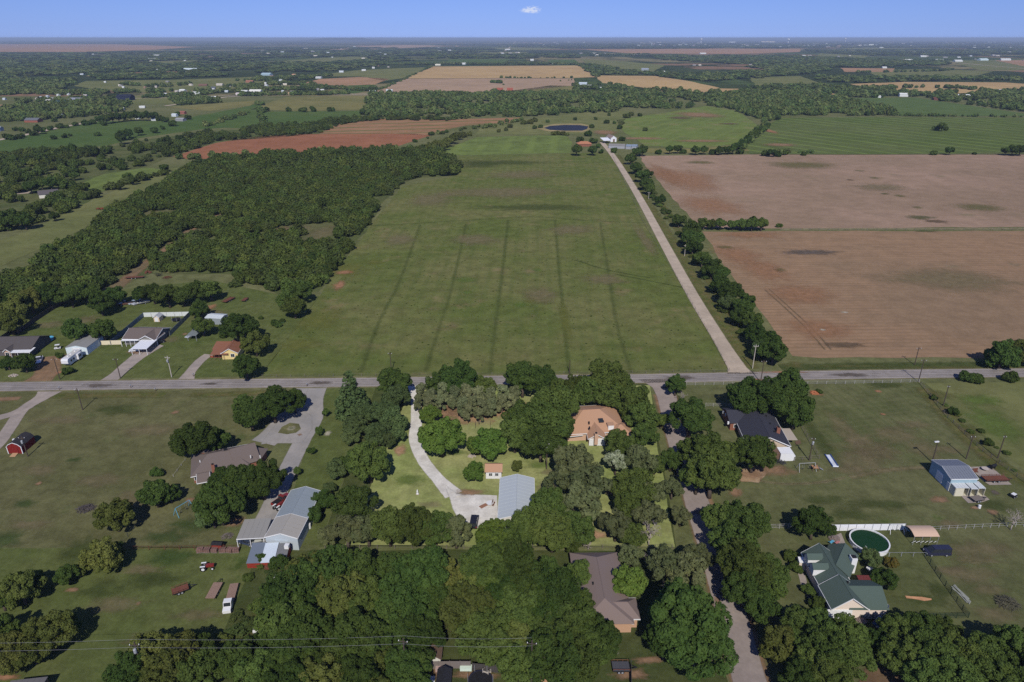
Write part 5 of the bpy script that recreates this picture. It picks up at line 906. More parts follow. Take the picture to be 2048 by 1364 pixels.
# ranch house, grey brown roof
GRB = shingle('grey_brown', S(112, 100, 96), .1)
fr = frame((381, 954), (500, 930), 11.5, 2.6)
o = house('ranch_house', 'long brick ranch house under a grey brown shingle roof', fr)
V = vol(o, fr, 2.6, 2.6, GRB, BRICK, 'hip', over=.6, trim=WHITE)
f2 = frame((519, 922), (536.5, 897), 9.5, 2.6); vol(o, f2, 2.6, 2.4, GRB, BRICK, 'hip', over=.5)
f3 = frame((470, 935), (522, 920), 10.5, 2.6); vol(o, f3, 2.6, 2.9, GRB, BRICK, 'gable', over=.5)
f4 = frame((394, 967), (420, 962), 5., 2.5); vol(o, f4, 2.5, 1.3, GRB, BRICK, 'gable', over=.4, trim=WHITE, open_walls=True)
f5 = frame((424, 916), (436, 905), 5., 2.9); vol(o, f5, 3.3, 1.2, GRB, BRICK, 'gable', over=.3)
chimney(o, 452, 905, 4.4, 1.6, .9, GRB, 1.0); chimney(o, 426, 934, 4.2, .8, .8, BRICK)
for x, y in ((400, 923), (418, 913), (433, 913), (441, 910), (465, 910), (501, 913), (520, 913)): vent(o, x, y, 4.3, WHITE, .22, h=.35)
onwall(o, V, 'l', 0, .9, 1.5, 1.1, 'window', over=.6); onwall(o, V, 'n', -6, .9, 1.4, 1.1, 'window', over=.6)
# blue metal barn with grey canopy and lean-to
BLU = metalroof('blue', S(140, 148, 156), .6); GRYR = metalroof('grey', S(150, 146, 142), .6); GRY2 = metalroof('warm_grey', S(166, 160, 154), .6)
fr = frame((595.3, 1076.4), (642.5, 982), (582, 980.8), 3.6)
o = house('metal_barn', 'long blue grey metal barn with a wide canopy and lean-to', fr, 'barn')
far = (Vector(fr[0]) + Matrix.Rotation(fr[1], 3, 'Z') @ Vector((fr[2] * .19, 0, 0)))
sg = 1 if (g(612, 979, 4) - Vector(fr[0])).dot(Matrix.Rotation(fr[1], 3, 'Z') @ Vector((1, 0, 0))) > 0 else -1
ax = Matrix.Rotation(fr[1], 3, 'Z') @ Vector((sg, 0, 0)); L_ = fr[2]; cc = Vector(fr[0])
V = vol(o, (tuple(cc + ax * L_ * .2), fr[1], L_ * .6, fr[3]), 3.6, 1.3, BLU, wallm('blue_metal', S(120, 136, 150)), panels=10, over=.12, trim=WHITE)
V1 = vol(o, (tuple(cc - ax * L_ * .302), fr[1], L_ * .396, fr[3]), 3.62, 1.3, GRY2, wallm('pale_metal', S(178, 186, 196)), panels=5, over=.12, trim=WHITE)
f2 = frame((472.5, 1078), (529, 1075), (551, 1036), 3.0); vol(o, f2, 3.0, .1, GRYR, STEEL, 'shed', open_walls=True, panels=5, trim=WHITE)
for x, y in ((474, 1080), (500, 1079), (527, 1077), (497, 1043), (522, 1040)):
    p = g(x, y, 3.0); l_, r_ = rel(o, (p.x, p.y, 0), 0); MB().box(0, 0, 0, .14, .14, 2.9).ob('post', WHITE, o, l_, 0)
for (a, b, c, m_) in (((492, 1126.6), (520, 1125.5), (539, 1091), metalroof('slate', S(110, 118, 132))), ((520.3, 1125.5), (548, 1124), (566, 1091), metalroof('white', S(196, 204, 216))), ((548.3, 1124), (571, 1123), (588, 1092), metalroof('mid_grey', S(112, 112, 116)))):
    f_ = frame(a, b, c, 1.5); vol(o, f_, 1.5, 1.0, m_, mat('red_boards', S(140, 50, 38)), 'shed', over=.1)
vent(o, 574, 1092, 3.0, WHITE, 1.0, 'air_unit', .4); onwall(o, V1, 'l' if sg > 0 else 'r', 0, .1, 3.0, 2.6, 'garage_door', wallm('pale_metal', 0), over=.12)
# red barn shed
fr = frame((42.3, 894), (69, 871.5), (10.3, 895), 2.3)
o = house('barn_shed', 'small red barn shaped shed with white trim on the west lawn', fr, 'shed')
(cx, cy_, _), rz, L, W = fr; lx, ly = L / 2, W / 2; RED = mat('barn_red', S(120, 32, 28), var=.08); DRF = shingle('charcoal', S(56, 54, 58))
prof = [(-ly + .12, 0), (ly - .12, 0), (ly - .12, 2.25), (ly * .62, 3.1), (0, 3.65), (-ly * .62, 3.1), (-ly + .12, 2.25)]
MB().extr(prof, -lx + .12, lx - .12, Matrix.Rotation(math.pi / 2, 4, 'Z')).ob('wall', RED, o)
for s in (-1, 1):
    for (y0, z0), (y1, z1) in (((ly, 2.3), (ly * .62, 3.2)), ((ly * .62, 3.2), (0, 3.78))):
        q = [(-lx, s * y0, z0), (lx, s * y0, z0), (lx, s * y1, z1), (-lx, s * y1, z1)]; MB().slab(*(q if s < 0 else q[::-1]), .1).ob('roof', DRF, o)
fe = -1 if (Matrix.Rotation(rz, 3, 'Z') @ Vector((-1, 0, 0))).y < 0 else 1
for s in (-1, 1):
    MB().box(fe * (lx - .06), s * (ly - .16), 0, .14, .2, 2.2).ob('corner_board', WHITE, o)
    for a, b in (((ly, 2.22), (ly * .62, 3.1)), ((ly * .62, 3.1), (0, 3.68))): MB().tube((fe * (lx + .03), s * a[0], a[1]), (fe * (lx + .03), s * b[0], b[1]), .1, n=4).ob('bargeboard', WHITE, o)
MB().box(fe * (lx - .05), 0, .1, .1, 1.9, 2.0).ob('door', RED, o); MB().box(0, ly * .8, 2.6, .5, .5, .5).ob('roof_vent', WHITE, o)
MB().slab((fe * lx, -.8, .3), (fe * lx, .8, .3), (fe * (lx + 1.6), .8, .03), (fe * (lx + 1.6), -.8, .03), .06).ob('ramp', mat('tan_boards', S(176, 140, 108)), o)
# taupe roofed house at the bottom
TAU = shingle('taupe', S(128, 112, 108), .1); TANB = wallm('tan_brick', S(190, 150, 122), .08)
fr = frame((1164, 1222), (1245, 1222), 19.5, 2.8)
o = house('ranch_house', 'taupe roofed tan brick house among the dense grove', fr)
f1 = frame((1164, 1226), (1164.5, 1222), 1, 2.8)
c_ = g(1200, 1172, 2.8); V = vol(o, ((c_.x, c_.y, 0), math.pi / 2 + .02, 21., 11.), 2.8, 2.5, TAU, TANB, 'hip', over=.5)
f2 = frame((1215, 1238), (1271, 1238), (1289, 1196), 2.8); V2 = vol(o, (f2[0], f2[1], f2[2] + 2, f2[3]), 2.8, 1.7, TAU, TANB, 'hip', over=.5, trim=WHITE); onwall(o, V2, 'n', 2, .9, 1.2, 1.1, 'window', over=.5)
vent(o, 1186, 1168, 4.6, BLACK, .3)
# black roofed house on the east lawn
BLK = shingle('black', S(62, 62, 72), .12)
fr = frame((1541, 893.5), (1499, 812), (1549, 819), 2.7); fr = frame((1582, 892.5), (1541, 818), 12.5, 2.7)
o = house('ranch_house', 'black roofed brick house with a courtyard beside the white tent', fr)
V = vol(o, fr, 2.7, 2.7, BLK, wallm('cream_brick', S(190, 170, 150), .08), over=.5, trim=WHITE)
f2 = frame((1459.5, 846.5), (1515, 846.5), 9.6, 2.7); V2 = vol(o, f2, 2.7, 1.9, BLK, BRICK, over=.4, trim=None); onwall(o, V2, 'n', -2, .9, 1.4, 1.1, 'window', over=.4); onwall(o, V2, 'n', 1.5, .05, .9, 2.0, 'door', WOODB, over=.4)
for x, y in ((1532, 833), (1540, 848), (1549, 864), (1484, 824)): vent(o, x, y, 4.2, BLACK, .5, h=.35)
chimney(o, 1556, 862, 4.2, 1.0, 1.3, BRICK)
for x, y in ((1447, 824), (1452, 829), (1456.5, 845)): vent(o, x, y, 2.6, WHITE, .5, 'light_box', .3)
f3 = frame((1575, 879), (1595.5, 879), (1583, 857), 2.5); vol(o, f3, 2.4, .15, wallm('patio_sheet', S(176, 162, 148)), WHITE, 'shed', open_walls=True)
f4 = frame((1539, 908), (1561, 908), 4.5, 2.2); vol(o, f4, 2.2, .5, WOODB, WOODB, 'shed', over=.1)
fr = frame((1562, 908), (1588, 907.5), (1583, 895), 2.4); o = house('carport_tent', 'white boxy canvas tent against the black roofed house', fr, 'tent')
V = vol(o, fr, 2.5, .15, mat('white_canvas', (.8, .8, .78), var=.02), mat('white_canvas', 0), 'shed', over=.03, th=.05)
MB().box(fr[2] / 2 + .3, -fr[3] / 2 + 1, 0, .7, 1.6, 1.6).ob('side_flap', mat('white_canvas', 0), o)
# green roofed white house
GRN = shingle('green', S(82, 95, 89), .14); CREAM = wallm('cream_siding', S(226, 208, 196), .03)
fr = frame((1663, 1218.8), (1600, 1105), (1739, 1218.8), 2.8)
o = house('ranch_house', 'white house with green shingle roof and two dormers', fr)
u = Matrix.Rotation(fr[1], 3, 'Z') @ Vector((1, 0, 0)); u = u if u.y < 0 else -u; cc = Vector(fr[0]); L_, W_ = fr[2], fr[3]
V = vol(o, (tuple(cc + u * L_ * .30), fr[1], L_ * .40, W_), 2.8, 3.0, GRN, CREAM, over=.35, trim=WHITE)
V2 = vol(o, (tuple(cc - u * L_ * .20), fr[1], L_ * .60, W_ * .93), 2.72, 2.75, GRN, CREAM, over=.3, trim=WHITE)
f2 = frame((1700, 1219.6), (1779.5, 1220.4), 8.6, 2.7); V3 = vol(o, f2, 2.7, 2.3, GRN, CREAM, over=.35, trim=None)
f3 = frame((1690, 1146), (1704, 1112), 4.0, 2.7); vol(o, (f3[0], f3[1], f3[2] + 2, 6.5), 2.8, 1.9, GRN, CREAM, over=.3)
gs = 'l' if (Matrix.Rotation(fr[1], 3, 'Z') @ Vector((-1, 0, 0))).y < 0 else 'r'
onwall(o, V, gs, 1.9 if gs == 'l' else -1.9, .1, 5.0, 2.15, 'garage_door', WHITE)
side = -1 if (Matrix.Rotation(fr[1], 3, 'Z') @ Vector((0, -1, 0))).x < 0 else 1
for t_ in (-.30, -.12):
    p = cc + u * L_ * t_ + (Matrix.Rotation(fr[1], 3, 'Z') @ Vector((0, side * W_ * .31, 0))); l_, r_ = rel(o, (p.x, p.y, 3.3), fr[1])
    d_ = MB().extr([(-.95, -.4), (.95, -.4), (.95, 1.35), (0, 2.1), (-.95, 1.35)], -1.6, 1.6).ob('dormer', WHITE, o, l_, r_)
    for s in (-1, 1):
        q = [(s * 1.15, -1.75, 1.3), (s * 1.15, 1.75, 1.3), (0, 1.75, 2.22), (0, -1.75, 2.22)]; MB().slab(*(q if s > 0 else q[::-1]), .08).ob('dormer_roof', GRN, d_)
chimney(o, 1704, 1128, 2.6, 1.5, 2.0, WHITE, 1.2); vent(o, 1695, 1166, 4.8, BLACK, .3)
f4 = frame((1599.5, 1127), (1613, 1128), 2, 2.2); vol(o, (f4[0], f4[1], 1.5, 1.6), 2.3, .3, WHITE, CREAM, 'shed', over=.05)
f5 = frame((1724, 1170.5), (1749, 1170.5), (1739, 1152), 2.5); vol(o, f5, 2.3, .45, mat('red_brown_sheet', S(104, 50, 48)), WHITE, 'shed', open_walls=True, panels=4, trim=WHITE)
p = g(1776, 1214, 2.9); l_, r_ = rel(o, (p.x, p.y, 2.9), 0); MB().lathe([(.05, 0), (.35, .12), (.5, .3), (.46, .3), (.3, .14)], 12, M=Matrix.Rotation(R(50), 4, 'X')).ob('satellite_dish', STEEL, o, l_, 0)
# metal shop with container row
fr = frame((1902.8, 958), (1957, 957.5), (1921.5, 919), 3.9)
o = house('metal_shop', 'blue grey metal workshop behind a row of white containers', fr, 'workshop')
V = vol(o, fr, 3.9, 1.0, metalroof('dusk', S(118, 122, 134)), wallm('light_blue_metal', S(150, 172, 184)), panels=10, over=.1, trim=WHITE); onwall(o, V, 'l', 0, .1, 2.6, 2.6, 'garage_door', WHITE, over=.1); onwall(o, V, 'l', 4, .1, 1., 2.1, 'door', WHITE, over=.1)
for i, (a, b, c, lab) in enumerate([((1912, 976), (1939.5, 976), (1928.5, 962.5), 'cream container with flat rusty roof, nearest the workshop door'), ((1943.5, 978), (1957.5, 978), (1944.5, 961), 'flat white container roof in the middle of the row'), ((1958.5, 976.5), (1972, 976.5), (1957, 962.5), 'pale container with open dark front at the row end')]):
    f_ = frame(a, b, c, 2.6); q = house('storage_container', lab, f_, 'container', 'containers beside the workshop')
    cm = wallm('container', S(206, 198, 178), .06); b_ = MB(); L2, W2 = f_[2] / 2, f_[3] / 2
    b_.box(0, W2 - .05, 0, 2 * L2, .1, 2.5); b_.box(-L2 + .05, -.05, 0, .1, 2 * W2 - .1, 2.5); b_.box(L2 - .05, -.05, 0, .1, 2 * W2 - .1, 2.5); b_.box(0, 0, -.0, 2 * L2 - .2, 2 * W2 - .2, .12); b_.ob('wall', cm, q)
    n = 4; me = MB().box(0, 0, 2.5, 2 * L2 / n - .03, 2 * W2, .12).mesh('roof_panel', mat('container_roof', S(204, 206, 208), var=.08))
    for k in range(n): link('roof_panel', me, q, (-L2 + (k + .5) * 2 * L2 / n, 0, 0))
    if i == 0: MB().box(-L2 * .3, -W2 + .05, 0.002, L2 * 1.2, .1, 2.4).ob('door', cm, q)
sheet('concrete_pad', [(1938, 934), (1981, 933), (2010, 957), (2024, 970), (1979, 971), (1965, 962)], M_DRIVE, 12, jit=.1, inset=.2)
sheet('concrete_pad', [(1920, 991), (1968, 990), (1980, 1000), (1962, 1006), (1936, 1007)], M_DRIVE, 12, jit=.1, inset=.2)
# beige carport tent
fr = frame((1829, 1074.5), (1879.5, 1074.5), (1817, 1052), 2.4); o = house('carport', 'beige round topped carport on thin posts beside the white panels', fr, 'carport')
L2, W2 = fr[2] / 2, fr[3] / 2; b = MB(); n = 8; vs_ = []
for i in range(n + 1):
    t = -1 + 2 * i / n; vs_ += [(-L2, t * W2, 2.5 + .55 * math.cos(t * 1.45)), (L2, t * W2, 2.5 + .55 * math.cos(t * 1.45))]
b.add(vs_, [(2 * i, 2 * i + 1, 2 * i + 3, 2 * i + 2) for i in range(n)]); b.ob('canopy', mat('beige_canvas', S(206, 174, 152), var=.04), o)
for x in (-.96, -.32, .32, .96):
    for y in (-1, 1): MB().tube((x * L2, y * (W2 - .1), 0), (x * L2, y * (W2 - .1), 2.5), .05).ob('post', STEEL, o)
for k in range(6): MB().tube((-L2 + k * .35 * L2, -W2 + .4, .5), (-L2 + (k + 1) * .33 * L2, -W2 + .5, .9), .05).ob('stored_pipe', STEEL, o)
# yards west of the hay field
DKR = shingle('dark_grey', S(88, 82, 82))
fr = frame((-40, 701), (62, 699), 13.5, 2.6); o = house('house', 'dark grey roofed house with a white porch roof by the main road', fr)
V = vol(o, fr, 2.6, 2.5, DKR, wallm('dark_siding', S(96, 90, 90)), 'gable', over=.4); f2 = frame((20, 705), (59, 704.5), 4, 2.5); vol(o, f2, 2.4, .35, WHITE, WHITE, 'shed', open_walls=True, panels=5)
for x in (21, 34, 47, 58):
    p = g(x, 706, 2.3); l_, r_ = rel(o, (p.x, p.y, 0), 0); MB().box(0, .2, 0, .12, .12, 2.3).ob('post', WHITE, o, l_)
f3 = frame((5, 704), (20, 704), 6, 2.5); V3 = vol(o, (f3[0], f3[1] + math.pi / 2, 6, f3[2]), 2.6, 1.1, DKR, wallm('pink_stucco', S(176, 146, 128)), over=.3, trim=WHITE); onwall(o, V3, 'l', 0, .5, 1.4, 1.5, 'window', over=.3)
fr = frame((173, 695), (206, 670.6), (126.7, 697), 3.0); o = house('metal_building', 'white metal building with grey roof behind the white camper', fr, 'outbuilding')
V = vol(o, fr, 3.0, .9, metalroof('dull', S(140, 138, 136), .7), wallm('white_metal', S(206, 216, 222), .03), panels=8, over=.1, trim=None)
gs = 'l' if (Matrix.Rotation(fr[1], 3, 'Z') @ Vector((-1, 0, 0))).y < 0 else 'r'; onwall(o, V, gs, 0, .05, 3.0, 2.6, 'garage_door', WHITE, over=.1)
BRN = shingle('warm_grey', S(110, 98, 94), .1)
fr = frame((311.3, 679), (342, 655), (243.5, 678), 2.6); o = house('house', 'grey brown roofed house joined to a white carport', fr)
V = vol(o, (fr[0], fr[1] + math.pi / 2, fr[3], fr[2]), 2.6, 2.1, BRN, wallm('grey_siding', S(120, 116, 112)), 'gable', over=.4, trim=WHITE)
f2 = frame((311.3, 679), (326, 668), 6.5, 2.6); vol(o, (f2[0], f2[1], f2[2] + 2, 7.), 2.62, 2.0, BRN, wallm('grey_siding', 0), over=.3, trim=WHITE)
f3 = frame((241.5, 681.5), (285, 681), 3, 2.4); vol(o, f3, 2.4, .2, WHITE, WHITE, 'shed', open_walls=True, panels=6)
for x in (243, 252, 261, 270):
    p = g(x, 683, 2.2); l_, r_ = rel(o, (p.x, p.y, 0), 0); MB().box(0, .2, 0, .14, .14, 2.3).ob('post', WHITE, o, l_)
fr = frame((260.7, 697.5), (293, 697.5), (310.5, 679), 2.7); o = house('carport', 'flat white carport over a white car on the concrete drive', fr, 'carport')
vol(o, fr, 2.65, .1, mat('white_sheet', (.8, .81, .82), var=.02), WHITE, 'shed', open_walls=True, panels=7)
for x in (-1, 0, 1):
    for y in (-1, 1): MB().box(x * (fr[2] / 2 - .2), y * (fr[3] / 2 - .2), 0, .16, .16, 2.55).ob('post', WHITE, o)
ROR = shingle('rust_brown', S(138, 94, 76), .14); YEL = wallm('yellow_siding', S(224, 198, 138), .03)
fr = frame((476, 706), (489.5, 686), (441, 707), 2.6); o = house('cottage', 'small yellow cottage with a rust brown roof at the field edge', fr)
gs = 'l' if (Matrix.Rotation(fr[1], 3, 'Z') @ Vector((-1, 0, 0))).y < 0 else 'r'
V = vol(o, fr, 2.6, 1.9, ROR, YEL, over=.3, trim=WHITE); onwall(o, V, gs, 1. if gs == 'l' else -1., .9, 1.3, 1.2, 'window', over=.3)
f2 = frame((420, 708.5), (455, 708.5), (428, 692), 2.5); V2 = vol(o, (f2[0], f2[1], f2[2], f2[3]), 2.4, 1.2, ROR, YEL, 'shed', over=.1, open_walls=True)
f2b = frame((424, 700), (455, 700), 5., 2.5); vol(o, f2b, 2.7, 1.2, ROR, mat('red_siding', S(150, 78, 60)), 'shed', over=.2)
for x in (421, 430, 439, 448):
    p = g(x, 709.5, 2.3); l_, r_ = rel(o, (p.x, p.y, 0), 0); MB().box(0, .25, 0, .12, .12, 2.3).ob('post', WOODB, o, l_)
p = g(437, 716); l_, r_ = rel(o, (p.x, p.y, 0), 0); MB().box(0, .3, 0.05, 6.5, .1, .8).ob('porch_railing', mat('red_siding', 0), o, l_, -fr[1])
fr = frame((305, 634.5), (318, 634.5), (327, 628), 2.2); o = house('garden_shed', 'beige shed with grey roof inside the white fenced yard', fr, 'shed'); V = vol(o, (fr[0], fr[1] + math.pi / 2, max(fr[3], 3), fr[2]), 2.2, .8, metalroof('shed_grey', S(170, 170, 172)), wallm('beige_board', S(214, 190, 160)), over=.2, trim=WHITE); onwall(o, V, 'l', 0, .1, 1.2, 1.7, 'door', WHITE, over=.2)
fr = frame((411, 634), (444, 636), (444.5, 629), 2.8); o = house('metal_shed', 'white roofed metal shed behind the tall tree', fr, 'shed'); vol(o, (fr[0], fr[1], fr[2], 5.5), 2.8, .5, metalroof('bright', S(200, 204, 208)), wallm('grey_metal', S(140, 146, 150)), 'gable', over=.1, panels=6)
fr = frame((373, 671), (392, 671), (394, 655), 2.5); o = house('carport', 'open fronted grey tin shelter with a parked car under it', fr, 'carport'); vol(o, fr, 2.5, .3, metalroof('weathered', S(122, 128, 130), .7), STEEL, 'shed', open_walls=True, panels=4)
for x in (-1, 1):
    for y in (-1, 1): MB().box(x * (fr[2] / 2 - .2), y * (fr[3] / 2 - .2), 0, .12, .12, 2.45).ob('post', STEEL, o)
fr = frame((-10, 582), (30, 576), 6, 2.6); o = house('metal_shed', 'pale tin shed half hidden at the thicket corner', fr, 'shed'); vol(o, fr, 2.6, .7, metalroof('pale_tin', S(150, 158, 166)), STEEL, 'shed', over=.1, panels=5)
fr = frame((76, 390), (118, 386), 11, 2.8); o = house('house', 'white house with dark roof at the end of a lane among trees', fr); vol(o, fr, 2.8, 2.2, shingle('far_dark', S(96, 90, 92)), wallm('far_white', S(220, 214, 204)), 'gable', over=.4, panels=0)
# bottom edge yards
fr = frame((862, 1319), (879.5, 1319), (883, 1281.5), 2.4); o = house('long_shed', 'long narrow shed with weathered brown roof behind the board fence', fr, 'shed')
V = vol(o, (fr[0], fr[1] + math.pi / 2, fr[3], fr[2] + .6), 2.4, .8, mat('worn_shingle', S(104, 84, 72), var=.25, scale=2), wallm('peeling_white', S(206, 200, 190), .1), over=.2); onwall(o, V, 'l', -.2, .6, .5, .9, 'window', over=.2); onwall(o, V, 'l', .5, .6, .5, .9, 'window', over=.2)
fr = frame((872, 1362), (902.5, 1362), (904, 1350), 2.3); o = house('garden_shed', 'black gable roofed shed beside the round trampoline', fr, 'shed'); V = vol(o, (fr[0], fr[1] + math.pi / 2, 4.2, fr[2]), 2.2, .8, shingle('jet', S(48, 48, 54)), wallm('black_board', S(60, 60, 66)), over=.15, panels=4)
fr = frame((96, 1353), (22, 1361), 7, 2.6); o = house('metal_shed', 'grey roofed shed at the foot of the trailer meadow', fr, 'shed'); vol(o, fr, 2.6, .6, metalroof('lead', S(110, 106, 106)), WOODB, 'shed', over=.1, panels=6)
fr = frame((1079, 1349), (1096, 1349), (1097, 1343), 2.2); o = house('playhouse', 'little orange wooden playhouse among the yard clutter', fr, 'playhouse'); vol(o, fr, 1.7, .8, mat('orange_boards', S(176, 134, 100), var=.12, scale=4), mat('orange_boards', 0), over=.1, panels=4)
fr = frame((1102, 1345), (1128, 1345), (1126, 1338), 2.3); o = house('pergola', 'arched wooden shelter over garden seats', fr, 'shelter'); vol(o, (fr[0], fr[1], fr[2], 3.0), 1.9, .7, mat('orange_boards', 0), WOODB, over=.1, panels=5, open_walls=True)
for x in (-1, 1):
    for y in (-1, 1): MB().box(x * (fr[2] / 2 - .2), y * 1.3, 0, .12, .12, 1.9).ob('post', WOODB, o)
# far farm
fr = frame((1221, 277), (1234, 276.6), 16, 4.0); o = house('white_barn', 'tall white gable barn at the end of the gravel lane', fr, 'barn')
W2 = (g(1234, 277, 4) - g(1221, 277, 4)).length; V = vol(o, (fr[0], fr[1] + math.pi / 2, 16, W2), 4.2, 2.8, metalroof('barn_brown', S(150, 130, 116)), wallm('barn_white', (.8, .8, .8)), over=.2, trim=WHITE); onwall(o, V, 'l', .4, .1, 1.8, 3.0, 'door', WOODB, over=.2)
f2 = frame((1207.5, 281.5), (1223, 281), 13, 3.2); vol(o, f2, 3.2, 1.8, mat('white_sheet', 0), WHITE, 'shed', open_walls=True, panels=6); MB().box(0, 0, 0, .3, 11, 3).ob('wall', wallm('barn_white', 0), o, rel(o, tuple(g(1208, 281)), 0)[0])
fr = frame((1154, 288), (1184, 288), 11, 2.8); o = house('farmhouse', 'low farmhouse with orange brown roof behind dark trees', fr); vol(o, fr, 2.8, 2.2, shingle('orange', S(176, 120, 92), .08), BRICK, 'hip', over=.5)
for a, b, wd, m_, lab in (((1217, 291), (1250, 292), 12, metalroof('old_tin', S(140, 136, 134), .7), 'long low grey tin shed before the white barn'), ((1251, 292.5), (1262, 293), 13, metalroof('blue_tin', S(134, 146, 162)), 'bluish tin shed beside the long low shed'), ((1262.5, 292.5), (1273, 293), 13, metalroof('blue_tin', 0), 'bluish tin shed at the outer end of the farm row')):
    fr = frame(a, b, wd, 3.0); o = house('farm_shed', lab, fr, 'shed', 'tin sheds of the far farm'); vol(o, fr, 3.0, 1.3, m_, STEEL, over=.2, panels=6 if wd == 12 else 3)
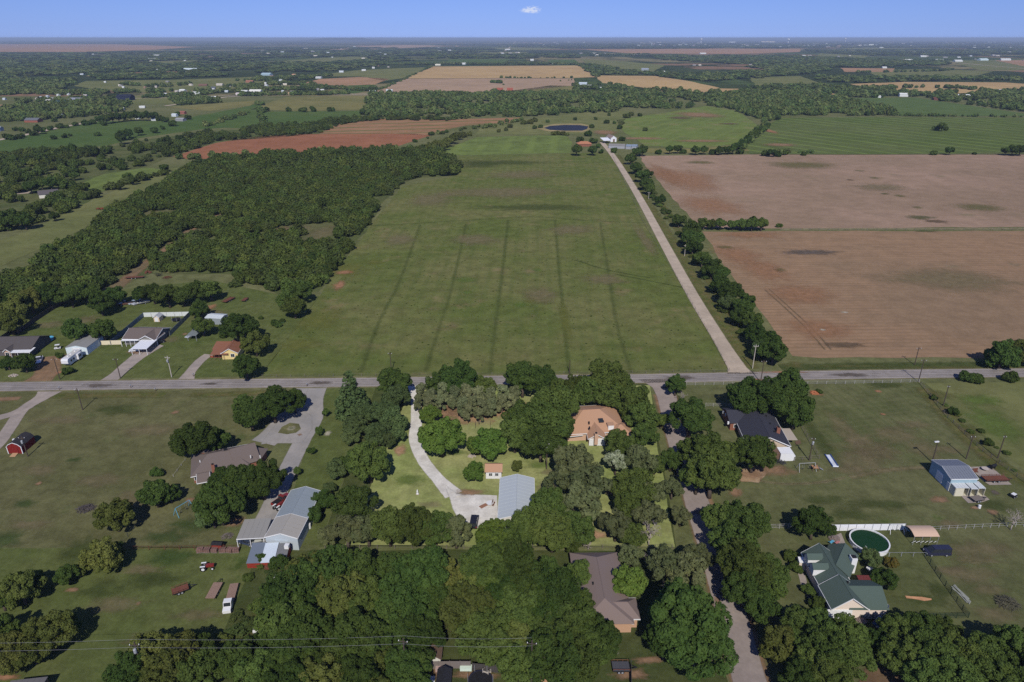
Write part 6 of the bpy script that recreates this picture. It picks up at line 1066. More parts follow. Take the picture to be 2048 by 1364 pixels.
# buildings scattered over the plain
def farb(px, py, wpx, col, hh, label, name='building', cat='building', group=None, roofc=None, ang=0., dpt=.7):
    p = g(px, py); L = max(6, wpx * mpp(px, py)); W = max(6, L * .62) if L < 40 else 18 + L * .12; o = thing(name, label, cat, tuple(p), ang, group); hh *= .78; L *= .9
    vol(o, (tuple(p), ang, L, W), hh, W * .2, mat('far_roof_%d_%d_%d' % (roofc or col), S(*(roofc or col)), var=.06, scale=.2), mat('far_wall_%d_%d_%d' % col, S(*col), var=.04, scale=.2), over=.3, th=.3)
    return o
WT = (214, 214, 212)
for q in [(252, 200.5, 32, (40, 46, 70), 9, 'long dark navy building on the village green', 'warehouse', 'warehouse', (36, 40, 58)), (121, 209, 22, (100, 140, 190), 5, 'bright blue building at the village edge', 'workshop', 'workshop', (110, 150, 196)), (158, 205, 40, (150, 150, 160), 5, 'long grey roofed hall beside the bright blue building', 'hall', 'hall', (140, 142, 154)), (82, 200, 18, (206, 190, 186), 4, 'pale pink house at the village edge'), (98, 204, 12, (222, 214, 206), 4, 'small cream house by the pale pink house'), (68, 244, 30, (146, 88, 72), 4, 'red brick house with grey roof by the country road', 'house', 'house', (104, 106, 112)), (117, 235, 18, (190, 200, 206), 4, 'pale grey shed behind the red brick house', 'shed', 'shed', (186, 194, 204)),
          (56, 175.5, 14, WT, 4, 'white barn on the wood edge, smaller of two', 'barn', 'barn'), (88, 174.5, 20, WT, 4, 'white barn on the wood edge, larger of two', 'barn', 'barn', (214, 220, 220)), (-4, 262, 20, (150, 158, 170), 5, 'grey roofed barn at the bend of the country road', 'barn', 'barn'), (315, 241, 22, (196, 198, 202), 4, 'grey white farm shed in the shelter belt', 'shed', 'shed', (168, 172, 178)), (276, 238, 5, WT, 8, 'white silo in the shelter belt', 'silo', 'silo'), (362, 242, 20, (150, 150, 154), 3.5, 'long grey shed beyond the shelter belt', 'shed', 'shed'), (350, 233, 12, (206, 212, 218), 4, 'pale shed near the red roofed farm'), (366, 228, 14, (150, 96, 84), 4, 'red roofed farm building past the shelter belt'),
          (252, 243, 7, (222, 190, 90), 3, 'yellow machine shed in the shelter belt', 'shed', 'shed'), (245, 220, 9, WT, 4, 'white house under the trees near the dark warehouse'), (285, 216, 12, WT, 3, 'white trailer home by the tree row'), (366, 184, 14, WT, 5, 'white house with stepped roof north of the village', 'house', 'house'), (392, 190, 22, WT, 5, 'bright white hall with a dark tree before it', 'hall', 'hall'), (428, 199, 12, WT, 6, 'white gable roofed barn near the road bend', 'barn', 'barn'), (365, 200, 12, (224, 190, 110), 3, 'yellow roofed building beside the road'), (322, 192, 14, WT, 4, 'white roofed house in the village row'), (335, 191, 14, (220, 220, 226), 4, 'second white roofed house in the village row'),
          (490, 186, 16, WT, 5, 'white hall with a flat wing among village trees', 'hall', 'hall'), (512, 186, 26, (226, 222, 214), 5, 'long cream roofed hall among village trees', 'hall', 'hall'), (478, 190, 12, (220, 206, 206), 4, 'pinkish house in front of the cream hall'), (520, 191, 12, WT, 4, 'white house before the cream hall'), (553, 190, 14, (210, 200, 196), 3.5, 'pale bungalow east of the cream hall'), (580, 189, 7, (196, 160, 130), 4, 'orange roofed cottage east of the cream hall'), (669, 188, 22, (150, 104, 84), 4, 'red brown house at the end of the village road', 'house', 'house', (150, 96, 74)), (645, 183, 8, WT, 5, 'white cottage under trees on the village road'), (745, 186, 14, (206, 214, 218), 4.5, 'pale metal barn beside dark trees at the stubble', 'barn', 'barn'), (779, 184, 14, (206, 216, 220), 4.5, 'pale metal barn at the corner of the stubble', 'barn', 'barn'),
          (534, 151, 22, (160, 180, 190), 5, 'blue grey shed row above the village', 'shed', 'shed'), (543, 155, 12, (206, 156, 140), 4, 'salmon roofed house above the village'), (588, 151, 8, (206, 160, 130), 4, 'tan gabled house above the village'), (608, 158, 9, WT, 4, 'white house left of the stubble strip'), (638, 157, 13, (206, 206, 206), 4, 'pale barn left of the stubble strip', 'barn', 'barn'), (500, 165, 16, (160, 110, 90), 4, 'brown roofed house among trees above the village'), (407, 172, 18, (120, 90, 76), 3, 'row of dark stalls in the bare paddock', 'stall', 'shed'), (440, 171, 14, (200, 190, 180), 3.5, 'pale bungalow beside the bare paddock'), (425, 178, 14, (100, 104, 116), 4, 'dark roofed house beside the bare paddock'),
          (683, 145, 10, (210, 214, 220), 5, 'pale roofed barn in front of the north trees', 'barn', 'barn'), (728, 142, 9, WT, 5, 'white barn at the edge of the olive field', 'barn', 'barn'), (747, 137, 6, WT, 6, 'white box shaped barn at the olive field corner', 'barn', 'barn'), (876, 131, 12, (220, 214, 196), 4, 'cream house north of the wheat field'), (930, 129, 14, WT, 5, 'white roofed barn north of the wheat field', 'barn', 'barn'), (1064, 121.5, 8, WT, 8, 'white domed tank shed north of the wheat field', 'tank', 'tank'), (1107, 129.5, 6, WT, 5, 'white cottage by the small green field'), (1119, 128, 10, WT, 4, 'white barn by the small green field', 'barn', 'barn'), (1011, 109.5, 18, (214, 222, 226), 5, 'long pale building west of the main straight road'), (1015, 100, 12, WT, 6, 'white building at the foot of the straight road'),
          (1000, 181, 14, (160, 90, 72), 5, 'rusty red tank row in the farm yard, left', 'tank', 'tank'), (1020, 181, 14, (164, 92, 74), 5, 'rusty red tank row in the farm yard, right', 'tank', 'tank'), (1166, 170, 18, (190, 200, 210), 5, 'bluish barn roof among the farmstead trees', 'barn', 'barn'), (1177, 175, 14, WT, 5, 'white farmhouse among the farmstead trees', 'farmhouse', 'house'), (1200, 178, 6, WT, 4, 'small white shed among the farmstead trees', 'shed', 'shed'), (1290, 141, 16, (150, 156, 168), 6, 'grey roofed white house east of the wheat field', 'house', 'house'), (1325, 145, 10, WT, 4, 'white house in the hedge east of the wheat field'), (1270, 112, 12, WT, 5, 'white house row beside the long stubble'), (1188, 108, 10, (226, 224, 220), 5, 'cream house north of the long stubble'), (1226, 110, 12, (200, 180, 170), 5, 'pinkish house north of the long stubble'), (1405, 108, 14, WT, 5, 'white houses on the long stubble edge'),
          (1738, 184, 18, (196, 150, 130), 5, 'pinkish gabled farmhouse by the east wheat', 'farmhouse', 'house'), (1748, 193, 8, WT, 5, 'small white gable shed by the dark green field', 'shed', 'shed'), (1757, 195.5, 8, WT, 4, 'smallest white shed by the dark green field', 'shed', 'shed'), (1806, 193, 18, WT, 6, 'white metal barn at the head of the dark green field', 'barn', 'barn'), (1872, 200, 16, (110, 70, 60), 4, 'brown stall at the head of the dark green field', 'shed', 'shed'), (1926, 195, 24, (226, 226, 228), 4, 'long white roof shed beside the east woods', 'shed', 'shed'), (2006, 185, 20, (190, 194, 200), 5, 'grey roofed house in the east trees', 'house', 'house'), (1715, 134.5, 10, WT, 5, 'white barn in the middle plain, first of three', 'barn', 'barn'), (1768, 136.5, 10, WT, 5, 'white barn in the middle plain, second of three', 'barn', 'barn'), (1782, 134, 7, WT, 5, 'white barn in the middle plain, smallest of three', 'barn', 'barn'), (1812, 122.5, 26, (220, 220, 214), 6, 'long pale warehouse before the east wood', 'warehouse', 'warehouse'),
          (1878, 122, 16, WT, 6, 'white hangar at the airfield edge, first in line', 'hangar', 'hangar'), (1915, 123.5, 18, WT, 6, 'white hangar at the airfield edge, second in line', 'hangar', 'hangar'), (1965, 121, 22, (200, 216, 220), 7, 'pale blue hangar at the airfield edge', 'hangar', 'hangar'), (2010, 121, 20, WT, 7, 'wide white hangar at the airfield edge', 'hangar', 'hangar'), (1846, 114, 12, WT, 6, 'white store near the airfield'), (1742, 91.5, 10, WT, 22, 'tall white block above the town roofs', 'block', 'building'), (1464, 85, 14, WT, 16, 'long white block in the town', 'block', 'building'), (1360, 90.8, 8, WT, 8, 'white block in the town, west'), (1536, 84.5, 30, (220, 206, 180), 12, 'long cream block on the skyline', 'block', 'building'), (1277, 91.5, 6, WT, 8, 'white shed at the west end of the town'), (314, 112.5, 14, WT, 6, 'white store in the western woods', 'barn', 'barn'), (305, 120, 16, (214, 214, 214), 5, 'pale row building in the western woods'), (123, 131.5, 10, WT, 6, 'white house alone in the western woods', 'house', 'house'), (320, 142.5, 14, WT, 5, 'white barn on the red strip', 'barn', 'barn'), (384, 141.5, 34, (206, 216, 222), 5, 'very long pale shed on the red strip', 'shed', 'shed'), (258, 143, 10, (200, 206, 206), 5, 'pale house on the red strip'), (16, 138.5, 9, WT, 5, 'white house in the far western wood, first of two'), (34, 137.5, 10, WT, 5, 'white house in the far western wood, second of two')]:
    q = list(q) + [None] * (9 - len(q))
    farb(*q[:6], q[6] or 'building', q[7] or 'building', None, q[8], ang=[0, .25, -.2, .1][int(q[0]) % 4])
def speck(zone, group, label, n, wr, pal, name='town_house', cat='house'):
    x0, x1, y0, y1 = zone
    for i in range(n):
        px, py = rnd(x0, x1), rnd(y0, y1); c = random.choice(pal); farb(px, py, rnd(*wr), c, rnd(3, 4.5), label, name, cat, group, ang=rnd(-.4, .4))
PAL = [WT, (214, 204, 190), (190, 180, 176), (160, 128, 112), (200, 206, 212), (150, 146, 146)]
for z_, gp, lb, n in [((1260, 1700, 86, 95), 'town houses on the skyline', 'tiny pale town house under the skyline trees', 58), ((1700, 2060, 84, 96), 'town houses on the skyline', 'tiny pale town house under the skyline trees', 52), ((1040, 1330, 84, 92), 'houses along the straight road', 'tiny pale house along the far straight road', 22), ((1000, 1280, 104, 113), 'houses past the long stubble', 'small pale house past the long stubble field', 14), ((1560, 1760, 112, 130), 'houses in the middle plain', 'small pale house in the plain before the town', 16), ((560, 780, 106, 135), 'houses north of the village', 'small pale house in the wooded country north of the village', 20), ((520, 960, 92, 108), 'houses in the far woods', 'tiny pale house in the far northern woods', 20),
                     ((40, 420, 106, 150), 'houses in the western woods', 'tiny pale house in the far western woods', 20), ((200, 480, 164, 190), 'village houses', 'small pale village house among trees', 20), ((0, 200, 184, 204), 'village houses', 'small pale village house among trees', 14), ((500, 640, 162, 186), 'village houses', 'small pale village house among trees', 12), ((1820, 2060, 100, 122), 'houses by the airfield', 'small pale house near the airfield', 22), ((1380, 1560, 126, 136), 'houses in the middle wood', 'small pale house at the middle wood edge', 8)]: speck(z_, gp, lb, n, (3.6, 9), PAL)
for px, top, base, r_ in ((1402, 77.5, 86.5, 5.2), (1576, 78, 87, 5.2), (1690, 76.5, 84.5, 4)):
    p = g(px, base); f_ = (p.y * math.cos(PITCH) + CAM_H * math.sin(PITCH)) / FPX; hh = (base - top) * f_; s_ = f_ * r_ * .5
    o = thing('water_tower', {1402: 'white water tower left of the long white town block', 1576: 'white water tower over the long cream block', 1690: 'slender white water tower farthest along the skyline'}[px], 'water tower', tuple(p), 0, 'water towers on the skyline'); b = MB().lathe([(s_ * .35, hh * .6), (s_ * .9, hh * .72), (s_, hh * .84), (s_ * .6, hh * .97), (s_ * .1, hh)], 12); b.ob('tank', WHITE, o); MB().tube((0, 0, 0), (0, 0, hh * .64), s_ * .34, s_ * .26, 10).ob('column', WHITE, o)
# ------------------------------------------------------------------ fences
def runs(pts, sp):
    P = [g(*p) for p in pts]; out = []
    for a, b in zip(P, P[1:]):
        n = max(1, round((b - a).length / sp)); out += [a.lerp(b, i / n) for i in range(n)]
    return out + [P[-1]]
def rails(name, label, pts, h=1.3, sp=2.5, n=3, m=WHITE, r=.03, pr=.05, group=None, mesh=None):
    """posts and rails, each its own part"""
    P = runs(pts, sp); o = thing(name, label, 'fence', tuple(P[0]), 0, group); me = MB().box(0, 0, 0, pr * 2, pr * 2, h + .05).mesh('post', m)
    for p in P: link('post', me, o, tuple(p - P[0]))
    for a, b in zip([g(*p) for p in pts], [g(*p) for p in pts][1:]):
        for k in range(n): z = h * (k + 1) / n - .05; MB().tube(a - P[0] + Vector((0, 0, z)), b - P[0] + Vector((0, 0, z)), r, n=5).ob('rail', m, o)
        if mesh: v = (b - a); q = a - P[0]; MB().add([q + Vector((0, 0, .05)), q + v + Vector((0, 0, .05)), q + v + Vector((0, 0, h)), q + Vector((0, 0, h))], [(0, 1, 2, 3)]).ob('mesh', mesh, o)
    return o
def boards(name, label, pts, h=1.8, sp=2.4, m=DARKW, pm=None, group=None, th=.06):
    """panels between posts, each its own part"""
    P = runs(pts, sp); o = thing(name, label, 'fence', tuple(P[0]), 0, group); pm = pm or m; me = MB().box(0, 0, 0, .14, .14, h + .08).mesh('post', pm); ms = {}
    for a, b in zip(P, P[1:]):
        link('post', me, o, tuple(a - P[0])); d = b - a; L = round(d.length - .16, 2)
        if L not in ms: ms[L] = MB().box(L / 2 + .08, 0, .05, L, th, h - .05).mesh('panel', m)
        link('panel', ms[L], o, tuple(a - P[0]), math.atan2(d.y, d.x))
    link('post', me, o, tuple(P[-1] - P[0])); return o
PIPEW = mat('pale_pipe', (.46, .44, .41), rough=.6, var=.06); RUST = mat('rusty_steel', S(112, 70, 56), var=.25, scale=3); WIREM = mat('fence_wire', (.10, .11, .09), rough=.7)
rails('rail_fence', 'long pale pipe rail fence along the main road', [(1372, 771), (1520, 769), (1690, 768), (1838, 765)], m=PIPEW, sp=3.2, n=3)
rails('rail_fence', 'short pale pipe rail fence behind the black roofed house', [(1411, 813), (1502, 815)], m=PIPEW, sp=2.4)
rails('rail_fence', 'short pale rail fence between side road and the white panels', [(1540, 1058), (1612, 1055)], h=1.4, m=PIPEW, sp=2.2)
rails('rail_fence', 'long pale rail fence from the white panels to the bare tree', [(1812, 1064), (1930, 1058), (2080, 1051)], h=1.3, m=PIPEW, sp=2.1, n=2, r=.025)
boards('panel_fence', 'tall white panel fence behind the green swimming pool', [(1662, 1062), (1808, 1060)], h=1.9, sp=2.0, m=mat('white_sheet', 0), pm=STEEL)
rails('rail_fence', 'weathered brown rail fence along the east ditch', [(1841, 769), (1895, 836), (1965, 903), (2070, 982)], h=1.2, m=GREYW, sp=3.0, n=3)
rails('wire_fence', 'wire yard fence beside the black roofed house', [(1600, 850), (1638, 918), (1588, 922)], h=1.3, m=GREYW, sp=2.5, n=2, r=.025)
rails('wire_fence', 'dark green wire fence around the lawn of the green roofed house', [(1850, 1113), (1890, 1172), (1936, 1236), (1720, 1240)], h=1.4, m=mat('green_wire', (.03, .055, .03), rough=.8), sp=2.4, n=4, r=.04)
rails('wire_fence', 'thin wire fence from the swimming pool to the dark van', [(1705, 1113), (1850, 1113)], h=1.2, m=STEEL, sp=3, n=1, r=.025)
boards('board_fence', 'dark board fence running up to the thicket', [(38, 668), (70, 644), (100, 624), (134, 604)], h=2.0)
boards('board_fence', 'short dark board fence at the house corner by the main road', [(-30, 704), (24, 668), (38, 668)], h=2.0)
WF = wallm('fence_sheet', S(206, 208, 208), .03)
boards('panel_fence', 'white panel fence across the back of the fenced yard', [(288, 634), (380, 632)], h=2.0, sp=3, m=WF, pm=STEEL)
boards('panel_fence', 'blue grey sheet fence along the yard side facing the white building', [(288, 634), (222, 690)], h=2.0, sp=3, m=metalroof('fence_blue', S(96, 112, 128)))
boards('panel_fence', 'grey sheet fence along the yard side facing the grey sheds', [(380, 632), (340, 672)], h=2.0, sp=3, m=metalroof('fence_grey', S(120, 124, 124)))  # side panels in a darker grey sheet colour
boards('panel_fence', 'low cream panel fence linking the white building to the porch', [(204, 690), (243, 689)], h=1.8, sp=3, m=wallm('cream_panel', S(220, 206, 178)))
boards('board_fence', 'grey weathered board fence before the long narrow shed', [(854, 1338), (900, 1337), (941, 1337)], h=1.9, m=GREYW)
boards('board_fence', 'dark stretch of board fence beside the trampoline steps', [(945, 1341), (1014, 1347)], h=1.9, m=DARKW)
boards('board_fence', 'short board fence running to the dark trailer', [(1261, 1334), (1262, 1375)], h=1.7, m=DARKW)
rails('rail_fence', 'rusty red pipe fence between the two west meadows', [(236, 1100), (330, 1100), (478, 1098)], h=1.2, m=RUST, sp=3.2, n=2)
rails('wire_fence', 'dark wire fence running up from the red pipe fence', [(244, 1090), (268, 1058), (292, 1028)], h=1.1, m=WIREM, sp=3, n=2, r=.02)
rails('rail_fence', 'single pale rail beside the ranch house wall', [(347, 953), (371, 921)], h=.6, m=PIPEW, sp=3, n=1)
rails('wire_fence', 'pasture fence along the foot of the hay field', [(525, 755), (780, 752), (1100, 749), (1455, 744)], h=1.2, m=GREYW, sp=5, n=2, r=.02, pr=.05)
rails('wire_fence', 'pasture fence along the hay field beside the lane', [(1458, 742), (1380, 600), (1285, 442), (1225, 312)], h=1.2, m=GREYW, sp=6, n=2, r=.02, pr=.05)
rails('wire_fence', 'wire fence between the two brown fields', [(1562, 460), (1850, 460), (2200, 460)], h=1.2, m=GREYW, sp=6, n=2, r=.03, pr=.07)
rails('wire_fence', 'low wire fence along the plot south boundary', [(650, 1097), (790, 1098), (1100, 1098), (1345, 1097)], h=1.2, m=GREYW, sp=4, n=2, r=.02, pr=.05)
rails('wire_fence', 'pale fence along the front of the cut stubble', [(140, 716), (218, 690)], h=.3, m=GREYW, sp=4, n=1)['label'] = 'low edging along the grass beside the white metal building'
# ------------------------------------------------------------------ poles and wires
POLE = mat('creosoted_pole', (.085, .065, .05), rough=.9, var=.2, scale=5); PALEP = mat('pale_pole', (.5, .45, .38), rough=.8, var=.1)
def pole(b, t, label, arm=1.8, can=False, lamp=False, m=POLE, hh=None, name='utility_pole', cat='utility pole'):
    if hh: p = g(*t, hh); p.z = 0; h = hh
    else:
        p = g(*b); lo, hi = 1., 30.
        for _ in range(30):
            k = (lo + hi) / 2; z = k - CAM_H; f = p.y * math.cos(PITCH) - z * math.sin(PITCH); u = p.y * math.sin(PITCH) + z * math.cos(PITCH)
            if 682 - FPX * u / f > t[1]: lo = k
            else: hi = k
        h = lo
    o = thing(name, label, cat, tuple(p), rnd(-.2, .2)); MB().tube((0, 0, -.1), (0, 0, h), .17, .12, 8).ob('shaft', m, o)
    if arm: MB().box(0, -.16, h - .7, arm, .12, .14).ob('crossarm', m, o); [MB().lathe([(.06, h - .56), (.09, h - .45), (.04, h - .3)], 6, x=x, y=-.16).ob('insulator', WHITE, o) for x in (-arm * .45, arm * .45)]
    if can: MB().lathe([(.24, h - 2.2), (.28, h - 2.0), (.28, h - 1.3), (.2, h - 1.2)], 10, y=-.45).ob('transformer', STEEL, o)
    if lamp: MB().box(-.5, -.1, h - .1, 1.3, .4, .28).ob('lamp_head', WHITE, o)
    return o, p, h
for b, t, lab, kw in [((241, 757), (231, 716), 'dark pole beside the concrete carport drive', {}), ((120, 759), (110, 716), 'dark pole on the red dirt drive by the white camper', {}), ((343.5, 754), (332, 712), 'pale pole beside the yellow cottage drive', dict(m=PALEP, can=True)), ((165.5, 820), (150, 777), 'dark pole on the west lawn below the ditch', {}), ((783, 744), (775, 704), 'dark pole at the foot of the hay field', dict(arm=1.4)), ((1139, 748), (1137, 720), 'short dark pole at the field edge over the tree line', dict(arm=0)),
                      ((1836.5, 764), (1846, 718), 'tall dark pole at the end of the pale road fence', {}), ((1829, 730), (1846, 694), 'dark pole on the far side of the main road', {}), ((1505, 737), (1509, 689), 'grey pole at the mouth of the gravel lane', dict(m=PALEP)), ((1521, 765), (1526, 720), 'dark pole behind the black roofed house trees', {}), ((1093, 938), (1092, 884), 'pole with grey transformer on the plot lawn', dict(can=True, arm=1.2)), ((1618, 921), (1628, 874), 'pole with transformer by the yard of the black roofed house', dict(can=True, arm=1.0)),
                      ((1864, 925), (1874, 883), 'lamp pole at the corner of the metal workshop', dict(lamp=True, arm=0)), ((1932, 918), (1949, 870), 'dark pole behind the metal workshop', dict(arm=1.2)), ((1995, 917), (2008, 870), 'dark pole on the east ditch fence', dict(arm=.8)), ((1886, 812), (1896, 770), 'dark pole near the top of the east ditch fence', dict(arm=.6)), ((56, 913), (46, 872), 'dark pole beside the red barn shed', dict(can=True)), ((1369, 512), (1368, 489), 'pale pole midway along the gravel lane', dict(m=PALEP)), ((1297, 398), (1296, 384), 'pale pole in the upper part of the gravel lane', dict(m=PALEP)), ((1254, 329), (1254, 314), 'pale pole at the top of the gravel lane', dict(m=PALEP)), ((129, 384), (126, 375), 'leaning pole beside the white house by the lane', dict(arm=0))]:
    pole(b, t, lab, **kw)
A = [pole(None, t, lab, hh=10.5, arm=1.8, can=c_)[1] for t, lab, c_ in (((268, 1284), 'pole with grey transformer in the wood south of the meadow', True), ((806, 1277), 'pole rising out of the dense grove', False), ((1064, 1281), 'pole with white insulators in the dense grove east part', False))]
A = [A[0] + (A[0] - A[1])] + A
for a, b, lab in zip(A, A[1:], ('pair of overhead wires crossing the trailer meadow', 'pair of overhead wires over the west of the dense grove', 'pair of overhead wires over the east of the dense grove')):
    o = thing('power_line', lab, 'power line', tuple(a), 0)
    for s in (-1, 1):
        d = b - a; n = 10; q = [Vector((0, s * .9, 10.2)) + d * (i / n) - Vector((0, 0, .5 * 4 * (i / n) * (1 - i / n))) for i in range(n + 1)]; m_ = MB()
        for i in range(n): m_.tube(q[i], q[i + 1], .016, n=4)
        m_.ob('wire', mat('wire_alloy', (.3, .3, .3), rough=.6), o)
# ------------------------------------------------------------------ vehicles
def wheel(par, x, y, r, w_=.24, hub=STEEL):
    M = Matrix.Translation((x, y, r)) @ Matrix.Rotation(math.pi / 2, 4, 'X')
    o = MB().lathe([(r * .8, -w_ / 2), (r, -w_ * .3), (r, w_ * .3), (r * .8, w_ / 2)], 14, M=M).ob('wheel', BLACK, par); s = 1 if y > 0 else -1
    MB().lathe([(r * .55, -w_ * .53), (r * .55, w_ * .53)], 10, M=M).ob('rim', hub, o)
PM = {}
def paint(n, c): 
    if n not in PM: PM[n] = mat('paint_' + n, c, rough=.28, var=.03, spec=.5)
    return PM[n]
def car(label, px, py, rot, col, kind='sedan', cat='car', name='parked_car', group=None):
    """x is forward"""
    L, W, H = dict(sedan=(4.7, 1.8, 1.45), suv=(4.9, 1.95, 1.85), van=(5.6, 2.0, 2.05), pickup=(5.6, 1.95, 1.85))[kind]
    o = thing(name, label, cat, tuple(g(px, py)), R(rot), group); m = paint(*col); hz_ = H * .54; y = W / 2; x = L / 2
    low = [(-x, .38), (-x, hz_), (x * .97, hz_ * .94), (x, .38)] if kind != 'van' else [(-x, .38), (-x, hz_), (x * .98, hz_ * .8), (x, .38)]
    MB().extr([(a, b) for a, b in [(-x, .35), (x, .35), (x, hz_ * .72), (x * .93, hz_ * .9), (x * .4, hz_), (-x * .96, hz_), (-x, hz_ * .8)]], -y, y).ob('body', m, o)
    c0, c1, t0, t1 = dict(sedan=(-x * .78, x * .38, -x * .5, x * .06), suv=(-x * .97, x * .42, -x * .9, x * .16), van=(-x * .99, x * .72, -x * .97, x * .42), pickup=(-x * .12, x * .45, -x * .08, x * .2))[kind]
    y2 = y * .92; y3 = y * .78; b = MB()
    b.add([(c0, -y2, hz_), (c1, -y2, hz_), (c1, y2, hz_), (c0, y2, hz_), (t0, -y3, H - .06), (t1, -y3, H - .06), (t1, y3, H - .06), (t0, y3, H - .06)], [(0, 1, 5, 4), (1, 2, 6, 5), (2, 3, 7, 6), (3, 0, 4, 7)]); b.ob('window', GLASS, o)
    MB().box((t0 + t1) / 2, 0, H - .06, (t1 - t0) * 1.04, y3 * 2.06, .07).ob('roof', m, o)
    for xx in (c0 + (c1 - c0) * .03, (c0 + c1) / 2):
        for s in (-1, 1): MB().tube((xx, s * (y2 + .0), hz_), (t0 + (t1 - t0) * (.03 if xx < (c0 + c1) / 2 - .1 else .5), s * (y3 + .01), H - .04), .05, n=4).ob('pillar', m, o)
    if kind == 'pickup': MB().box(-x * .55, 0, hz_ * .8, x * .8, y * 1.7, hz_ * .22).ob('bed', BLACK, o)
    for xx in (-x * .62, x * .62):
        for s in (-1, 1): wheel(o, xx, s * (y - .1), .36)
    for s in (-1, 1): MB().box(x - .02, s * y * .72, hz_ * .6, .1, .36, .16).ob('headlight', WHITE, o); MB().box(-x + .02, s * y * .8, hz_ * .7, .1, .2, .26).ob('tail_light', paint('red', (.35, .02, .02)), o)
    return o
DKP = ('black', (.02, .02, .024)); NAVY = ('navy', (.03, .032, .06)); WHP = ('white', (.75, .75, .75)); SIL = ('silver', (.45, .47, .5)); REDP = ('dull_red', (.22, .03, .025)); BLUP = ('blue', (.06, .12, .25))
car('black sport utility car parked on the white gravel yard', 948.5, 1047, 86, DKP, 'suv'); car('dark navy van parked on the grass near the beige carport', 1873, 1108, 180, NAVY, 'van', 'van', 'parked_van')
car('white pickup parked on the red dirt drive', 79, 722, -66, WHP, 'pickup', 'pickup', 'parked_pickup'); car('white car under the flat white carport', 272, 702, 200, WHP); car('dark blue car under the wide grey canopy', 495, 1087, 160, ('deep_blue', (.05, .07, .12))); car('silver car under the tin shelter', 382, 673, 250, SIL)
car('old brown truck in the row of vehicles behind the tree', 252, 609, 200, ('brown', (.14, .07, .05)), 'pickup', 'pickup', 'parked_pickup', 'old vehicles behind the yards'); car('pale blue car in the row of vehicles behind the tree', 267, 607, 240, ('pale_blue', (.4, .48, .55)), 'sedan', group='old vehicles behind the yards'); car('silver car in the row of vehicles behind the tree', 276, 608, 240, SIL, 'suv', group='old vehicles behind the yards')
car('dark car half hidden at the carport corner', 318, 687, 235, DKP); car('silver car at the garage of the green roofed house', 1690, 1243, -80, SIL); car('blue car by the fence below the green roofed house', 1772, 1262, -60, BLUP, 'suv')
car('red pickup beside the blue grey barn', 564, 1003, 60, REDP, 'pickup', 'pickup', 'parked_pickup')
def boat(label, px, py, rot, L=5.2):
    o = thing('boat', label, 'boat', tuple(g(px, py)), R(rot)); b = MB(); vs_ = []; n = 8
    for i in range(n + 1):
        t = i / n; wd = 1.0 * (1 - max(0, t - .45) ** 2 * 3.1); x = -L / 2 + L * t; vs_ += [(x, -wd, 1.15 + .2 * t), (x, -wd * .55, .55 + .35 * t * t), (x, wd * .55, .55 + .35 * t * t), (x, wd, 1.15 + .2 * t)]
    b.add(vs_, [(4 * i + k, 4 * i + k + 1, 4 * i + 5 + k, 4 * i + 4 + k) for i in range(n) for k in range(3)] + [(3, 2, 1, 0), tuple(4 * n + k for k in range(4))]); b.ob('hull', paint('gloss_white', (.78, .78, .76)), o)
    MB().box(-.3, 0, .85, L * .6, 1.3, .1).ob('deck', wallm('boat_deck', S(190, 190, 186)), o); MB().box(.5, 0, 1.2, .1, 1.5, .55).ob('windscreen', GLASS, o); MB().box(-L / 2 - .2, 0, .5, .4, .4, .9).ob('outboard', BLACK, o)
    for s in (-1, 1): wheel(o, -.6, s * .95, .3)
    return o
boat('white boat on a trailer under the wide grey canopy', 521, 1086, 15); boat('white boat at the end of the row of old vehicles', 287, 608, 220)
def camper(label, A, B, W=2.5, H=3.2):
    a, b = g(*A), g(*B); d = b - a; c_ = (a + b) / 2; L = d.length; o = thing('camper', label, 'caravan', tuple(c_), math.atan2(-d.y, -d.x)); x = L / 2; m = paint('camper_white', (.76, .76, .74))
    MB().extr([(-x, .6), (x * .72, .6), (x * .76, 1.3), (x, 1.5), (x, H - .5), (x * .93, H - .1), (x * .8, H), (-x, H)], -W / 2, W / 2).ob('body', m, o)
    MB().box(-x * .1, 0, H, L * .7, W * .9, .05).ob('roof', wallm('camper_roof', S(196, 192, 186)), o); MB().box(-x * .45, W / 2 + .35, .75, L * .26, .7, H - 1.1).ob('slide_out', m, o); MB().box(-x * .45, -W / 2 - .0, 1.05, L * .7, .06, .3).ob('stripe', mat('grey_stripe', (.2, .21, .23)), o)
    for xx, w_ in ((-x * .7, .9), (-x * .3, 1.2), (x * .2, .9), (x * .55, .8)):
        for s in (-1, 1): MB().box(xx, s * (W / 2 + .02), 1.6, w_, .06, .7).ob('window', GLASS, o)
    MB().box(-x * .45, W / 2 + .72, 1.6, 1.4, .06, .7).ob('window', GLASS, o)
    for xx in (-1.2, -.3):
        for s in (-1, 1): wheel(o, xx, s * (W / 2 - .15), .36)
    for xx in (-x * .6, 0, x * .4): MB().box(xx, 0, H + .05, .6, .6, .2).ob('air_unit', WHITE, o)
    return o
camper('long white camper with a slide out before the white building', (132, 735), (160, 714))
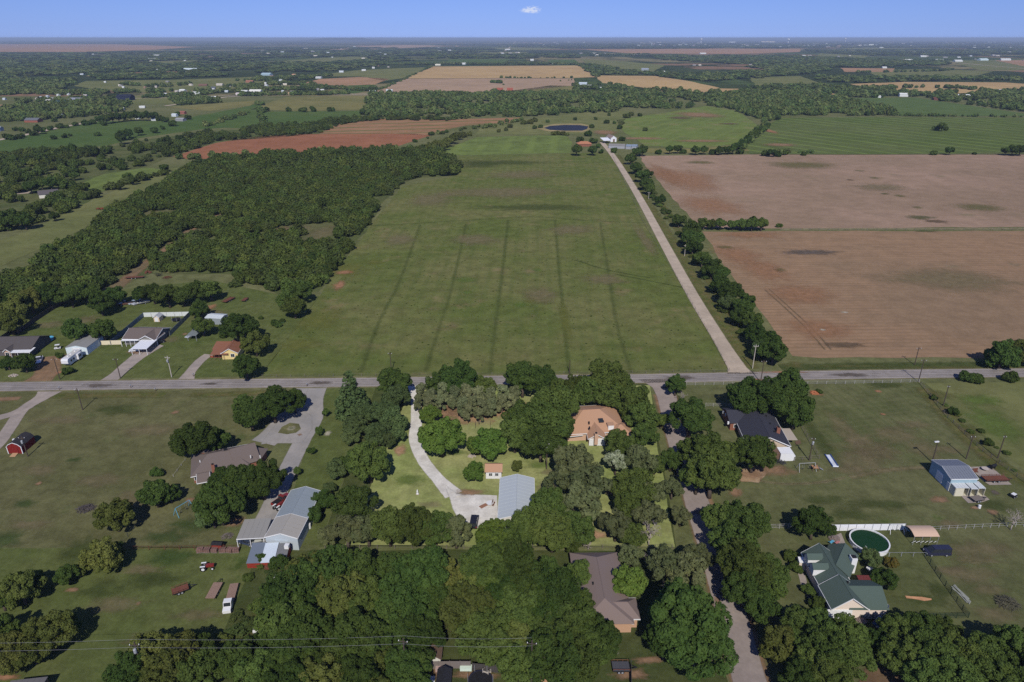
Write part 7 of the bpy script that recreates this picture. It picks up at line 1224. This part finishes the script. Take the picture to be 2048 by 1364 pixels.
def trailer(label, A, B, W=2.4, deck=GREYW, cab=False, rail=False, name='flatbed_trailer', cat='trailer'):
    a, b = g(*A), g(*B); d = b - a; c_ = (a + b) / 2; L = d.length; o = thing(name, label, cat, tuple(c_), math.atan2(d.y, d.x)); n = 7; me = MB().box(0, 0, .85, L, W / n - .03, .07).mesh('plank', deck)
    for k in range(n): link('plank', me, o, (0, -W / 2 + (k + .5) * W / n, 0))
    for s in (-1, 1): MB().box(0, s * (W / 2 - .05), .62, L, .12, .2).ob('beam', BLACK, o); [wheel(o, x * L, s * (W / 2 - .1), .38) for x in (-.14, .06)]
    if not cab: MB().tube((L / 2, -.5, .7), (L / 2 + 1.5, 0, .6), .07).ob('tongue', BLACK, o); MB().tube((L / 2, .5, .7), (L / 2 + 1.5, 0, .6), .07).ob('tongue', BLACK, o)
    if rail:
        for s in (-1, 1): MB().tube((-L / 2, s * W / 2, 1.3), (L / 2, s * W / 2, 1.3), .05).ob('rail', RUST, o); [MB().box(x * L, s * W / 2, .9, .08, .08, .45).ob('stake', RUST, o) for x in (-.48, -.16, .16, .48)]
    if cab:
        m = paint('gloss_white', 0); MB().extr([(L / 2 + .3, .5), (L / 2 + 2.9, .5), (L / 2 + 2.9, 1.2), (L / 2 + 1.9, 1.4), (L / 2 + 1.5, 2.2), (L / 2 + .3, 2.2)], -.8, .8).ob('cab', m, o)
        MB().slab((L / 2 + 1.9, -.7, 1.46), (L / 2 + 1.9, .7, 1.46), (L / 2 + 1.55, .7, 2.12), (L / 2 + 1.55, -.7, 2.12), .04).ob('windscreen', GLASS, o)
        for s in (-1, 1): MB().box(L / 2 + 1.0, s * .81, 1.5, .8, .05, .55).ob('window', GLASS, o); wheel(o, L / 2 + 2.1, s * .85, .42); MB().box(L / 2 + 2.9, s * .7, .9, .06, .3, .2).ob('headlight', WHITE, o)
    return o
trailer('dark rusty flatbed trailer with stake sides, apart from the others', (345, 1190), (378, 1178), 1.9, RUST, rail=True); trailer('flatbed trailer with pale plank deck between the other two', (421, 1203), (438, 1171), 2.0, mat('sun_bleached_wood', S(150, 122, 108), var=.2, scale=2)); trailer('flatbed truck with a white cab and long plank deck', (470, 1173), (460, 1210), 1.8, mat('sun_bleached_wood', 0), cab=True, name='flatbed_truck', cat='truck')
trailer('dark double axle trailer against the board fence', (1224, 1339), (1258, 1339), 2.2, mat('dark_steel', S(76, 76, 84)), rail=True); trailer('rusty trailer on the concrete pad behind the workshop', (1966, 962), (2012, 961), 2.3, RUST, rail=True); trailer('rusty long machine frame nearest the hay field strip', (448, 607), (466, 598), 2.4, RUST, rail=True); trailer('short rusty machine frame by the hay field strip', (486, 605), (494, 599), 1.8, RUST); trailer('pale utility trailer on the concrete pad before the containers', (1943, 1003), (1962, 1000), 2.0, GREYW); trailer('low rusty trailer in the machinery clearing', (252, 558), (288, 556), 2.2, RUST)
def tractor(label, px, py, rot, body, s_=1.0):
    o = thing('tractor', label, 'tractor', tuple(g(px, py)), R(rot)); o.scale = (s_,) * 3; m = paint(*body)
    MB().extr([(-.3, .8), (1.7, .8), (1.75, 1.4), (.3, 1.5), (-.3, 1.3)], -.35, .35).ob('hood', m, o); MB().box(-.8, 0, .7, 1.0, .6, .35).ob('chassis', BLACK, o); MB().box(-.7, 0, 1.1, .45, .5, .12).ob('seat', BLACK, o); MB().box(-.92, 0, 1.2, .1, .5, .4).ob('backrest', BLACK, o)
    for s in (-1, 1): wheel(o, -.8, s * .75, .72, .4, WHITE); wheel(o, 1.35, s * .6, .42, .25, WHITE); MB().box(-.8, s * .75, 1.46, 1.2, .42, .06).ob('mudguard', WHITE, o)
    MB().tube((-.1, 0, 1.4), (-.3, 0, 1.75), .03).ob('steering_wheel', BLACK, o); MB().tube((1.2, .1, 1.4), (1.2, .1, 2.1), .04).ob('exhaust', BLACK, o); return o
tractor('white and red tractor alone in the trailer meadow', 415, 1138, 10, REDP, .9); tractor('red tractor at the wall of the blue grey barn', 558, 1017, 60, REDP, .9)
# ------------------------------------------------------------------ pools, play things, yard things
def pool(label, px, py, rpx, h, water, wall, name='swimming_pool', cat='swimming pool', ladder=True):
    r = rpx * mpp(px, py); o = thing(name, label, cat, tuple(g(px, py)), .2); b = MB(); n = 28
    b.lathe([(r, 0), (r, h), (r + .16, h + .002), (r + .16, h + .08), (r - .14, h + .08), (r - .14, h - .3)], n); b.f = b.f[:-2]; b.ob('wall', wall, o)
    MB().lathe([(r - .1, h - .32), (r - .1, h - .22)], n).ob('water', water, o)
    if ladder:
        for y in (-.25, .25): MB().tube((-r * .75 + .25, -r * .62 + y, h - .3), (-r * .75 + .1, -r * .62 + y, h + .9), .04).ob('ladder_rail', WHITE, o)
        MB().tube((-r * .75 + .1, -r * .62 - .25, h + .9), (-r * .75 + .1, -r * .62 + .25, h + .9), .04).ob('ladder_step', WHITE, o)
    return o
pool('large round swimming pool full of dark green water', 1737, 1089, 36, 1.25, mat('green_water', (.012, .045, .016), rough=.3, spec=.08, var=.05), WHITE); pool('small round bright blue pool behind the dark roofed house', 98, 680, 8.5, 1.0, mat('blue_water', (.1, .4, .55), rough=.1, var=.05), paint('aqua', (.12, .42, .6)), ladder=False)
def trampoline(label, px, py, rpx):
    r = rpx * mpp(px, py); o = thing('trampoline', label, 'trampoline', tuple(g(px, py)), 0); MB().lathe([(r * .94, .84), (r * .94, .87)], 24).ob('mat', BLACK, o); b = MB().lathe([(r * .92, .86), (r, .84), (r, .92), (r * .92, .92)], 24); b.f = b.f[:-2]; b.ob('rim_pad', paint('navy', 0), o)
    for k in range(6):
        a = k * 1.047; MB().tube((r * math.cos(a), r * math.sin(a), 0), (r * math.cos(a), r * math.sin(a), 2.6), .035).ob('net_post', STEEL, o)
    return o
trampoline('dark round trampoline inside the white fenced yard', 353, 642, 9); trampoline('large black trampoline with wooden steps below the board fence', 961, 1368, 25)
o = thing('wooden_steps', 'pale wooden steps with handrails climbing to the trampoline', 'steps', tuple(g(972, 1352)), -.4); 
for k in range(4): MB().box(0, .9 - k * .3, .2 + k * .25, 1.1, .3, .06).ob('tread', PALEP, o)
for s in (-1, 1): MB().tube((s * .55, 1.1, 1.0), (s * .55, -.3, 1.9), .05, n=4).ob('handrail', PALEP, o); [MB().box(s * .55, y, 0, .09, .09, 1.0 + (1.1 - y) * .62).ob('post', PALEP, o) for y in (1.0, -.2)]
def swing(label, px, py, rot, m, L=4.0, H=2.4, slide=None, name='swing_set', cat='swing set'):
    o = thing(name, label, cat, tuple(g(px, py)), R(rot)); MB().tube((-L / 2, 0, H), (L / 2, 0, H), .06).ob('top_bar', m, o)
    for x in (-1, 1):
        for y in (-1, 1): MB().tube((x * L / 2, 0, H), (x * (L / 2 + .2), y * 1.1, 0), .06).ob('leg', m, o)
    for x in (-.22, .2):
        q = MB().box(x * L, 0, .5, .5, .2, .05).ob('swing_seat', BLACK, o); [MB().tube((x * L + s * .22, 0, .55), (x * L + s * .22, 0, H), .02, n=4).ob('chain', STEEL, q) for s in (-1, 1)]
    if slide: MB().slab((L / 2 + .1, -.3, 1.6), (L / 2 + 2.0, -.3, .15), (L / 2 + 2.0, .3, .15), (L / 2 + .1, .3, 1.6), .06).ob('slide', slide, o)
    return o
swing('thin blue swing frame on the lawn left of the ranch house', 368, 1024, 60, paint('aqua', 0)); swing('grey swing set with a slide on the east lawn', 1612, 940, 5, STEEL, 4.5, 2.3, paint('slide_yellow', (.5, .3, .12))); swing('white play frame with a slide at the end of the white panels', 1790, 1063, 0, WHITE, 3.0, 2.2, paint('aqua', 0), 'play_frame', 'play frame')
o = thing('climbing_frame', 'low wooden climbing frame beside the grey swing set', 'play frame', tuple(g(1629, 940)), 0)
for x in (-.8, .8):
    for y in (-.7, .7): MB().box(x, y, 0, .12, .12, 1.9).ob('post', WOODB, o)
MB().box(0, 0, 1.0, 1.7, 1.5, .1).ob('platform', mat('orange_boards', 0), o); MB().slab((.9, -.3, 1.0), (2.4, -.3, .1), (2.4, .3, .1), (.9, .3, 1.0), .05).ob('slide', STEEL, o)
a, b = g(1655, 910), g(1671, 934); d = b - a; o = thing('water_slide', 'long narrow blue and white inflatable slide on the east lawn', 'water slide', tuple((a + b) / 2), math.atan2(d.y, d.x)); L = d.length
MB().box(0, 0, .0, L, 1.2, .12).ob('lane', mat('white_vinyl', (.72, .76, .8), rough=.3), o)
for s in (-1, 1): MB().tube((-L / 2, s * .75, .18), (L / 2, s * .75, .18), .18, n=8).ob('bumper', paint('navy_vinyl', (.03, .07, .22)), o)
MB().tube((L / 2, -.75, .2), (L / 2, .75, .2), .2, n=8).ob('end_bumper', mat('white_vinyl', 0), o)
def post_box(label, px, py):
    o = thing('mailbox', label, 'mailbox', tuple(g(px, py)), 0); MB().box(0, 0, 0, .14, .14, 1.0).ob('post', WOODB, o); MB().extr([(-.16, 1.0), (.16, 1.0), (.16, 1.2), (0, 1.33), (-.16, 1.2)], -.28, .28).ob('box', STEEL, o)
for q in (('mailbox at the west drive by the main road', 119, 780), ('mailbox across the road from the concrete drive', 262, 776), ('mailbox at the drive of the yellow cottage', 387, 753), ('mailbox beside the mouth of the shared drive', 614, 773), ('white marker box on the verge below the yellow cottage', 311, 783)): post_box(*q)
o = thing('clothesline', 'two dark clothesline posts on the plot lawn', 'clothesline', tuple(g(966, 857)), .0)
for x in (-2.3, 2.3): q = MB().tube((x, 0, 0), (x, 0, 2.3), .06).ob('post', POLE, o); MB().tube((x, -.6, 2.2), (x, .6, 2.2), .05).ob('crossbar', POLE, o)
for y in (-.5, .5): MB().tube((-2.3, y, 2.24), (2.3, y, 2.24), .015, n=4).ob('line', STEEL, o)
def heap(name, label, px, py, rx, h, m, n=60, size=.3, stick=False, cat='heap'):
    """a loose pile: one mass of stones or sticks"""
    p = g(px, py); a = rx * mpp(px, py); b = MB()
    for i in range(n):
        t = rnd(0, 6.28); r = a * math.sqrt(random.random()); z = h * max(0, 1 - (r / a) ** 1.5) * rnd(.2, 1)
        if stick: d = Vector((rnd(-1, 1), rnd(-1, 1), rnd(-.2, .3))) * size; c_ = Vector((r * math.cos(t), r * math.sin(t) * .8, z + .05)); b.tube(c_ - d, c_ + d, .06, .03, 4)
        else: s_ = size * rnd(.6, 1.3); b.box(r * math.cos(t), r * math.sin(t) * .8, z, s_, s_ * rnd(.6, 1), s_ * .7, rnd(0, 3))
    o = b.ob(name, m, None, tuple(p)); return tag(o, label, cat, None, 'stuff')
heap('ash_heap', 'grey heap of ash and burnt branches on the west lawn', 172, 1018, 18, .9, mat('ash', S(92, 84, 84), var=.3), 120, .6, True); heap('brush_pile', 'grey pile of cut brush on the south east lawn', 2015, 1208, 20, 1.8, mat('cut_brush', S(96, 92, 76), var=.35), 220, 1.0, True); heap('stone_pile', 'pile of pale stones in the front yard by the road', 27, 752, 8, .6, mat('pale_stone', S(186, 172, 164), var=.15), 40, .35); heap('dirt_heap', 'small heap of orange dirt on the east lawn', 1628, 787, 8, .7, mat('orange_dirt', S(176, 112, 78), var=.1), 60, .5)
o = thing('pipe_stack', 'long low row of pale pipes lying in the grass', 'pipes', tuple(g(1920, 1186)), 0)
for k in range(7):
    a, b = g(1903 + k * 1.6, 1166 + rnd(0, 12)) - o.location, g(1934 + k * 1.2, 1198 + rnd(0, 12)) - o.location; MB().tube(a + Vector((0, 0, .15)), b + Vector((0, 0, .15)), .12, n=6).ob('pipe', mat('dull_pipe', S(150, 150, 142), var=.2), o)
heap('scrap_heap', 'heap of scrap at the wall of the lean-to', 540, 1134, 10, .7, RUST, 60, .5); heap('firewood', 'stacked firewood beside the wide grey canopy', 455, 1073, 11, .9, GREYW, 90, .5, True); heap('clutter', 'jumble of garden things in front of the garage', 1722, 1244, 11, .6, mat('clutter_mix', S(160, 130, 110), col2=S(80, 96, 110), scale=4), 60, .4); heap('scrap_heap', 'white scrap lying beside the weeds of the grove', 558, 1158, 10, .5, WHITE, 26, .6); heap('scrap_heap', 'white scrap in the weeds above the south wood', 517, 1258, 12, .4, WHITE, 24, .6)
heap('bicycles', 'tangle of dark bicycles below the white canvas tent', 1560, 924, 12, .7, mat('dark_frame', (.05, .05, .06)), 60, .6, True); heap('stone_border', 'ring of flat stones by the small shed', 944, 913, 8, .2, mat('pale_stone', 0), 40, .3); heap('machinery', 'rusty machinery heap in the thicket clearing', 334, 556, 9, 1.4, RUST, 70, .9, True); heap('machinery', 'dark crane like machinery in the thicket clearing', 318, 552, 6, 3.0, BLACK, 30, 1.3, True)
heap('machinery', 'red machine at the edge of the thicket clearing', 296, 546, 6, 1.2, RUST, 40, .7); heap('pond_clutter', 'garden clutter around the swimming pool deck', 1668, 1078, 10, .9, mat('clutter_mix', 0), 60, .45); heap('garden_bed', 'low planted rows beside the hay field strip', 562, 646, 6, .5, mat('bed_green', (.05, .09, .03)), 40, .6)
def pallet(label, px, py, rot=0):
    o = thing('brick_pallet', label, 'pallet', tuple(g(px, py)), R(rot), 'pallets along the red pipe fence'); MB().box(0, 0, 0, 1.5, 1.2, .14).ob('pallet_base', GREYW, o); me = MB().box(0, 0, 0, .46, .36, .2).mesh('brick', mat('old_brick', S(120, 92, 84), var=.25, scale=4, obvar=.25))
    for k in range(4):
        for i in range(3):
            for j in range(3): link('brick', me, o, (-.49 + i * .49, -.39 + j * .39, .145 + k * .205), rnd(-.04, .04))
for i, x in enumerate((401, 415, 430, 446, 460, 473)): pallet(f'{ORD[i]} stack of old bricks from the west along the red fence', x, 1103, rnd(-10, 10))
o = thing('wagon', 'small red wagon with a dark roof above the brick stacks', 'wagon', tuple(g(437, 1097)), R(-5)); MB().box(0, 0, .5, 2.4, 1.3, .7).ob('box', paint('wagon_red', (.25, .05, .035)), o); MB().extr([(-.8, 1.6), (.8, 1.6), (0, 2.0)], -1.3, 1.3, Matrix.Rotation(math.pi / 2, 4, 'Z')).ob('roof', BLACK, o); [MB().box(x, y, 1.2, .08, .08, .42).ob('post', BLACK, o) for x in (-1.1, 1.1) for y in (-.55, .55)]; [wheel(o, x, y, .3) for x in (-.8, .8) for y in (-.6, .6)]
def cow(label, px, py, rot):
    o = thing('cow', label, 'cow', tuple(g(px, py)), R(rot), 'red cattle on the west clearing'); b = MB(); m = mat('red_hide', S(112, 56, 40), var=.12); X = Matrix.Rotation(math.pi / 2, 4, 'Y')
    me = bpy.data.meshes.new('body'); V = [(-.75, 0, 1.1), (0, 0, 1.05), (.65, 0, 1.12), (1.0, 0, 1.35), (1.35, 0, 1.25), (-.6, .22, .6), (-.62, .22, 0), (-.6, -.22, .6), (-.62, -.22, 0), (.55, .22, .6), (.55, .22, 0), (.55, -.22, .6), (.55, -.22, 0), (-1.0, 0, .95), (-1.02, 0, .45)]; E_ = [(0, 1), (1, 2), (2, 3), (3, 4), (0, 5), (5, 6), (0, 7), (7, 8), (2, 9), (9, 10), (2, 11), (11, 12), (0, 13), (13, 14)]
    me.from_pydata(V, E_, []); me.materials.append(m); q = link('body', me, o); sk = q.modifiers.new('skin', 'SKIN'); q.modifiers.new('sub', 'SUBSURF').levels = 1
    for i, r in enumerate((.34, .38, .34, .2, .15, .13, .06, .13, .06, .12, .06, .12, .06, .05, .04)): me.skin_vertices[0].data[i].radius = (r, r)
    me.skin_vertices[0].data[0].use_root = True; MB().box(1.25, 0, 1.36, .1, .5, .08).ob('ears', m, o); return o
c0 = cow('red cow first from the west in the clearing herd', 196, 420, 10)
for i, (x, y, r_) in enumerate([(199, 419.5, 170), (203, 420.5, 20), (206, 419, 200), (209, 420, 0), (212, 419.4, 160)]):
    q = dup(c0, tuple(g(x, y)), R(r_), f'red cow {ORD[i + 1]} from the west in the clearing herd')
# garden tables, cook shed pieces, bins
def table(label, px, py, r, m, chairs=0):
    o = thing('garden_table', label, 'table', tuple(g(px, py)), 0); MB().lathe([(r, .7), (r, .76)], 16).ob('table_top', m, o); MB().tube((0, 0, 0), (0, 0, .7), .08).ob('pedestal', m, o); return o
table('white round table on the white gravel yard', 980, 1010, .95, WHITE); table('pale round stone table on the concrete pad', 1969, 941, .9, mat('pale_stone', 0)); table('white round table by the shrubs of the green roofed house', 1739, 1142, .8, WHITE)
for lab, x, y, a in (('reddish garden swing bench on the white gravel yard', 987, 1010, 80), ('brown bench on the concrete pad behind the workshop', 1950, 946, 10)):
    o = thing('garden_bench', lab, 'bench', tuple(g(x, y)), R(a)); MB().box(0, 0, .42, 1.6, .5, .06).ob('seat', RUST, o); MB().box(0, .25, .5, 1.6, .06, .9).ob('backrest', RUST, o); [MB().box(x_, y_, 0, .08, .08, .42).ob('leg', RUST, o) for x_ in (-.7, .7) for y_ in (-.2, .2)]
o = thing('wooden_ramp', 'flat brown board lying on the white gravel yard', 'board', tuple(g(967, 1012)), R(40)); me = MB().box(0, 0, .03, 2.2, .28, .06).mesh('plank', mat('red_boards_worn', S(150, 108, 88), var=.15)); [link('plank', me, o, (0, -.45 + k * .3, 0)) for k in range(4)]
o = thing('statue', 'small white garden statue on the plot lawn', 'statue', tuple(g(835, 988)), 0); MB().lathe([(.3, 0), (.3, .3), (.18, .35), (.25, .8), (.16, 1.1), (.18, 1.25), (.02, 1.4)], 10).ob('figure', WHITE, o); MB().box(0, 0, -.02, .8, .8, .1).ob('plinth', mat('pale_stone', 0), o)
o = thing('smoker_grill', 'black barrel smoker on the corner of the concrete pad', 'grill', tuple(g(1985, 938)), .4); MB().tube((-.9, 0, 1.1), (.9, 0, 1.1), .42, n=12).ob('barrel', BLACK, o); [MB().box(x_, 0, 0, .1, .6, .75).ob('leg', BLACK, o) for x_ in (-.6, .6)]; MB().tube((.7, 0, 1.4), (.7, 0, 2.2), .08).ob('flue', BLACK, o)
o = thing('golf_cart', 'white golf cart between the dark roofed house and the white building', 'cart', tuple(g(116, 698)), R(200)); MB().box(0, 0, .35, 2.2, 1.2, .35).ob('body', WHITE, o); MB().box(-.1, 0, 1.75, 1.6, 1.2, .08).ob('roof', WHITE, o); [MB().box(x_, y_, .7, .06, .06, 1.05).ob('post', BLACK, o) for x_ in (-.8, .6) for y_ in (-.5, .5)]; MB().box(-.3, 0, .7, .5, 1.1, .35).ob('seat', BLACK, o); [wheel(o, x_, y_, .25) for x_ in (-.7, .7) for y_ in (-.55, .55)]
for lab, x, y, s_ in (('white water tank beside the metal workshop corner', 1898, 972, .8), ('round white tank at the foot of the concrete pad', 1958, 1016, .6), ('white tank behind the blue grey barn wall', 618, 1056, .9)):
    o = thing('water_tank', lab, 'tank', tuple(g(x, y)), 0); MB().lathe([(s_ * .6, 0), (s_ * .6, s_ * 1.5), (s_ * .3, s_ * 1.75), (.08, s_ * 1.8)], 14).ob('tank', WHITE, o); MB().lathe([(.12, s_ * 1.75), (.12, s_ * 1.9)], 8).ob('lid', BLACK, o)
o = thing('utility_cart', 'small white topped cart on bare soil by the pad', 'cart', tuple(g(2026, 994)), .5); MB().box(0, 0, .4, 1.6, 1.0, .5).ob('body', BLACK, o); MB().box(0, 0, .9, 1.2, .9, .12).ob('lid', WHITE, o); [wheel(o, x_, y_, .3) for x_ in (-.5, .5) for y_ in (-.5, .5)]
for lab, x, y, m_, sx in (('pale chest freezer by the board fence', 932, 1339, wallm('mint', S(206, 220, 206)), 2.2), ('pinkish crate by the board fence', 880, 1341, wallm('pinkish', S(176, 150, 144)), 1.6), ('white crate beside the black shed', 864, 1362, WHITE, 1.1)):
    o = thing('storage_crate', lab, 'crate', tuple(g(x, y)), 0); MB().box(0, 0, 0, sx, .9, .7).ob('box', m_, o); MB().box(0, 0, .702, sx + .06, .96, .08).ob('lid', m_, o)
for lab, x, y, m_ in (('blue deck chair beside the swimming pool clutter', 1663, 1086, paint('aqua', 0)), ('red and white deck chair beside the swimming pool clutter', 1674, 1087, paint('coral', (.5, .2, .18)))):
    o = thing('deck_chair', lab, 'chair', tuple(g(x, y)), .6); MB().box(0, 0, .35, 1.5, .6, .06).ob('seat', m_, o); MB().slab((-.75, -.3, .4), (-.75, .3, .4), (-1.25, .3, 1.0), (-1.25, -.3, 1.0), .05).ob('backrest', m_, o); [MB().box(x_, y_, 0, .06, .06, .35).ob('leg', WHITE, o) for x_ in (-.6, .6) for y_ in (-.25, .25)]
sheet('pool_deck', [(1668, 1072), (1682, 1066), (1692, 1090), (1678, 1090)], M_DRIVE, 13, jit=.05, inset=.15); sheet('timber_deck', [(1590, 884), (1600, 880), (1602, 888), (1592, 890)], WOODB, 16, jit=.02)
